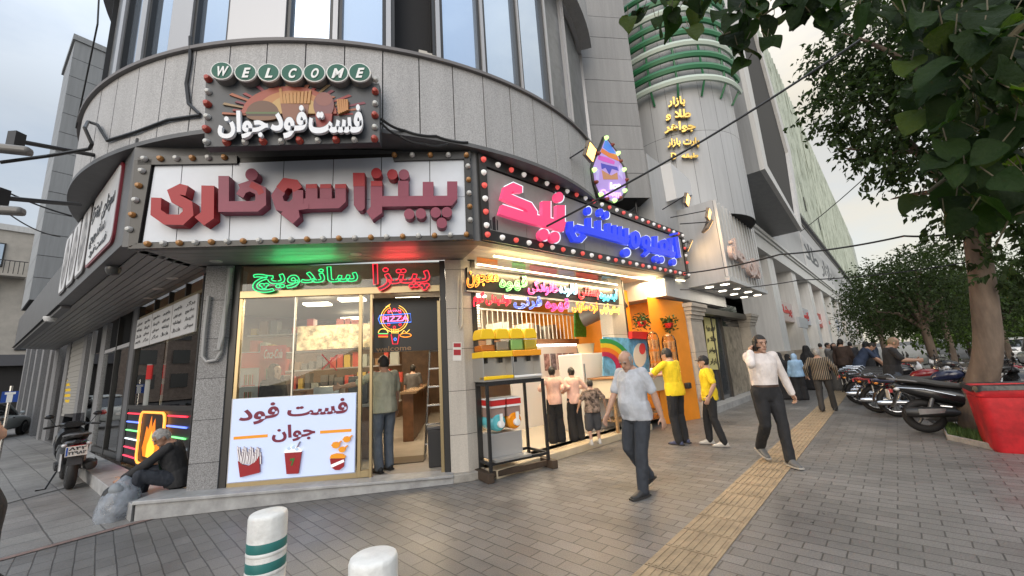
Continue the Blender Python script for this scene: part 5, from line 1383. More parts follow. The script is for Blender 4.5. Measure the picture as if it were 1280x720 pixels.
# ---- neon panel below the side window
S = thing('neon_display', 'black panel with an orange neon frame, a flame picture and coloured neon lines', 'sign', Lf.P(2, .2, .02))
m_ = MB(); m_.fbox(Lf, .2, 3.84, .205, 1.195, -.03, .02); m_.build('panel', mat('panel_black', (.012, .011, .012), .35), S)
a, c_ = 1.3, 2.75
m_ = MB(); m_.fbox(Lf, a + .06, c_ - .06, .36, 1.12, .021, .03); m_.build('picture_board', mat('print_dark', (.02, .015, .012), .4), S)
fl = MB(); uc = (a + c_) / 2
fl.prism(Lf, [(uc - .42, .42), (uc - .5, .6), (uc - .36, .72), (uc - .34, .86), (uc - .2, .8), (uc - .12, 1.06), (uc + .02, .9), (uc + .1, 1.1), (uc + .22, .86), (uc + .34, .92), (uc + .42, .7), (uc + .5, .55), (uc + .4, .42)], .031, .034, mat('flame_orange', (.6, .16, .01), .5, emit=.5, ecol=(1, .2, .01)))
fl.prism(Lf, [(uc - .22, .42), (uc - .26, .6), (uc - .1, .7), (uc - .02, .86), (uc + .1, .72), (uc + .2, .62), (uc + .22, .42)], .0345, .037, mat('flame_yellow', (.8, .5, .05), .5, emit=.5, ecol=(1, .55, .05)))
fl.build('flame', parent=S)
m_ = MB(); rc = .12; b0, b1, d0, d1 = a, c_, .3, 1.16
pts = [Lf.P(u, z, .05) for u, z in [(b0, d0 + rc), (b0, d1 - rc), (b0 + .035, d1 - .035), (b0 + rc, d1), (b1 - rc, d1), (b1 - .035, d1 - .035), (b1, d1 - rc), (b1, d0 + rc), (b1 - .035, d0 + .035), (b1 - rc, d0), (b0 + rc, d0), (b0 + .035, d0 + .035)]]
m_.tube(pts, .02, 8, closed=True); m_.build('neon_frame', neon('amber', (1, .33, .05), 2.6), S)
for k, (cname, cc) in enumerate([('red', (1, .03, .06)), ('indigo', (.12, .2, 1)), ('leaf', (.2, 1, .25)), ('pale', (.8, .9, 1)), ('scarlet', (1, .06, .12)), ('scarlet', (1, .06, .12))]):
    z = 1.12 - k * .155
    for u0, u1 in ((.3, 1.2), (2.85, 3.75)):
        m_ = MB(); m_.tube([Lf.P(u0, z, .035), Lf.P(u1, z, .035)], .014, 8); m_.build('neon_line', neon(cname, cc, 2.2), S)
# ------------------------------------------------------------------ the mall along the main street
pal = weathered('mall_panel', (.44, .445, .45), .5, .05, .07)
pal2 = weathered('mall_panel_dark', (.27, .28, .29), .5, .06, .1)
trim_w = weathered('mall_trim', (.6, .6, .59), .45, .04, .09)
bei = mat('mall_stone', (.40, .36, .31), .55, var=.14, vscale=4, detail=7)
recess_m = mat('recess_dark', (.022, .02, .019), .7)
glass_d = mat('dark_glass', (.05, .055, .06), .06, spec=.9)
green_m = mat('louver_green', (.03, .17, .07), .4)
MALL = thing('mall_building', 'long pale shopping mall with a round tower, angular bay and streaked green cladding', 'building', V2(M.P(8, 0)) + (0,))
dT = ray(838, 160); l_ = math.hypot(dT.x, dT.y); TC = Vector((dT.x / l_, dT.y / l_, 0)) * 14.2; TR = 2.0
TA = math.atan2(-TC.y, -TC.x)                               # direction from tower to camera
def tw(an, z, r=TR): return Vector((TC.x + r * math.cos(TA + an), TC.y + r * math.sin(TA + an), z))
m_ = MB()
for k in range(16):
    a0, a1 = -R(112) + k * R(14), -R(112) + (k + 1) * R(14)
    for z0, z1 in ((5.5, 8.2), (8.2, 11.4), (11.4, 16)):
        n = 4; vs = []
        for i in range(n + 1):
            a = a0 + .002 + (a1 - a0 - .004) * i / n; vs += [tw(a, z0 + .005), tw(a, z1 - .005)]
        m_.add(vs, [(2 * i, 2 * i + 2, 2 * i + 3, 2 * i + 1) for i in range(n)], pal)
m_.lathe([(TR - .02, 5.5), (TR - .02, 16)], TC, 40, gap_m)
m_.build('tower', parent=MALL)
zl = at_depth(850, 112, 12.3).z
m_ = MB()
for k in range(9):
    z = zl + .1 + k * .42
    pts = [tw(-R(75) + R(150) * i / 24, z, TR + .28) for i in range(25)]
    m_.tube(pts, .07, 6, m=green_m if k % 3 else mat('louver_pale', (.5, .58, .5), .4), flat=1.6)
for a in range(-70, 71, 20): m_.tube([tw(R(a), zl - .35, TR + .02), tw(R(a), zl - .0, TR + .26), tw(R(a), zl + 4, TR + .26)], .035, 6, m=green_m)
m_.build('louver_ring', parent=MALL)
# podium wall beneath the tower, fin, moulding
zB = M.uz(908, 258, .2)[1]
m_ = MB(); m_.fbox(M, -.9, 3.9, 3.0, zB, -3, -.03); m_.build('podium_wall', pal, MALL)
m_ = MB(); m_.pxprism(M, [(838, 203), (879, 240), (846, 248)], -.3, .25); m_.build('fin', mat('fin_white', (.7, .7, .7), .5), MALL)
m_ = MB()
for z0, z1, o in ((zB - .75, zB - .1, .12), (zB - .097, zB + .04, .2), (zB + .043, zB + .2, .28)):
    m_.fbox(M, 2.9, 120, z0, z1, -1.2, o, trim_w)
m_.build('cornice', parent=MALL)
m_ = MB(); m_.fbox(M, 3.9, 120, zB - .3, zB - .2, -7, -1.2); m_.build('arcade_ceiling', mat('arcade_ceiling', (.36, .35, .34), .5), MALL)
for i in range(14):
    for o in (-1.8, -3.2):
        c = M.P(6 + i * 1.8, zB - .302, o); b = MB(); b.lathe([(.0, -.012), (.09, -.01), (.1, 0)], c, 12); b.build('downlight', glow('downlight', (1, .9, .72), 4), MALL)
m_ = MB(); m_.fbox(M, 8, 120, zB + .2, 11.5, -2, 0, pal); m_.fbox(M, 2.2, 8, zB + .2, 13, -3, -.6, pal2); m_.build('upper_wall', parent=MALL)
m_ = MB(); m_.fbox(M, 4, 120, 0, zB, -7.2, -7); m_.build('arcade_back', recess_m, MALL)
# pilasters and shop front on the ground floor
def pilaster(u0, u1, zt, o=.1):
    b = MB()
    blocks(b, [V2(M.P(u0, 0, o)), V2(M.P(u1, 0, o)), V2(M.P(u1, 0, -.5)), V2(M.P(u0, 0, -.5))], 0, zt - .4, .8, bei, gap_m)
    for k, (h0, h1, e_) in enumerate(((.4, .3, .03), (.298, .2, .07), (.198, .1, .1), (.098, 0, .14))):
        b.fbox(M, u0 - e_, u1 + e_, zt - h0, zt - h1, -.55, o + e_, bei)
    b.build('pilaster', parent=MALL)
zp = M.uz(866, 380, .1)[1]
pilaster(.1, .95, zp)
u8 = M.uz(890, 450)[0]; u9 = M.uz(940, 450)[0]
pilaster(u9 + .1, u9 + .9, zp)
m_ = MB(); m_.fbox(M, .95, u9 + .1, 0, .16, -.5, .12); m_.build('shop_step', marble_m, MALL)
m_ = MB(); m_.fbox(M, .97, u9 + .08, .162, zp + .3, -.3, -.24); m_.build('shop_glass', glass_d, MALL)
m_ = MB(); m_.fbox(M, .97, u9 + .08, zp - .2, zp - .02, -.235, .06)
for u in (1.0, 2.6, 3.6): m_.fbox(M, u, u + .07, .163, zp - .2, -.238, -.18)
m_.build('shop_frame', mat('bronze_frame', (.05, .045, .04), .35), MALL)
m_ = MB(); m_.fbox(M, 3.69, u9 + .06, .17, 2.4, -.236, -.23); m_.build('lit_display', mat('display_lit', (.16, .14, .11), .3, var=.7, vscale=4, emit=.12), MALL)
S = thing('poster', 'tall yellow poster of Persian lines on the mall shop glass', 'poster', M.P(1.8, 1.2, -.2))
py = [(880, 396), (894, 399), (900, 462), (888, 462)]
m_ = MB(); m_.pxprism(M, py, -.22, -.2); m_.build('sheet', mat('poster_yellow', (.55, .5, .22), .5), S)
m_ = MB()
for k, s in enumerate(('فروش ویژه', 'طلا و', 'جواهر', 'بازار')):
    y = 408 + k * 14; text_px(m_, M, s, [(883 + k * 1.6, y + 6), (894 + k * 1.4, y + 6), (893 + k * 1.4, y - 2), (882 + k * 1.6, y - 2)], -.19, black_m, depth=.004, bold=.02)
m_.build('lettering', parent=S)
# slatted sign box over the mall shop
o1 = 1.0
q = [M.uz(x, y, o1) for x, y in ((893, 244), (942, 289), (960, 371), (907, 345))]
su0, su1, sz0, sz1 = q[0][0], q[2][0], (q[3][1] + q[2][1]) / 2, (q[0][1] + q[1][1]) / 2
m_ = MB(); m_.fbox(M, su0, su1, sz0, sz1, -.03, o1 - .08); m_.build('sign_box', pal, MALL)
S = thing('slat_sign', 'white vertical slat sign front with pale raised Persian letters on the mall box', 'sign', M.P(su0 + 1, sz0, o1))
m_ = MB(); ns = 13
for k in range(ns):
    u = su0 + .02 + k * (su1 - su0) / ns; m_.fbox(M, u, u + (su1 - su0) / ns * .36, sz0 + .12, sz1 - .02, o1 - .078, o1, trim_w)
m_.fbox(M, su0, su1, sz0, sz0 + .11, o1 - .079, o1 + .02, trim_w); m_.fbox(M, su0 + .01, su1, sz0 + .13, sz1 - .03, o1 - .079, o1 - .072, mat('slat_shadow', (.1, .1, .105), .6)); m_.build('slats', parent=S)
m_ = MB(); text_px(m_, M, 'گالری جمان', [(913, 322), (951, 357), (946, 327), (909, 287)], o1 + .1, mat('letter_rose', (.55, .42, .38), .4), depth=.1, bold=.03); m_.build('lettering', parent=S)
for k in range(4):
    for o in (.35, .75):
        c = M.P(su0 + .5 + k * (su1 - su0 - .7) / 3, sz0 - .002, o); b = MB(); b.lathe([(.0, -.014), (.1, -.012), (.11, 0)], c, 14); b.build('downlight', glow('downlight', (1, .9, .72), 4), MALL)
area('mall_downlight', M.P((su0 + su1) / 2, sz0 - .05, .5), 14, 2.5, (1, .9, .75), sizey=.5, rot=(0, 0, math.atan2(M.d.y, M.d.x)))
# arcade columns down the street with shop signs between
uc0 = M.uz(985, 440)[0]
for i in range(11):
    u = uc0 - .6 + i * 6.2
    b = MB(); b.fbox(M, u - .08, u + 1.48, 0, 1.3, -1.5, .06, bei); b.fbox(M, u - .14, u + 1.54, 1.303, 1.42, -1.55, .1, bei)
    b.fbox(M, u, u + .66, 1.423, zB - .75, -1.4, 0, trim_w); b.fbox(M, u + .7, u + 1.4, 1.423, zB - .75, -1.4, 0, trim_w); b.fbox(M, u + .66, u + .7, 1.423, zB - .75, -1.37, -.03, gap_m)
    b.build('column', parent=MALL)
sgc = [(.5, .42, .4), (.4, .42, .45), (.45, .06, .05), (.5, .48, .42), (.1, .16, .3), (.5, .3, .1)]
for i in range(9):
    u = uc0 + 1.0 + i * 6.2
    S = thing('shop_board', ['pinkish', 'grey', 'red', 'cream', 'dark blue', 'orange', 'second pinkish', 'second grey', 'farthest red'][i] + ' shop board between the arcade columns of the mall', 'sign', M.P(u + 2, 3, -.4), group='shop boards along the mall')
    b = MB(); b.fbox(M, u, u + 4.6, 3.0, 4.1, -.6, -.3); b.build('board', mat('shopboard%d' % (i % 6), sgc[i % 6], .4), S)
    b = MB(); text_quad(b, ['پوشاک', 'کیف و کفش', 'طلا', 'عطر', 'موبایل', 'ساعت', 'عینک', 'لوازم', 'بازار'][i], [M.P(u + .6, 3.25, -.29), M.P(u + 4, 3.25, -.29), M.P(u + 4, 3.9, -.29), M.P(u + .6, 3.9, -.29)], M.n, white_m if i in (2, 4) else redsh, depth=.03, bold=.02); b.build('lettering', parent=S)
m_ = MB()
for i in range(9):
    u = uc0 + 1.0 + i * 6.2
    m_.fbox(M, u - .15, u + 4.7, .1, 2.9, -1.2, -1.1, glass_d); m_.fbox(M, u - .2, u + 4.8, 4.1, zB - .4, -1.3, -1.2, pal2)
    m_.fbox(M, u + .2, u + 4.2, 2.3, 2.7, -1.09, -1.07, mat('window_lit%d' % (i % 2), (.6, .5, .35), .4, emit=.7, ecol=(1, .8, .5)))
m_.build('arcade_shop', parent=MALL)
S = thing('hanging_sign', 'white sign board hanging over the mall pavement with a dark mark', 'sign', M.P(uc0 + 3, 2.5, .6))
m_ = MB(); a_ = M.W(1035, 425, .7); fh = Fr(V2(a_), V2(M.n))
m_.fbox(M, uc0 + 2, uc0 + 4.6, 2.55, 3.1, .3, .4); m_.build('board', mat('sign_grey2', (.5, .52, .55), .4), S)
# angular bay
ob = 1.3
bo = [(905, 0), (950, 213), (998, 289), (984, 190), (930, 0)]
m_ = MB(); m_.pxprism(M, bo, -.6, ob, pal2); m_.build('bay', parent=MALL)
m_ = MB()
pin = [(914, 8), (953.5, 209), (994, 280), (981, 192), (931, 8)]
po = [M.uz(x, y, ob) for x, y in bo]; pi_ = [M.uz(x, y, ob) for x, y in pin]
n = 5
for i in range(n):
    j = (i + 1) % n
    m_.prism(M, [po[i], po[j], pi_[j], pi_[i]], ob + .002, ob + .16, trim_w)
m_.build('bay_frame', parent=MALL)
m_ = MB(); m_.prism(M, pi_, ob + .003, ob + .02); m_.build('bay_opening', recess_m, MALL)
m_ = MB(); fb = Fr(V2(M.P(0, 0, .0)), V2(M.n))
c_ = M.W(915, 200, .3)
m_.box(c_ - M.d * .8, (.05, .7, .55), rz=math.atan2(M.d.y, M.d.x), m=trim_w); m_.box(c_ - M.d * .84, (.03, .2, .36), rz=math.atan2(M.d.y, M.d.x), m=recess_m)
# streaked cladding
clm = bpy.data.materials.new('streaked_cladding'); clm.use_nodes = True
n_ = clm.node_tree; b_ = n_.nodes['Principled BSDF']; K = n_.links.new
t_ = n_.nodes.new('ShaderNodeTexCoord'); mm = n_.nodes.new('ShaderNodeMapping'); mm.inputs['Scale'].default_value = (1.6, 1.6, .22); K(t_.outputs['Object'], mm.inputs['Vector'])
z_ = n_.nodes.new('ShaderNodeTexNoise'); z_.inputs['Scale'].default_value = 1.6; z_.inputs['Detail'].default_value = 8; z_.inputs['Roughness'].default_value = .7; K(mm.outputs[0], z_.inputs['Vector'])
r_ = n_.nodes.new('ShaderNodeValToRGB'); r_.color_ramp.elements[0].position = .34; r_.color_ramp.elements[0].color = (.14, .16, .11, 1); r_.color_ramp.elements[1].position = .5; r_.color_ramp.elements[1].color = (.42, .47, .41, 1)
e_ = r_.color_ramp.elements.new(.7); e_.color = (.58, .62, .55, 1)
K(z_.outputs['Fac'], r_.inputs['Fac']); K(r_.outputs['Color'], b_.inputs['Base Color']); b_.inputs['Roughness'].default_value = .45
zc0, zc1 = 11.5, 27.5
m_ = MB(); m_.fbox(M, 5, 120, zc0, zc1, -6, .3, clm)
for k in range(100): 
    u = 6.5 + k * 1.0
    m_.fbox(M, u, u + .05, zc0 + .01, zc1 - .01, .3, .36, clm)
m_.build('cladding', parent=MALL, smooth=0)
m_ = MB()
for pp in range(4):
    u = 11 + pp * 9; m_.fbox(M, u, u + .35, 12 + pp * .3, 13.2 + pp * .3, .361, .4, recess_m)
m_.build('cladding_hole', parent=MALL)
# cable-tray ladder along the upper wall
l0, l1 = M.uz(994, 249, .7), M.uz(1054, 352, .7)
LD_ = thing('cable_ladder', 'black ladder-like cable tray fixed along the upper mall wall', 'cable tray', M.P(l0[0], l0[1], .7))
m_ = MB(); zz = (l0[1] + l1[1]) / 2
for dz in (-.3, .3): m_.tube([M.P(l0[0] - 4, zz + dz, .7), M.P(75, zz + dz, .7)], .06, 6)
m_.build('rail', dark_m, LD_)
m_ = MB()
for k in range(90): m_.tube([M.P(l0[0] - 4 + k * .7, zz - .3, .7), M.P(l0[0] - 4 + k * .7, zz + .3, .7)], .05, 5)
m_.build('rungs', dark_m, LD_)
S = thing('wall_banner', 'white banner with big black slanting letters on the upper mall wall', 'banner', M.P(l0[0] + 4, 8, .1))
bu0, bu1 = M.uz(1003, 300, .1)[0], M.uz(1042, 350, .1)[0]
m_ = MB(); m_.fbox(M, bu0, bu1, zB + .5, zB + 3.2, .005, .06); m_.build('cloth', mat('banner_white', (.6, .6, .6), .6), S)
m_ = MB(); text_quad(m_, 'بازار طلا', [M.P(bu0 + .6, zB + .9, .065), M.P(bu1 - .6, zB + .9, .065), M.P(bu1 - .6, zB + 2.8, .065), M.P(bu0 + .6, zB + 2.8, .065)], M.n, mat('ink'  , (.06, .07, .09), .5), depth=.01, bold=.02); m_.build('lettering', parent=S)
# gold letters on the tower
S = thing('gold_lettering', 'five rows of gold Persian letters on the round pale tower', 'sign', tw(0, zl - 3, TR))
gm = mat('gold_letter', (.75, .5, .13), .3, metal=.5); gs = mat('gold_side', (.5, .36, .1), .4)
def cyl_text(mb, s, px, off, m, **kw):
    def hit(x, y):
        d = ray(x, y); dx, dy = d.x, d.y; r = TR + off
        A = dx * dx + dy * dy; Bq = -(TC.x * dx + TC.y * dy); Cq = TC.x ** 2 + TC.y ** 2 - r * r
        return CC + d * ((-Bq - math.sqrt(max(0, Bq * Bq - A * Cq))) / A)
    c = [(math.atan2(p.y - TC.y, p.x - TC.x), p.z) for p in (hit(*p) for p in px)]
    def fn(x, y, z):
        a = c[0][0] + (c[1][0] - c[0][0]) * x; z0 = c[0][1] + (c[1][1] - c[0][1]) * x
        a2 = c[3][0] + (c[2][0] - c[3][0]) * x; z1 = c[3][1] + (c[2][1] - c[3][1]) * x
        an = a + (a2 - a) * y; r = TR + off + z
        return Vector((TC.x + r * math.cos(an), TC.y + r * math.sin(an), z0 + (z1 - z0) * y))
    text_fn(mb, s, fn, m, **kw)
g6 = zc(820, 110, 6.543)
m_ = MB()
for s, qd in (('بازار', [(100, 160), (240, 155), (235, 70), (95, 80)]), ('طلا و', [(80, 270), (285, 265), (282, 175), (78, 190)]), ('جواهر', [(70, 375), (325, 365), (320, 275), (68, 290)]), ('پارت بازار', [(95, 495), (355, 490), (350, 410), (92, 420)]), ('طبقه', [(210, 582), (345, 580), (343, 535), (208, 540)]), ('D', [(125, 585), (168, 582), (166, 530), (122, 533)])):
    cyl_text(m_, s, g6(*qd), .14, gm, depth=.04, bold=.03); cyl_text(m_, s, g6(*qd), .08, gs, depth=.08, bold=.04)
m_.build('lettering', parent=S)

# ------------------------------------------------------------------ down the side street
def win_grid(mb_f, mb_g, fr, u0, u1, z0, z1, nu, nz, fm, gm_, o=0.0):
    pass
LB = thing('tower_block', 'tall grey panelled block standing past the curved balcony in the side street', 'building', V2(Lf.P(20, 0)) + (0,))
m_ = MB(); ux = 14.9; zt = 15.9
for k in range(13):
    m_.fbox(Lf, ux, ux + 3, 5.0 + k * .84, 5.0 + k * .84 + .82, -6, .95, pal2)
m_.fbox(Lf, ux + .03, ux + 2.9, 4.98, zt, -5.9, .92, gap_m)
m_.build('panel_wall', parent=LB)
m_ = MB(); m_.fbox(Lf, ux - .05, ux + 3.1, zt, zt + .25, -6, 1.02); m_.build('parapet', pal2, LB)
for k in range(0):
    for j in range(0):
        b = MB(); b.fbox(Lf, ux + 1.5 + j * 3.2, ux + 3.6 + j * 3.2, 6.3 + k * 3.2, 8.2 + k * 3.2, .955, .985); w_ = b.build('window', frame_m, LB)
        b = MB(); b.fbox(Lf, ux + 1.58 + j * 3.2, ux + 3.52 + j * 3.2, 6.38 + k * 3.2, 8.12 + k * 3.2, .986, .99); b.build('pane', win_m, w_)
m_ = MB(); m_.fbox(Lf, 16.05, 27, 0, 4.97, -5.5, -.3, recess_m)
for k in range(5): m_.fbox(Lf, 16.1 + k * 2.6, 16.7 + k * 2.6, 0, 4.9, -.8, .1, granite_d)
m_.build('ground_floor', parent=LB)
LB2 = thing('apartment_building', 'cream apartment building with balconies at the end of the side street', 'building', V2(Lf.P(40, 0, 2)) + (0,))
crm = mat('render_cream', (.42, .39, .35), .8, var=.1, vscale=2)
m_ = MB(); m_.fbox(Lf, 34, 52, 0, 12.5, -8, 3.5, crm); m_.fbox(Lf, 33.9, 52.1, 12.5, 12.9, -8.1, 3.7, trim_w); m_.build('wall', parent=LB2)
fe = Fr(V2(Lf.P(33.98, 0, 3.5)), V2(-Lf.n))
for k in range(3):
    for j in range(3):
        b = MB(); b.fbox(fe, .7 + j * 2.6, 2.2 + j * 2.6, 4.6 + k * 2.7, 6.2 + k * 2.7, -.02, .04); w_ = b.build('window', frame_m, LB2)
        b = MB(); b.fbox(fe, .78 + j * 2.6, 2.12 + j * 2.6, 4.68 + k * 2.7, 6.12 + k * 2.7, .041, .05); b.build('pane', win_m, w_)
m_ = MB(); m_.fbox(fe, .0, 3.2, 9.3, 9.45, 0, .9, crm)
for k in range(16): m_.tube([fe.P(.05 + k * .2, 9.45, .86), fe.P(.05 + k * .2, 10.3, .86)], .02, 5, m=dark_m)
m_.tube([fe.P(0, 10.3, .86), fe.P(3.2, 10.3, .86)], .03, 6, m=dark_m); m_.build('balcony', parent=LB2)
m_ = MB(); m_.fbox(fe, -1, 9, 0, 3.6, .05, .12, recess_m); m_.fbox(fe, -1, 9, 3.6, 4.3, .05, .5, mat('awning_dark', (.09, .09, .1), .6)); m_.build('shop_front', parent=LB2)
LB3 = thing('brick_building', 'dim brown building across the far end of the side street', 'building', V2(Lf.P(62, 0, 12)) + (0,))
m_ = MB(); m_.fbox(Lf, 60, 75, 0, 11, 3.0, 26, mat('brick_brown', (.25, .2, .17), .8, var=.2, vscale=3)); m_.build('wall', parent=LB3)
fe3 = Fr(V2(Lf.P(59.97, 0, 3)), V2(Lf.n))
for k in range(3):
    for j in range(6):
        b = MB(); b.fbox(fe3, 1 + j * 3.4, 2.8 + j * 3.4, 1.6 + k * 3.1, 3.4 + k * 3.1, -.02, .05); b.build('window', glass_d, LB3)
S = thing('street_sign', 'small blue street sign with a white mark beside the side street', 'sign', at_depth(12, 545, 17))
p = at_depth(12, 497, 17); p0 = Vector((p.x, p.y, 0)); fs = Fr((p.x, p.y), (-p.y, p.x)); fs.n = Vector((-p.x, -p.y, 0)).normalized()
fs.d = Vector((-p.y, p.x, 0)).normalized() * -1
m_ = MB(); m_.tube([p0 + Vector((0, 0, 0)), p + Vector((0, 0, .3))], .03); m_.build('post', steel_m, S)
m_ = MB(); m_.fbox(fs, -.14, .14, p.z - .12, p.z + .16, .035, .05); m_.build('plate', mat('sign_blue', (.01, .06, .32), .4), S)
m_ = MB(); m_.fbox(fs, -.05, .05, p.z - .12, p.z + .08, .051, .056); m_.fbox(fs, -.09, .09, p.z + .082, p.z + .14, .051, .056); m_.build('mark', white_m, S)
# lamp arms reaching out at the left edge
for (ax, ay, bx, by, lab, lx, ly, lw_) in ((118, 194, 20, 176, 'upper grey street lamp on a long black arm left of the curved balcony', 15, 187, 34), (100, 256, 0, 247, 'lower lamp on an arm below the other at the left edge', 5, 263, 18)):
    a_ = at_depth(ax, ay, 7.5); b_ = at_depth(bx, by, 7.0)
    S = thing('arm_lamp', lab, 'lamp', b_)
    m_ = MB(); m_.tube([a_, b_], .028); m_.box(b_, (.1, .1, .2)); m_.build('arm', dark_m, S)
    h = at_depth(lx, ly, 6.9); m_ = MB(); m_.box(h, (.32, .12, .09), rz=.4); m_.build('head', mat('lamp_grey', (.2, .19, .18), .5), S, bevel=.03)
# ------------------------------------------------------------------ trees
bark = mat('bark', (.14, .105, .08), .9, var=.35, vscale=5, bump=.8, bscale=14, stretch=(1, 1, .25))
def leaf_mat(name, c, tr):
    if name in MATS: return MATS[name]
    m = bpy.data.materials.new(name); m.use_nodes = True; n = m.node_tree; K = n.links.new
    b = n.nodes['Principled BSDF']; out = n.nodes['Material Output']
    g = n.nodes.new('ShaderNodeNewGeometry')
    r = n.nodes.new('ShaderNodeValToRGB'); r.color_ramp.elements[0].color = tuple(q * .55 for q in c) + (1,); r.color_ramp.elements[1].color = tuple(min(1, q * 1.5) for q in c) + (1,)
    K(g.outputs['Random Per Island'], r.inputs['Fac'])
    K(r.outputs['Color'], b.inputs['Base Color']); b.inputs['Roughness'].default_value = .7; b.inputs['Specular IOR Level'].default_value = .2
    t = n.nodes.new('ShaderNodeBsdfTranslucent'); mc = n.nodes.new('ShaderNodeMix'); mc.data_type = 'RGBA'; mc.blend_type = 'MULTIPLY'; mc.inputs[0].default_value = 1; mc.inputs[7].default_value = (*tr, 1)
    K(r.outputs['Color'], mc.inputs[6]); K(mc.outputs[2], t.inputs[0])
    mx_ = n.nodes.new('ShaderNodeMixShader'); mx_.inputs[0].default_value = .35
    K(b.outputs[0], mx_.inputs[1]); K(t.outputs[0], mx_.inputs[2]); K(mx_.outputs[0], out.inputs[0])
    if 'broad' in name:
        tb = n.nodes.new('ShaderNodeTexCoord'); nb_ = n.nodes.new('ShaderNodeTexNoise'); nb_.inputs['Scale'].default_value = 38; nb_.inputs['Detail'].default_value = 5; K(tb.outputs['Object'], nb_.inputs['Vector'])
        bb = n.nodes.new('ShaderNodeBump'); bb.inputs['Strength'].default_value = .8; bb.inputs['Distance'].default_value = .012; K(nb_.outputs['Fac'], bb.inputs['Height']); K(bb.outputs['Normal'], b.inputs['Normal']); K(bb.outputs['Normal'], t.inputs['Normal'])
    MATS[name] = m
    return m
leaf1 = leaf_mat('leaf_street', (.026, .043, .016), (1.8, 2.2, .8)); leaf2 = leaf_mat('leaf_far', (.036, .054, .024), (2, 2.2, .9)); leaf3 = leaf_mat('leaf_broad', (.013, .027, .007), (1.6, 2.2, .6))
leafy = leaf_mat('leaf_broad_yellow', (.035, .055, .01), (2, 2.4, .7))
def leaf_sprays(name, clumps, ntw, nl, ll, lw, m, parent, seed, droop=.5):
    "sprays of small leaves along twigs, spread through the clumps (centre, radius)"
    r = np.random.default_rng(seed); V = []; 
    wts = np.array([c[1] ** 2 for c in clumps]); wts /= wts.sum()
    pick = r.choice(len(clumps), ntw, p=wts)
    cen = np.array([tuple(clumps[i][0]) for i in pick]); rad = np.array([clumps[i][1] for i in pick])
    d = r.normal(size=(ntw, 3)); d /= np.linalg.norm(d, axis=1)[:, None]
    st = cen + d * (rad * r.uniform(.35, .95, ntw) ** .7)[:, None] * np.array([1, 1, .8])
    dirn = d * .9 + r.normal(size=(ntw, 3)) * .5; dirn[:, 2] -= droop * .5; dirn /= np.linalg.norm(dirn, axis=1)[:, None]
    P = []; A = []; Bv = []
    for k in range(nl):
        s = (k / nl) * rad * .55
        p = st + dirn * s[:, None]; p[:, 2] -= droop * .35 * s ** 2 / np.maximum(rad * .5, .1)
        lv = dirn * .35 + r.normal(size=(ntw, 3)) * .55; lv[:, 2] -= droop; lv /= np.linalg.norm(lv, axis=1)[:, None]
        sd_ = np.cross(lv, r.normal(size=(ntw, 3))); sd_ /= np.linalg.norm(sd_, axis=1)[:, None]
        sc_ = r.uniform(.65, 1.25, ntw)[:, None]
        nn = np.cross(lv, sd_)
        a = p; b = p + lv * ll * .45 * sc_ + sd_ * lw * .5 * sc_ + nn * lw * .14; c = p + lv * ll * sc_; e = p + lv * ll * .45 * sc_ - sd_ * lw * .5 * sc_ + nn * lw * .14; mid = p + lv * ll * .5 * sc_
        V.append(np.stack([a, b, c, e, mid], 1).reshape(-1, 3))
    V = np.concatenate(V); n = len(V) // 5
    me = bpy.data.meshes.new(name); X = np.array(XF[parent.name].inverted() if parent else Matrix())
    V = V @ X[:3, :3].T + X[:3, 3]
    base = np.arange(n)[:, None] * 5
    F_ = np.concatenate([base + np.array([[0, 1, 2, 4]]), base + np.array([[0, 4, 2, 3]])], 1).reshape(-1, 4)
    me.from_pydata(V.tolist(), [], F_.tolist()); me.materials.append(m)
    o = bpy.data.objects.new(name, me); col.objects.link(o)
    if parent: o.parent = parent; XF[o.name] = XF[parent.name]
    return o
def pxc(x, y, dist, rpx): p = at_depth(x, y, dist); return (p, rpx * (p - CC).dot(fwd) / CF / 1.15)
base = Vector((7.35, 6.75, 0))
TREE = thing('street_tree', 'big leafy street tree with a leaning brown trunk behind the red bin', 'tree', base)
m_ = MB()
tp = [base + Vector((0, 0, -.02)), base + Vector((.02, -.02, .5))] + [at_depth(x, y, 9.75) for x, y in ((1238, 450), (1233, 400), (1228, 350), (1222, 310), (1216, 275))]
rs = [.28, .195, .172, .163, .155, .148, .14]
nx = []
m_.tube(tp, rs, 14)
fork = tp[-1]
brs = [[(1216, 285), (1185, 230), (1130, 170), (1070, 120)], [(1218, 290), (1235, 200), (1250, 100), (1240, 10)], [(1216, 280), (1205, 200), (1170, 100), (1130, 20)], [(1222, 305), (1265, 260), (1300, 200)], [(1190, 240), (1150, 240), (1110, 250)], [(1170, 105), (1110, 60), (1050, 40)], [(1150, 190), (1100, 190), (1050, 185)]]
for i, bp in enumerate(brs):
    pts = [at_depth(x, y, 9.7 - .35 * k * (1 if i % 2 else -.6)) for k, (x, y) in enumerate(bp)]
    m_.tube(pts, [.12 * (1 - .75 * k / (len(pts) - 1)) * (1 if i < 4 else .55) for k in range(len(pts))], 8)
trunk = m_.build('trunk', bark, TREE, smooth=1.2)
dmod = trunk.modifiers.new('sub', 'SUBSURF'); dmod.levels = 1; dmod.render_levels = 2
clumps = [pxc(*c) for c in ((1070, 60, 10.2, 62), (1130, 40, 10, 75), (1060, 130, 9.8, 55), (1120, 130, 9.6, 70), (1190, 90, 9.5, 85), (1180, 180, 9.2, 75), (1110, 195, 9.4, 42), (1250, 60, 9, 90), (1260, 160, 9, 85), (1270, 260, 9.6, 62), (1220, 265, 9.2, 55), (1200, 10, 9.5, 90), (1300, 110, 8.6, 90), (1040, 100, 10.2, 34), (1255, 330, 9.4, 34), (1090, 170, 9.8, 40))]
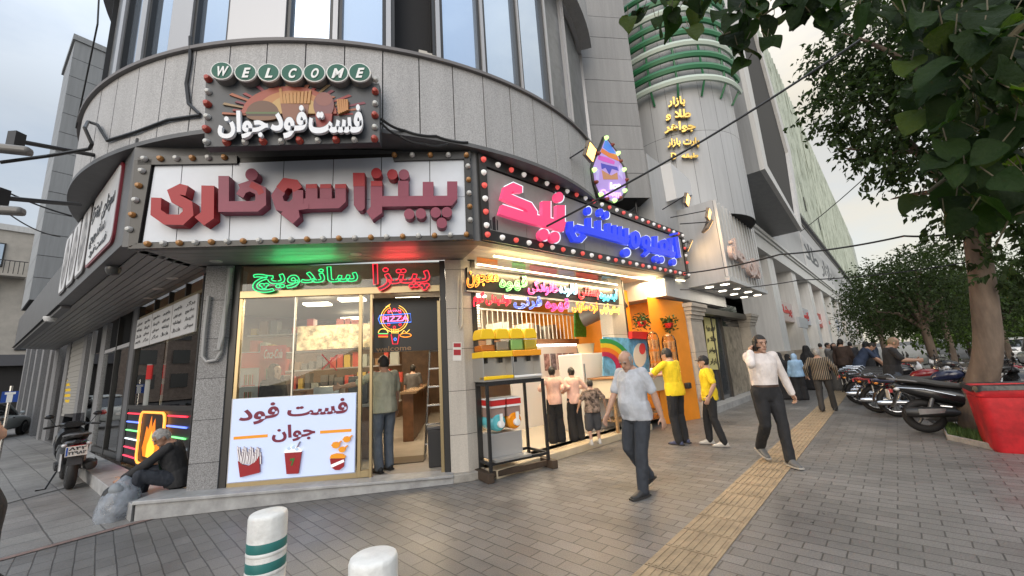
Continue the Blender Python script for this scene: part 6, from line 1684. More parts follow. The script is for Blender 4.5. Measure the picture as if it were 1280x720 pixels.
leaf_sprays('crown', clumps, 1850, 9, .13, .062, leaf1, TREE, 3, .55)
pit = thing('tree_pit', 'square planted tree pit with a stone edge beside the red bin', 'planter', (7.2, 6.6, 0))
pc_ = [gnd(1187, 549), gnd(1243, 562), gnd(1275, 535), gnd(1195, 536)]
q0, q1, q3 = gnd(1187, 549), gnd(1245, 562), gnd(1140, 522)
e1_, e3_ = (q1 - q0), (q3 - q0)
ex, ey = e1_.normalized() * .72, M.d * 1.5
def pp_(a, b_): return V2(q0 + ex * a + ey * b_)
m_ = MB()
for (a0, b0, a1, b1) in ((-.06, -.06, 1.06, 0), (-.06, 1, 1.06, 1.06), (-.06, .002, 0, .998), (1, .002, 1.06, .998)):
    m_.zprism([pp_(a0, b0), pp_(a1, b0), pp_(a1, b1), pp_(a0, b1)], -.05, .075)
m_.build('kerb_edge', kerb_m, pit, bevel=.01)
m_ = MB(); m_.add([(*pp_(0, 0), .03), (*pp_(1, 0), .03), (*pp_(1, 1), .03), (*pp_(0, 1), .03)], [(0, 1, 2, 3)]); m_.build('soil', mat('soil', (.06, .045, .03), .95, var=.4, vscale=9), pit, smooth=0)
m_ = MB(); r_ = random.Random(5)
for k in range(1500):
    x, y = pp_(r_.random(), r_.random()); h = r_.uniform(.04, .13); a = r_.random() * 6.28
    dx, dy = .008 * math.cos(a), .008 * math.sin(a); l = r_.uniform(-.05, .05)
    m_.add([(x - dx, y - dy, .03), (x + dx, y + dy, .03), (x + l, y + l * .6, .03 + h)], [(0, 1, 2)])
tag(m_.build('grass', mat('grass', (.07, .13, .03), .7, var=.4, vscale=5), smooth=0), kind='stuff')
# ---- trees further along the kerb and across the road
def tree(base, h, cr, label, ntw, seed, group, ll=.105, m=leaf2, lean=(0, 0)):
    t = thing('street_tree', label, 'tree', base, group=group); base = Vector(base); r = random.Random(seed)
    b = MB(); th = h * .46; top = base + Vector((lean[0], lean[1], th))
    b.tube([base, base.lerp(top, .5) + Vector((.05, 0, 0)), top], [.13, .11, .1], 10)
    cl = []
    for k in range(9):
        a = k * 2.4; rr_ = cr * (.25 + .5 * r.random()); c = top + Vector((rr_ * math.cos(a), rr_ * math.sin(a), h * (.08 + .42 * (k / 9)) + r.uniform(-.2, .2)))
        b.tube([top - Vector((0, 0, .1)), top.lerp(c, .5) + Vector((0, 0, .15)), c], [.08, .05, .02], 6); cl.append((c, cr * r.uniform(.38, .56)))
    b.build('trunk', bark, t, smooth=1.2)
    leaf_sprays('crown', cl, ntw, 8, ll, ll * .5, m, t, seed, .35)
    return t
g1 = 'trees along the kerb'
tree(V2(at_depth(1166, 450, 17.5)) + (0,), 4.3, 2.0, 'nearer dark tree behind the parked motorcycles, left of the leaning trunk', 1500, 11, g1)
tree(V2(at_depth(1108, 450, 25)) + (0,), 4.5, 1.9, 'farther dark tree above the crowd, its crown touching the mall', 1300, 12, g1)
tree(V2(at_depth(1192, 450, 25)) + (0,), 5.0, 2.4, 'dark tree seen just left of the leaning trunk, beyond the white cars', 1300, 13, g1)
tree(V2(at_depth(1262, 450, 26)) + (0,), 4.6, 2.3, 'dark tree right of the leaning trunk above the white cars', 2200, 14, g1)
g2 = 'trees across the road'
for k, (x, d, h, s) in enumerate(((1215, 46, 5.0, 'left'), (1275, 40, 4.2, 'right'), (1165, 60, 6.0, 'farthest'))):
    tree(V2(at_depth(x, 450, d)) + (0,), h, 4.2, s + ' light green bushy tree across the road behind the cars', 700, 20 + k, g2, .34, leaf_mat('leaf_light', (.07, .11, .03), (2, 2.2, .8)))
# ---- broad leaves hanging close over the camera
BR = thing('leafy_branch', 'overhanging branch of broad green leaves close at the top right', 'branch', at_depth(1300, -60, 2.6))
rt = random.Random(9); tw_ = MB(); lv = MB(); lvy = MB()
def broad_leaf(mb, p, dirv, up, size, droop=.25):
    dirv = dirv.normalized(); side = dirv.cross(up).normalized(); nn = side.cross(dirv)
    prof = [(0, .02), (.06, .30), (.2, .46), (.38, .5), (.56, .44), (.74, .31), (.89, .15), (1, .0)]
    vs = []; n = len(prof)
    ph = rt.uniform(0, 6)
    for t, w_ in prof:
        c = p + dirv * (t * size) - Vector((0, 0, 1)) * (droop * t * t * size)
        for s_ in (-1, -.5, 0, .5, 1):
            wv = .09 * size * math.sin(ph + t * 7 + s_ * 2) * abs(s_)
            vs.append(c + side * (s_ * w_ * size * .95) + nn * (abs(s_) * w_ * .28 * size + wv))
    fs = [(i * 5 + j, i * 5 + j + 1, i * 5 + j + 6, i * 5 + j + 5) for i in range(n - 1) for j in range(4)]
    mb.add(vs, fs)
spots = []
def cluster(x0, y0, x1, y1, n, d0, d1, s0, s1, ye=.12):
    for k in range(n):
        x, y = rt.uniform(x0, x1), rt.uniform(y0, y1); spots.append((x, y, rt.uniform(d0, d1), rt.uniform(s0, s1), rt.random() < ye))
cluster(800, -45, 1040, 24, 120, 2.1, 2.9, .10, .155)
cluster(900, 10, 960, 60, 7, 2.2, 2.6, .1, .14); cluster(1000, -20, 1080, 20, 8, 2.0, 2.6, .1, .16)
cluster(1140, 20, 1300, 140, 80, 2.0, 2.9, .1, .16); cluster(1180, 140, 1300, 250, 50, 2.0, 2.8, .1, .16); cluster(1080, -40, 1300, 20, 60, 2.1, 2.9, .1, .16)
cluster(1150, 200, 1240, 265, 8, 2.2, 2.6, .09, .13, .3)
spots += [(785, 20, 2.3, .14, True), (862, 35, 2.2, .15, True), (925, 60, 2.3, .14, False), (935, 75, 2.3, .13, False), (1150, 245, 2.3, .12, True), (1180, 265, 2.3, .10, True), (1140, 75, 2.2, .13, True), (1262, 110, 2.0, .14, True), (905, 45, 2.25, .16, False), (840, 8, 2.3, .2, False)]
for x, y, d, s, ye in spots:
    p = at_depth(x, y, d)
    dv = Vector((rt.uniform(-1, .5), rt.uniform(-.5, .5), rt.uniform(-1.0, -.15))); up_ = Vector((rt.gauss(0, .7), -1 + rt.gauss(0, .5), .9))
    s *= .86; broad_leaf(lvy if ye else lv, p, dv, up_, s)
    tw_.tube([p, p - dv.normalized() * s * .4 + Vector((0, 0, s * .25))], .0022, 5)
for path, r0 in (([(1320, -60, 2.5), (1150, -20, 2.5), (1000, -15, 2.5), (860, -15, 2.45), (800, -5, 2.4)], .018), ([(1330, -20, 2.4), (1250, 60, 2.4), (1190, 110, 2.4), (1150, 150, 2.4)], .014), ([(1330, 80, 2.4), (1260, 160, 2.4), (1200, 210, 2.4), (1160, 240, 2.4)], .012), ([(1000, -15, 2.5), (940, 30, 2.4), (900, 45, 2.35)], .007), ([(1330, 250, 2.5), (1262, 270, 2.5), (1256, 285, 2.5), (1244, 308, 2.5)], .005)):
    tw_.tube([at_depth(*q) for q in path], [r0 * (1 - .6 * k / len(path)) for k in range(len(path))], 7)
tw_.build('twig', mat('twig', (.1, .085, .05), .8), BR); lv.build('foliage', leaf3, BR, smooth=1.5); lvy.build('yellow_foliage', leafy, BR, smooth=1.5)
# ---- cables
def cable(name, label, pts, r, sag=0.0, m=None):
    P = [Vector(p) for p in pts]; out = []
    for i in range(len(P) - 1):
        n = 14
        for k in range(n + (1 if i == len(P) - 2 else 0)):
            t = k / n; q = P[i].lerp(P[i + 1], t); q.z -= sag * 4 * t * (1 - t); out.append(q)
    b = MB(); b.tube(out, r, 6)
    return tag(b.build(name, m or mat('cable_black', (.015, .015, .016), .5)), label, 'cable')
def pd(x, y, d): return at_depth(x, y, d)
cable('cable', 'thick black cable rising from the pink letters up into the leaves', [FI.W(683, 283, .16), pd(880, 175, 6.0), pd(1075, 50, 6.5)], .016, .02)
cable('cable', 'black cable sagging from the juice sign across the mall front to the trees', [FI.W(855, 342, .1), pd(975, 318, 10), pd(1130, 295, 9.9), pd(1221, 286, 9.65)], .018, .05)
cable('cable', 'lower thin cable crossing the mall columns towards the trees', [FI.W(850, 362, .1), pd(1000, 350, 11), pd(1240, 322, 11)], .012, .08)
cable('cable', 'faint thin cable crossing the bright sky beside the cladding', [pd(1000, 290, 30), pd(1110, 195, 20)], .02, .1)
def drpt(px, py, off=.03):
    d = ray(px, py); dx, dy = d.x, d.y; r = DR + off
    A = dx * dx + dy * dy; Bq = -(DC.x * dx + DC.y * dy); Cq = DC.x ** 2 + DC.y ** 2 - r * r
    return CC + d * ((-Bq - math.sqrt(max(0, Bq * Bq - A * Cq))) / A)
cable('cable', 'black cable hanging down the granite band left of the fast food sign', [drpt(238, 46), drpt(238, 75), drpt(233, 105), drpt(236, 130), drpt(250, 143)], .022, .0)
cable('cable', 'looping black cable along the lower edge of the granite band', [pd(0, 203, 7), pd(60, 195, 7), pd(112, 186, 6.6), pd(115, 180, 6.5), pd(106, 160, 6.5), drpt(110, 152, .1), drpt(122, 156, .05), drpt(134, 176), drpt(170, 165), drpt(210, 150), drpt(250, 144)], .02, .0)
cable('cable', 'black cables drooping from the fast food sign to the right', [FS.W(476, 148, -.05), drpt(505, 163), drpt(545, 170), drpt(585, 178)], .018, .03)
cable('cable', 'second black cable drooping lower from the fast food sign', [FS.W(476, 153, -.05), drpt(500, 170), drpt(530, 180), drpt(560, 180)], .014, .03)
cable('cable', 'thin cable slanting across the left sky to the side fascia', [pd(0, 236, 9), pd(90, 270, 9)], .012, .03)
cable('cable', 'thin cable from the lower arm lamp to the side building', [pd(12, 268, 8), pd(75, 296, 9)], .008, .05)
cable('cable', 'thin cable running up the panelled block at the left', [pd(95, 160, 9), drpt(122, 30, .3), pd(124, -10, 7)], .01, .0)
# ------------------------------------------------------------------ vehicles and street furniture
tyre_m = mat('tyre_rubber', (.016, .016, .017), .75, bump=.2, bscale=60); chrome = mat('chrome', (.62, .62, .63), .15, metal=1); cast = mat('cast_alloy', (.2, .2, .205), .4, metal=.8, var=.2, vscale=8)
blk = mat('bike_black', (.012, .012, .013), .25, coat=.4); seat_m = mat('seat_vinyl', (.016, .015, .015), .55, bump=.15, bscale=90)
redl = mat('tail_red', (.35, .008, .008), .2, coat=.5); amb = mat('indicator_amber', (.6, .2, .02), .25); clear = mat('lamp_clear', (.55, .55, .56), .12, coat=.5)
def ring(mb, cy, cz, R_, r, x=0.0, n=28, k=8, m=None, flat=1.0):
    mb.tube([(x, cy + R_ * math.cos(2 * math.pi * i / n), cz + R_ * math.sin(2 * math.pi * i / n)) for i in range(n)], r, k, closed=True, m=m, flat=flat)
def loft(mb, secs, n=16, p=2.6, m=None):
    "secs: (y, z centre, half width, half height)"
    vs = []; fs = []
    for y, z, hw, hh in secs:
        for j in range(n):
            a = 2 * math.pi * j / n; c, s = math.cos(a), math.sin(a)
            vs.append((hw * math.copysign(abs(c) ** (2 / p), c), y, z + hh * math.copysign(abs(s) ** (2 / p), s)))
    for i in range(len(secs) - 1):
        for j in range(n):
            fs.append((i * n + j, i * n + (j + 1) % n, (i + 1) * n + (j + 1) % n, (i + 1) * n + j))
    fs += [tuple(range(n - 1, -1, -1)), tuple(range((len(secs) - 1) * n, len(secs) * n))]
    mb.add(vs, fs, m)
def arcp(cy, cz, r, a0, a1, n=12, x=0.0): return [(x, cy + r * math.cos(R(a0 + (a1 - a0) * i / n)), cz + r * math.sin(R(a0 + (a1 - a0) * i / n))) for i in range(n + 1)]
def fender(mb, cy, cz, r, a0, a1, hw, m=None):
    n = 12; vs = []
    for i in range(n + 1):
        a = R(a0 + (a1 - a0) * i / n)
        for x, dr_ in ((-hw, -.03), (-hw * .7, 0), (hw * .7, 0), (hw, -.03)): vs.append((x, cy + (r + dr_) * math.cos(a), cz + (r + dr_) * math.sin(a)))
    mb.add(vs, [(i * 4 + j, i * 4 + j + 1, i * 4 + j + 5, i * 4 + j + 4) for i in range(n) for j in range(3)], m)
def wheel(t, cy, Rw, rw, alloy=False):
    b = MB(); ring(b, cy, Rw, Rw - rw, rw, k=10); w_ = b.build('wheel', tyre_m, t)
    b = MB(); ring(b, cy, Rw, Rw - 1.9 * rw, .016)
    if alloy:
        for k in range(5):
            a = k * 2 * math.pi / 5; b.tube([(0, cy + .04 * math.cos(a), Rw + .04 * math.sin(a)), (0, cy + (Rw - 1.9 * rw) * math.cos(a + .3), Rw + (Rw - 1.9 * rw) * math.sin(a + .3))], [.024, .016], 6)
    else:
        for k in range(18):
            a = k * 2 * math.pi / 18; s = .03 * (-1) ** k; b.tube([(s, cy + .05 * math.cos(a), Rw + .05 * math.sin(a)), (0, cy + (Rw - 1.9 * rw) * math.cos(a + .15), Rw + (Rw - 1.9 * rw) * math.sin(a + .15))], .0035, 4)
    b.build('rim', cast if alloy else chrome, w_)
    b = MB(); b.lathe([(.0, -.07), (.05, -.07), (.06, -.03), (.06, .03), (.05, .07), (.0, .07)], (0, cy, Rw), 14, axis='x'); b.build('hub', cast, w_)
def plate(t, y, z, rows=None):
    b = MB(); b.box((0, y, z), (.2, .008, .13)); p = b.build('licence_plate', mat('plate_white', (.62, .62, .6), .4), t)
    if rows:
        b = MB()
        for k, s in enumerate(rows):
            zz = z + .012 - k * .055
            text_quad(b, s, [(-.08, y - .005, zz), (.085, y - .005, zz), (.085, y - .005, zz + .042), (-.08, y - .005, zz + .042)], (0, -1, 0), bold=.03, depth=.002)
        b.build('lettering', black_m, p)
        b = MB(); b.box((-.088, y - .005, z), (.014, .004, .11)); b.build('blue_band', mat('plate_blue', (.02, .08, .4), .4), p)
def motorcycle(label, paint, loc, rz, group, rack=True):
    t = thing('motorcycle', label, 'motorcycle', loc, rz, group)
    def bd(b, n, m, par=None): return b.build(n, m, par or t, world=False)
    _b = MB.build
    B_ = lambda b, n, m, par=None: _b(b, n, m, par or t, world=False)
    # wheels are built in the bike's own space
    for cy, al in ((-.62, False), (.66, False)):
        b = MB(); ring(b, cy, .3, .25, .05, k=10); w_ = B_(b, 'wheel', tyre_m)
        b = MB(); ring(b, cy, .3, .205, .014)
        for k in range(18):
            a = k * 2 * math.pi / 18; s = .03 * (-1) ** k; b.tube([(s, cy + .05 * math.cos(a), .3 + .05 * math.sin(a)), (0, cy + .205 * math.cos(a + .15), .3 + .205 * math.sin(a + .15))], .0035, 4)
        B_(b, 'rim', chrome, w_)
        b = MB(); b.lathe([(.0, -.07), (.06, -.07), (.075, -.03), (.075, .03), (.06, .07), (.0, .07)], (0, cy, .3), 14, axis='x'); B_(b, 'hub', cast, w_)
    b = MB(); b.tube([(0, .5, .85), (0, .3, .6), (0, .25, .3), (0, -.1, .25), (0, -.2, .45), (0, -.15, .68), (0, .5, .85)], .022, 7)
    for s in (-1, 1): b.tube([(s * .1, -.15, .68), (s * .11, -.85, .72)], .014, 6); b.tube([(s * .09, -.62, .3), (s * .1, -.1, .3)], .02, 6)
    B_(b, 'frame', blk)
    b = MB(); loft(b, [(-.12, .34, .09, .09), (-.05, .34, .13, .12), (.15, .33, .13, .12), (.22, .33, .1, .1)]); 
    for k in range(7): b.box((0, .17, .46 + k * .024), (.19 - .006 * k, .17, .012))
    b.box((0, .17, .53), (.1, .1, .17)); b.lathe([(.0, -.15), (.075, -.15), (.09, -.13), (.09, .13), (.075, .15), (.0, .15)], (0, .05, .32), 16, axis='x')
    B_(b, 'engine', cast)
    b = MB(); loft(b, [(-.02, .74, .07, .06), (.06, .79, .12, .09), (.22, .82, .145, .11), (.36, .83, .14, .1), (.45, .84, .08, .06)]); tk = B_(b, 'fuel_tank', paint)
    b = MB(); b.lathe([(.035, 0), (.035, .02), (.0, .022)], (0, .26, .93), 12); B_(b, 'cap', chrome, tk)
    b = MB(); loft(b, [(-.82, .8, .07, .03), (-.75, .8, .12, .05), (-.4, .78, .13, .055), (-.15, .755, .12, .05), (.02, .77, .07, .045)]); B_(b, 'seat', seat_m)
    b = MB()
    for s in (-1, 1): b.pts_prism([(s * .11, -.42, .52), (s * .11, -.08, .56), (s * .11, -.06, .7), (s * .11, -.5, .7)], (s * .02, 0, 0))
    loft(b, [(-.95, .76, .05, .02), (-.86, .745, .1, .05), (-.45, .715, .11, .05)]); B_(b, 'side_panel', paint)
    b = MB(); fender(b, -.62, .3, .36, 20, 175, .075); B_(b, 'rear_fender', blk)
    b = MB(); fender(b, .66, .3, .34, 15, 150, .06); B_(b, 'front_fender', paint)
    b = MB()
    for s in (-1, 1): b.tube([(s * .085, .66, .3), (s * .085, .52, .72)], .024, 8); b.tube([(s * .085, .52, .72), (s * .085, .455, .95)], .017, 8)
    b.box((0, .47, .9), (.22, .06, .03)); B_(b, 'fork', chrome)
    b = MB(); b.tube([(-.36, .33, 1.0), (-.28, .36, 1.02), (-.1, .45, 1.0), (.1, .45, 1.0), (.28, .36, 1.02), (.36, .33, 1.0)], .013, 7); B_(b, 'handlebar', chrome)
    for s in (-1, 1):
        b = MB(); b.tube([(s * .25, .35, 1.01), (s * .38, .32, 1.0)], .02, 8); B_(b, 'grip', seat_m)
        b = MB(); b.tube([(s * .24, .38, 1.02), (s * .3, .4, 1.17)], .006, 5); b.ell((s * .31, .4, 1.2), (.06, .015, .038)); B_(b, 'mirror', blk)
        b = MB(); b.tube([(s * .12, -.86, .7), (s * .19, -.87, .7)], .01, 5); b.ell((s * .2, -.87, .7), (.035, .035, .025)); B_(b, 'indicator', amb)
        b = MB(); b.tube([(s * .12, -.6, .32), (s * .12, -.45, .68)], .03, 8); B_(b, 'shock', chrome)
    b = MB(); b.lathe([(.0, .0), (.085, .0), (.1, -.03), (.08, -.1), (.03, -.13), (.0, -.13)], (0, .62, .88), 18, axis='y'); B_(b, 'headlight', clear)
    b = MB(); b.box((0, .5, 1.0), (.16, .1, .07)); B_(b, 'gauge', blk)
    b = MB(); b.box((0, -.965, .73), (.13, .03, .07)); B_(b, 'tail_light', redl)
    b = MB(); b.tube([(.06, .25, .45), (.1, .3, .3), (.14, .15, .22), (.15, -.2, .26)], .02, 8); b.lathe([(.025, .25), (.05, .15), (.055, -.35), (.04, -.42), (.03, -.42)], (.16, -.5, .3), 14, axis='y'); B_(b, 'exhaust', chrome)
    if rack:
        b = MB()
        for s in (-1, 1): b.tube([(s * .13, -.5, .7), (s * .14, -.62, .87), (s * .13, -1.02, .87)], .009, 6)
        for k in range(4): b.tube([(-.135, -.66 - k * .12, .87), (.135, -.66 - k * .12, .87)], .008, 6)
        B_(b, 'rack', chrome)
    b = MB(); b.tube([(-.12, -.05, .25), (-.24, -.1, .01), (-.28, -.12, .01)], .012, 6); B_(b, 'stand', blk)
    b = MB(); b.box((0, -.93, .58), (.2, .008, .13)); B_(b, 'licence_plate', mat('plate_white', (.62, .62, .6), .4))
    return t
def scooter(label, loc, rz, rows=None):
    t = thing('scooter', label, 'scooter', loc, rz); _b = MB.build
    B_ = lambda b, n, m, par=None: _b(b, n, m, par or t, world=False)
    for cy, Rw in ((-.64, .28), (.68, .28)):
        b = MB(); ring(b, cy, Rw, Rw - .065, .065, k=12, flat=1.0); w_ = B_(b, 'wheel', tyre_m)
        b = MB(); ring(b, cy, Rw, .16, .018)
        for k in range(5):
            a = k * 2 * math.pi / 5; b.tube([(0, cy + .03 * math.cos(a), Rw + .03 * math.sin(a)), (0, cy + .16 * math.cos(a + .35), Rw + .16 * math.sin(a + .35))], [.03, .02], 6)
        b.lathe([(.0, -.06), (.05, -.06), (.05, .06), (.0, .06)], (0, cy, Rw), 12, axis='x'); B_(b, 'rim', cast, w_)
    # rear body: tapering tail over the wheel
    b = MB(); loft(b, [(-1.0, .78, .035, .03), (-.92, .76, .1, .06), (-.7, .7, .165, .11), (-.4, .62, .185, .15), (-.1, .54, .18, .18), (.05, .45, .15, .16)], p=2.4); body = B_(b, 'body', blk)
    b = MB()
    for s in (-1, 1): b.tube([(s * .12, -.93, .76), (s * .185, -.6, .73), (s * .19, -.25, .62)], .008, 6)
    B_(b, 'trim', chrome, body)
    b = MB(); loft(b, [(-.9, .86, .05, .02), (-.84, .87, .12, .045), (-.6, .85, .16, .06), (-.42, .8, .155, .06), (-.2, .76, .15, .055), (.0, .73, .11, .05), (.08, .7, .06, .04)]); B_(b, 'seat', seat_m)
    b = MB()
    for s in (-1, 1): b.tube([(s * .13, -.6, .84), (s * .16, -.8, .88), (s * .1, -.98, .9), (0, -1.0, .9)], .014, 7)
    B_(b, 'grab_rail', mat('rail_grey', (.12, .12, .125), .35), body)
    b = MB(); b.box((0, .25, .3), (.34, .5, .1)); loft(b, [(-.05, .28, .16, .07), (.45, .28, .16, .07), (.52, .34, .14, .07)]); B_(b, 'floor_board', mat('bike_grey', (.03, .03, .031), .5))
    # leg shield and nose
    b = MB(); loft(b, [(.42, .62, .19, .3), (.5, .66, .21, .33), (.6, .7, .18, .27), (.72, .72, .11, .17), (.8, .7, .05, .08)], p=2.3); sh_ = B_(b, 'front_shield', blk)
    b = MB(); b.add([(-.15, .52, .95), (.15, .52, .95), (.13, .42, 1.2), (-.13, .42, 1.2)], [(0, 1, 2, 3)]); B_(b, 'windscreen', glassmat('smoke_glass', (.25, .25, .27)), sh_)
    for s in (-1, 1):
        b = MB(); b.ell((s * .07, .77, .76), (.05, .03, .04)); B_(b, 'headlight', clear)
        b = MB(); b.tube([(s * .22, .42, 1.0), (s * .3, .44, 1.14)], .007, 5); b.ell((s * .31, .44, 1.17), (.065, .018, .04)); B_(b, 'mirror', blk)
        b = MB(); b.tube([(s * .24, .36, .99), (s * .36, .31, .98)], .02, 8); B_(b, 'grip', seat_m)
        b = MB(); b.ell((s * .14, -.93, .735), (.035, .04, .028)); B_(b, 'indicator', clear)
        b = MB(); b.tube([(s * .13, -.62, .3), (s * .13, -.5, .62)], .03, 8); B_(b, 'shock', cast)
        b = MB(); b.tube([(s * .08, .68, .28), (s * .07, .55, .62)], .022, 8); B_(b, 'fork', cast)
    b = MB(); loft(b, [(.34, 1.0, .12, .05), (.44, 1.0, .17, .06), (.54, .98, .1, .05)]); b.tube([(-.36, .31, .98), (-.15, .42, 1.0), (.15, .42, 1.0), (.36, .31, .98)], .013, 7); B_(b, 'handlebar', blk)
    b = MB(); fender(b, .68, .28, .32, 20, 165, .08); B_(b, 'front_fender', blk)
    b = MB(); b.pts_prism([(-.08, -.9, .7), (.08, -.9, .7), (.085, -1.02, .42), (-.085, -1.02, .42)], (0, .025, .01)); B_(b, 'mud_flap', mat('bike_grey', (.03, .03, .031), .5))
    b = MB(); b.box((0, -1.0, .7), (.16, .05, .055)); B_(b, 'tail_light', redl)
    b = MB(); b.lathe([(.03, .35), (.07, .28), (.085, .05), (.085, -.2), (.06, -.3), (.03, -.31)], (.2, -.6, .36), 16, axis='y'); ex = B_(b, 'exhaust', mat('exhaust_black', (.02, .02, .02), .4))
    b = MB(); b.pts_prism([(.275, -.75, .33), (.275, -.45, .36), (.275, -.42, .43), (.275, -.75, .42)], (.012, 0, 0)); B_(b, 'heat_shield', cast, ex)
    b = MB(); loft(b, [(-.62, .3, .05, .1), (-.35, .3, .06, .12), (-.15, .3, .05, .1)]); B_(b, 'engine_case', cast)
    b = MB(); b.tube([(-.15, -.15, .25), (-.25, -.22, .01), (-.36, -.24, .01)], .014, 6); B_(b, 'stand', blk)
    z = .64; y = -1.035
    b = MB(); b.box((0, y, z), (.25, .008, .155)); p = B_(b, 'licence_plate', mat('plate_white', (.62, .62, .6), .4))
    if rows:
        b = MB()
        for k, s in enumerate(rows):
            zz = z + .014 - k * .068
            text_quad(b, s, [(-.09, y - .006, zz), (.11, y - .006, zz), (.11, y - .006, zz + .05), (-.09, y - .006, zz + .05)], (0, -1, 0), bold=.03, depth=.002)
        B_(b, 'lettering', black_m, p)
        b = MB(); b.box((-.108, y - .006, z), (.018, .004, .13)); B_(b, 'blue_band', mat('plate_blue', (.02, .08, .4), .4), p)
    return t
def rzof(v): return math.atan2(v.y, v.x) - math.pi / 2
# scooter on the side pavement, its back to us
sp = gnd(86, 612)
scooter('black scooter with a white licence plate parked on the side pavement', (sp.x - .53, sp.y + .43, 0), rzof(Vector((-.78, .63, 0))), ('۸۴۲', '۲۲۹۸۲'))
fdir = Vector((.84, -.54, 0))
def rear_at(px, py, fd): p = gnd(px, py); return p + fd * .63
p = rear_at(1162, 541, fdir)
scooter('large black scooter parked nearest the red bin, rear wheel towards the pavement', (p.x, p.y, 0), rzof(fdir))
pr = mat('bike_red', (.22, .008, .012), .25, coat=.5); pk = mat('bike_maroon', (.12, .01, .03), .25, coat=.5); pbk = mat('bike_gloss_black', (.014, .014, .016), .2, coat=.5); pbl = mat('bike_blue', (.012, .016, .05), .25, coat=.5)
fd2 = Vector((.80, -.60, 0)); G = 'motorcycles parked in a row along the kerb'
p1_ = rear_at(1100, 516, fd2)
m0 = motorcycle('dark red motorcycle ridden by the man in the black shirt', pr, (p1_.x, p1_.y, 0), rzof(fd2), G)
protos = {'red': m0}
p2_ = rear_at(1078, 506, fd2)
m1 = motorcycle('black motorcycle with a chrome rack, just beyond the seated rider', pbk, (p2_.x, p2_.y, 0), rzof(fd2), G)
step = (p1_ - p2_)
q_ = p1_ + Vector((.9, -.95, 0)) * 1.1
m2 = motorcycle('maroon motorcycle between the seated rider and the large black scooter', pk, (q_.x + .25, q_.y - .1, 0), rzof(fd2), G, rack=False)
q2 = p1_ + fd2 * 1.9 + M.d * .5
c = place_copy(m0, (q2.x, q2.y, 0), rzof(-fd2 + Vector((.2, .1, 0))), 'red motorcycle facing the pavement behind the seated rider', G)
q3 = q2 - M.d * 1.35
m3 = motorcycle('blue and black motorcycle beside the white cars, half hidden by the large black scooter', pbl, (q3.x + .35, q3.y, 0), rzof(-fd2), G)
for k, (lab, src) in enumerate((('third motorcycle beyond the seated rider', m1), ('fourth motorcycle beyond the seated rider, dark red', m0), ('farthest visible motorcycle in the row beyond the rider', m1))):
    q4 = p2_ + M.d * (1.0 + .95 * k); place_copy(src, (q4.x, q4.y, 0), rzof(fd2), lab, G)
for k, (u_, o_, fdv, src, lab) in enumerate(((-.55, 4.6, fd2, m3, 'blue and black motorcycle between the red one and the large black scooter'), (.1, 5.9, -fd2, m0, 'red motorcycle facing the pavement beyond the large black scooter'), (-.9, 6.0, -fd2, m1, 'black motorcycle facing the pavement close to the leaning trunk'), (1.7, 5.8, -fd2, m2, 'maroon motorcycle facing the pavement beyond the seated rider'), (2.6, 6.0, -fd2, m3, 'blue motorcycle facing the pavement beyond the maroon one'), (4.6, 5.4, -fd2, m1, 'black motorcycle facing the pavement far along the row'))):
    q5 = p1_ + M.d * u_ + M.n * (o_ - 4.3); place_copy(src, (q5.x, q5.y, 0), rzof(fdv), lab, G)
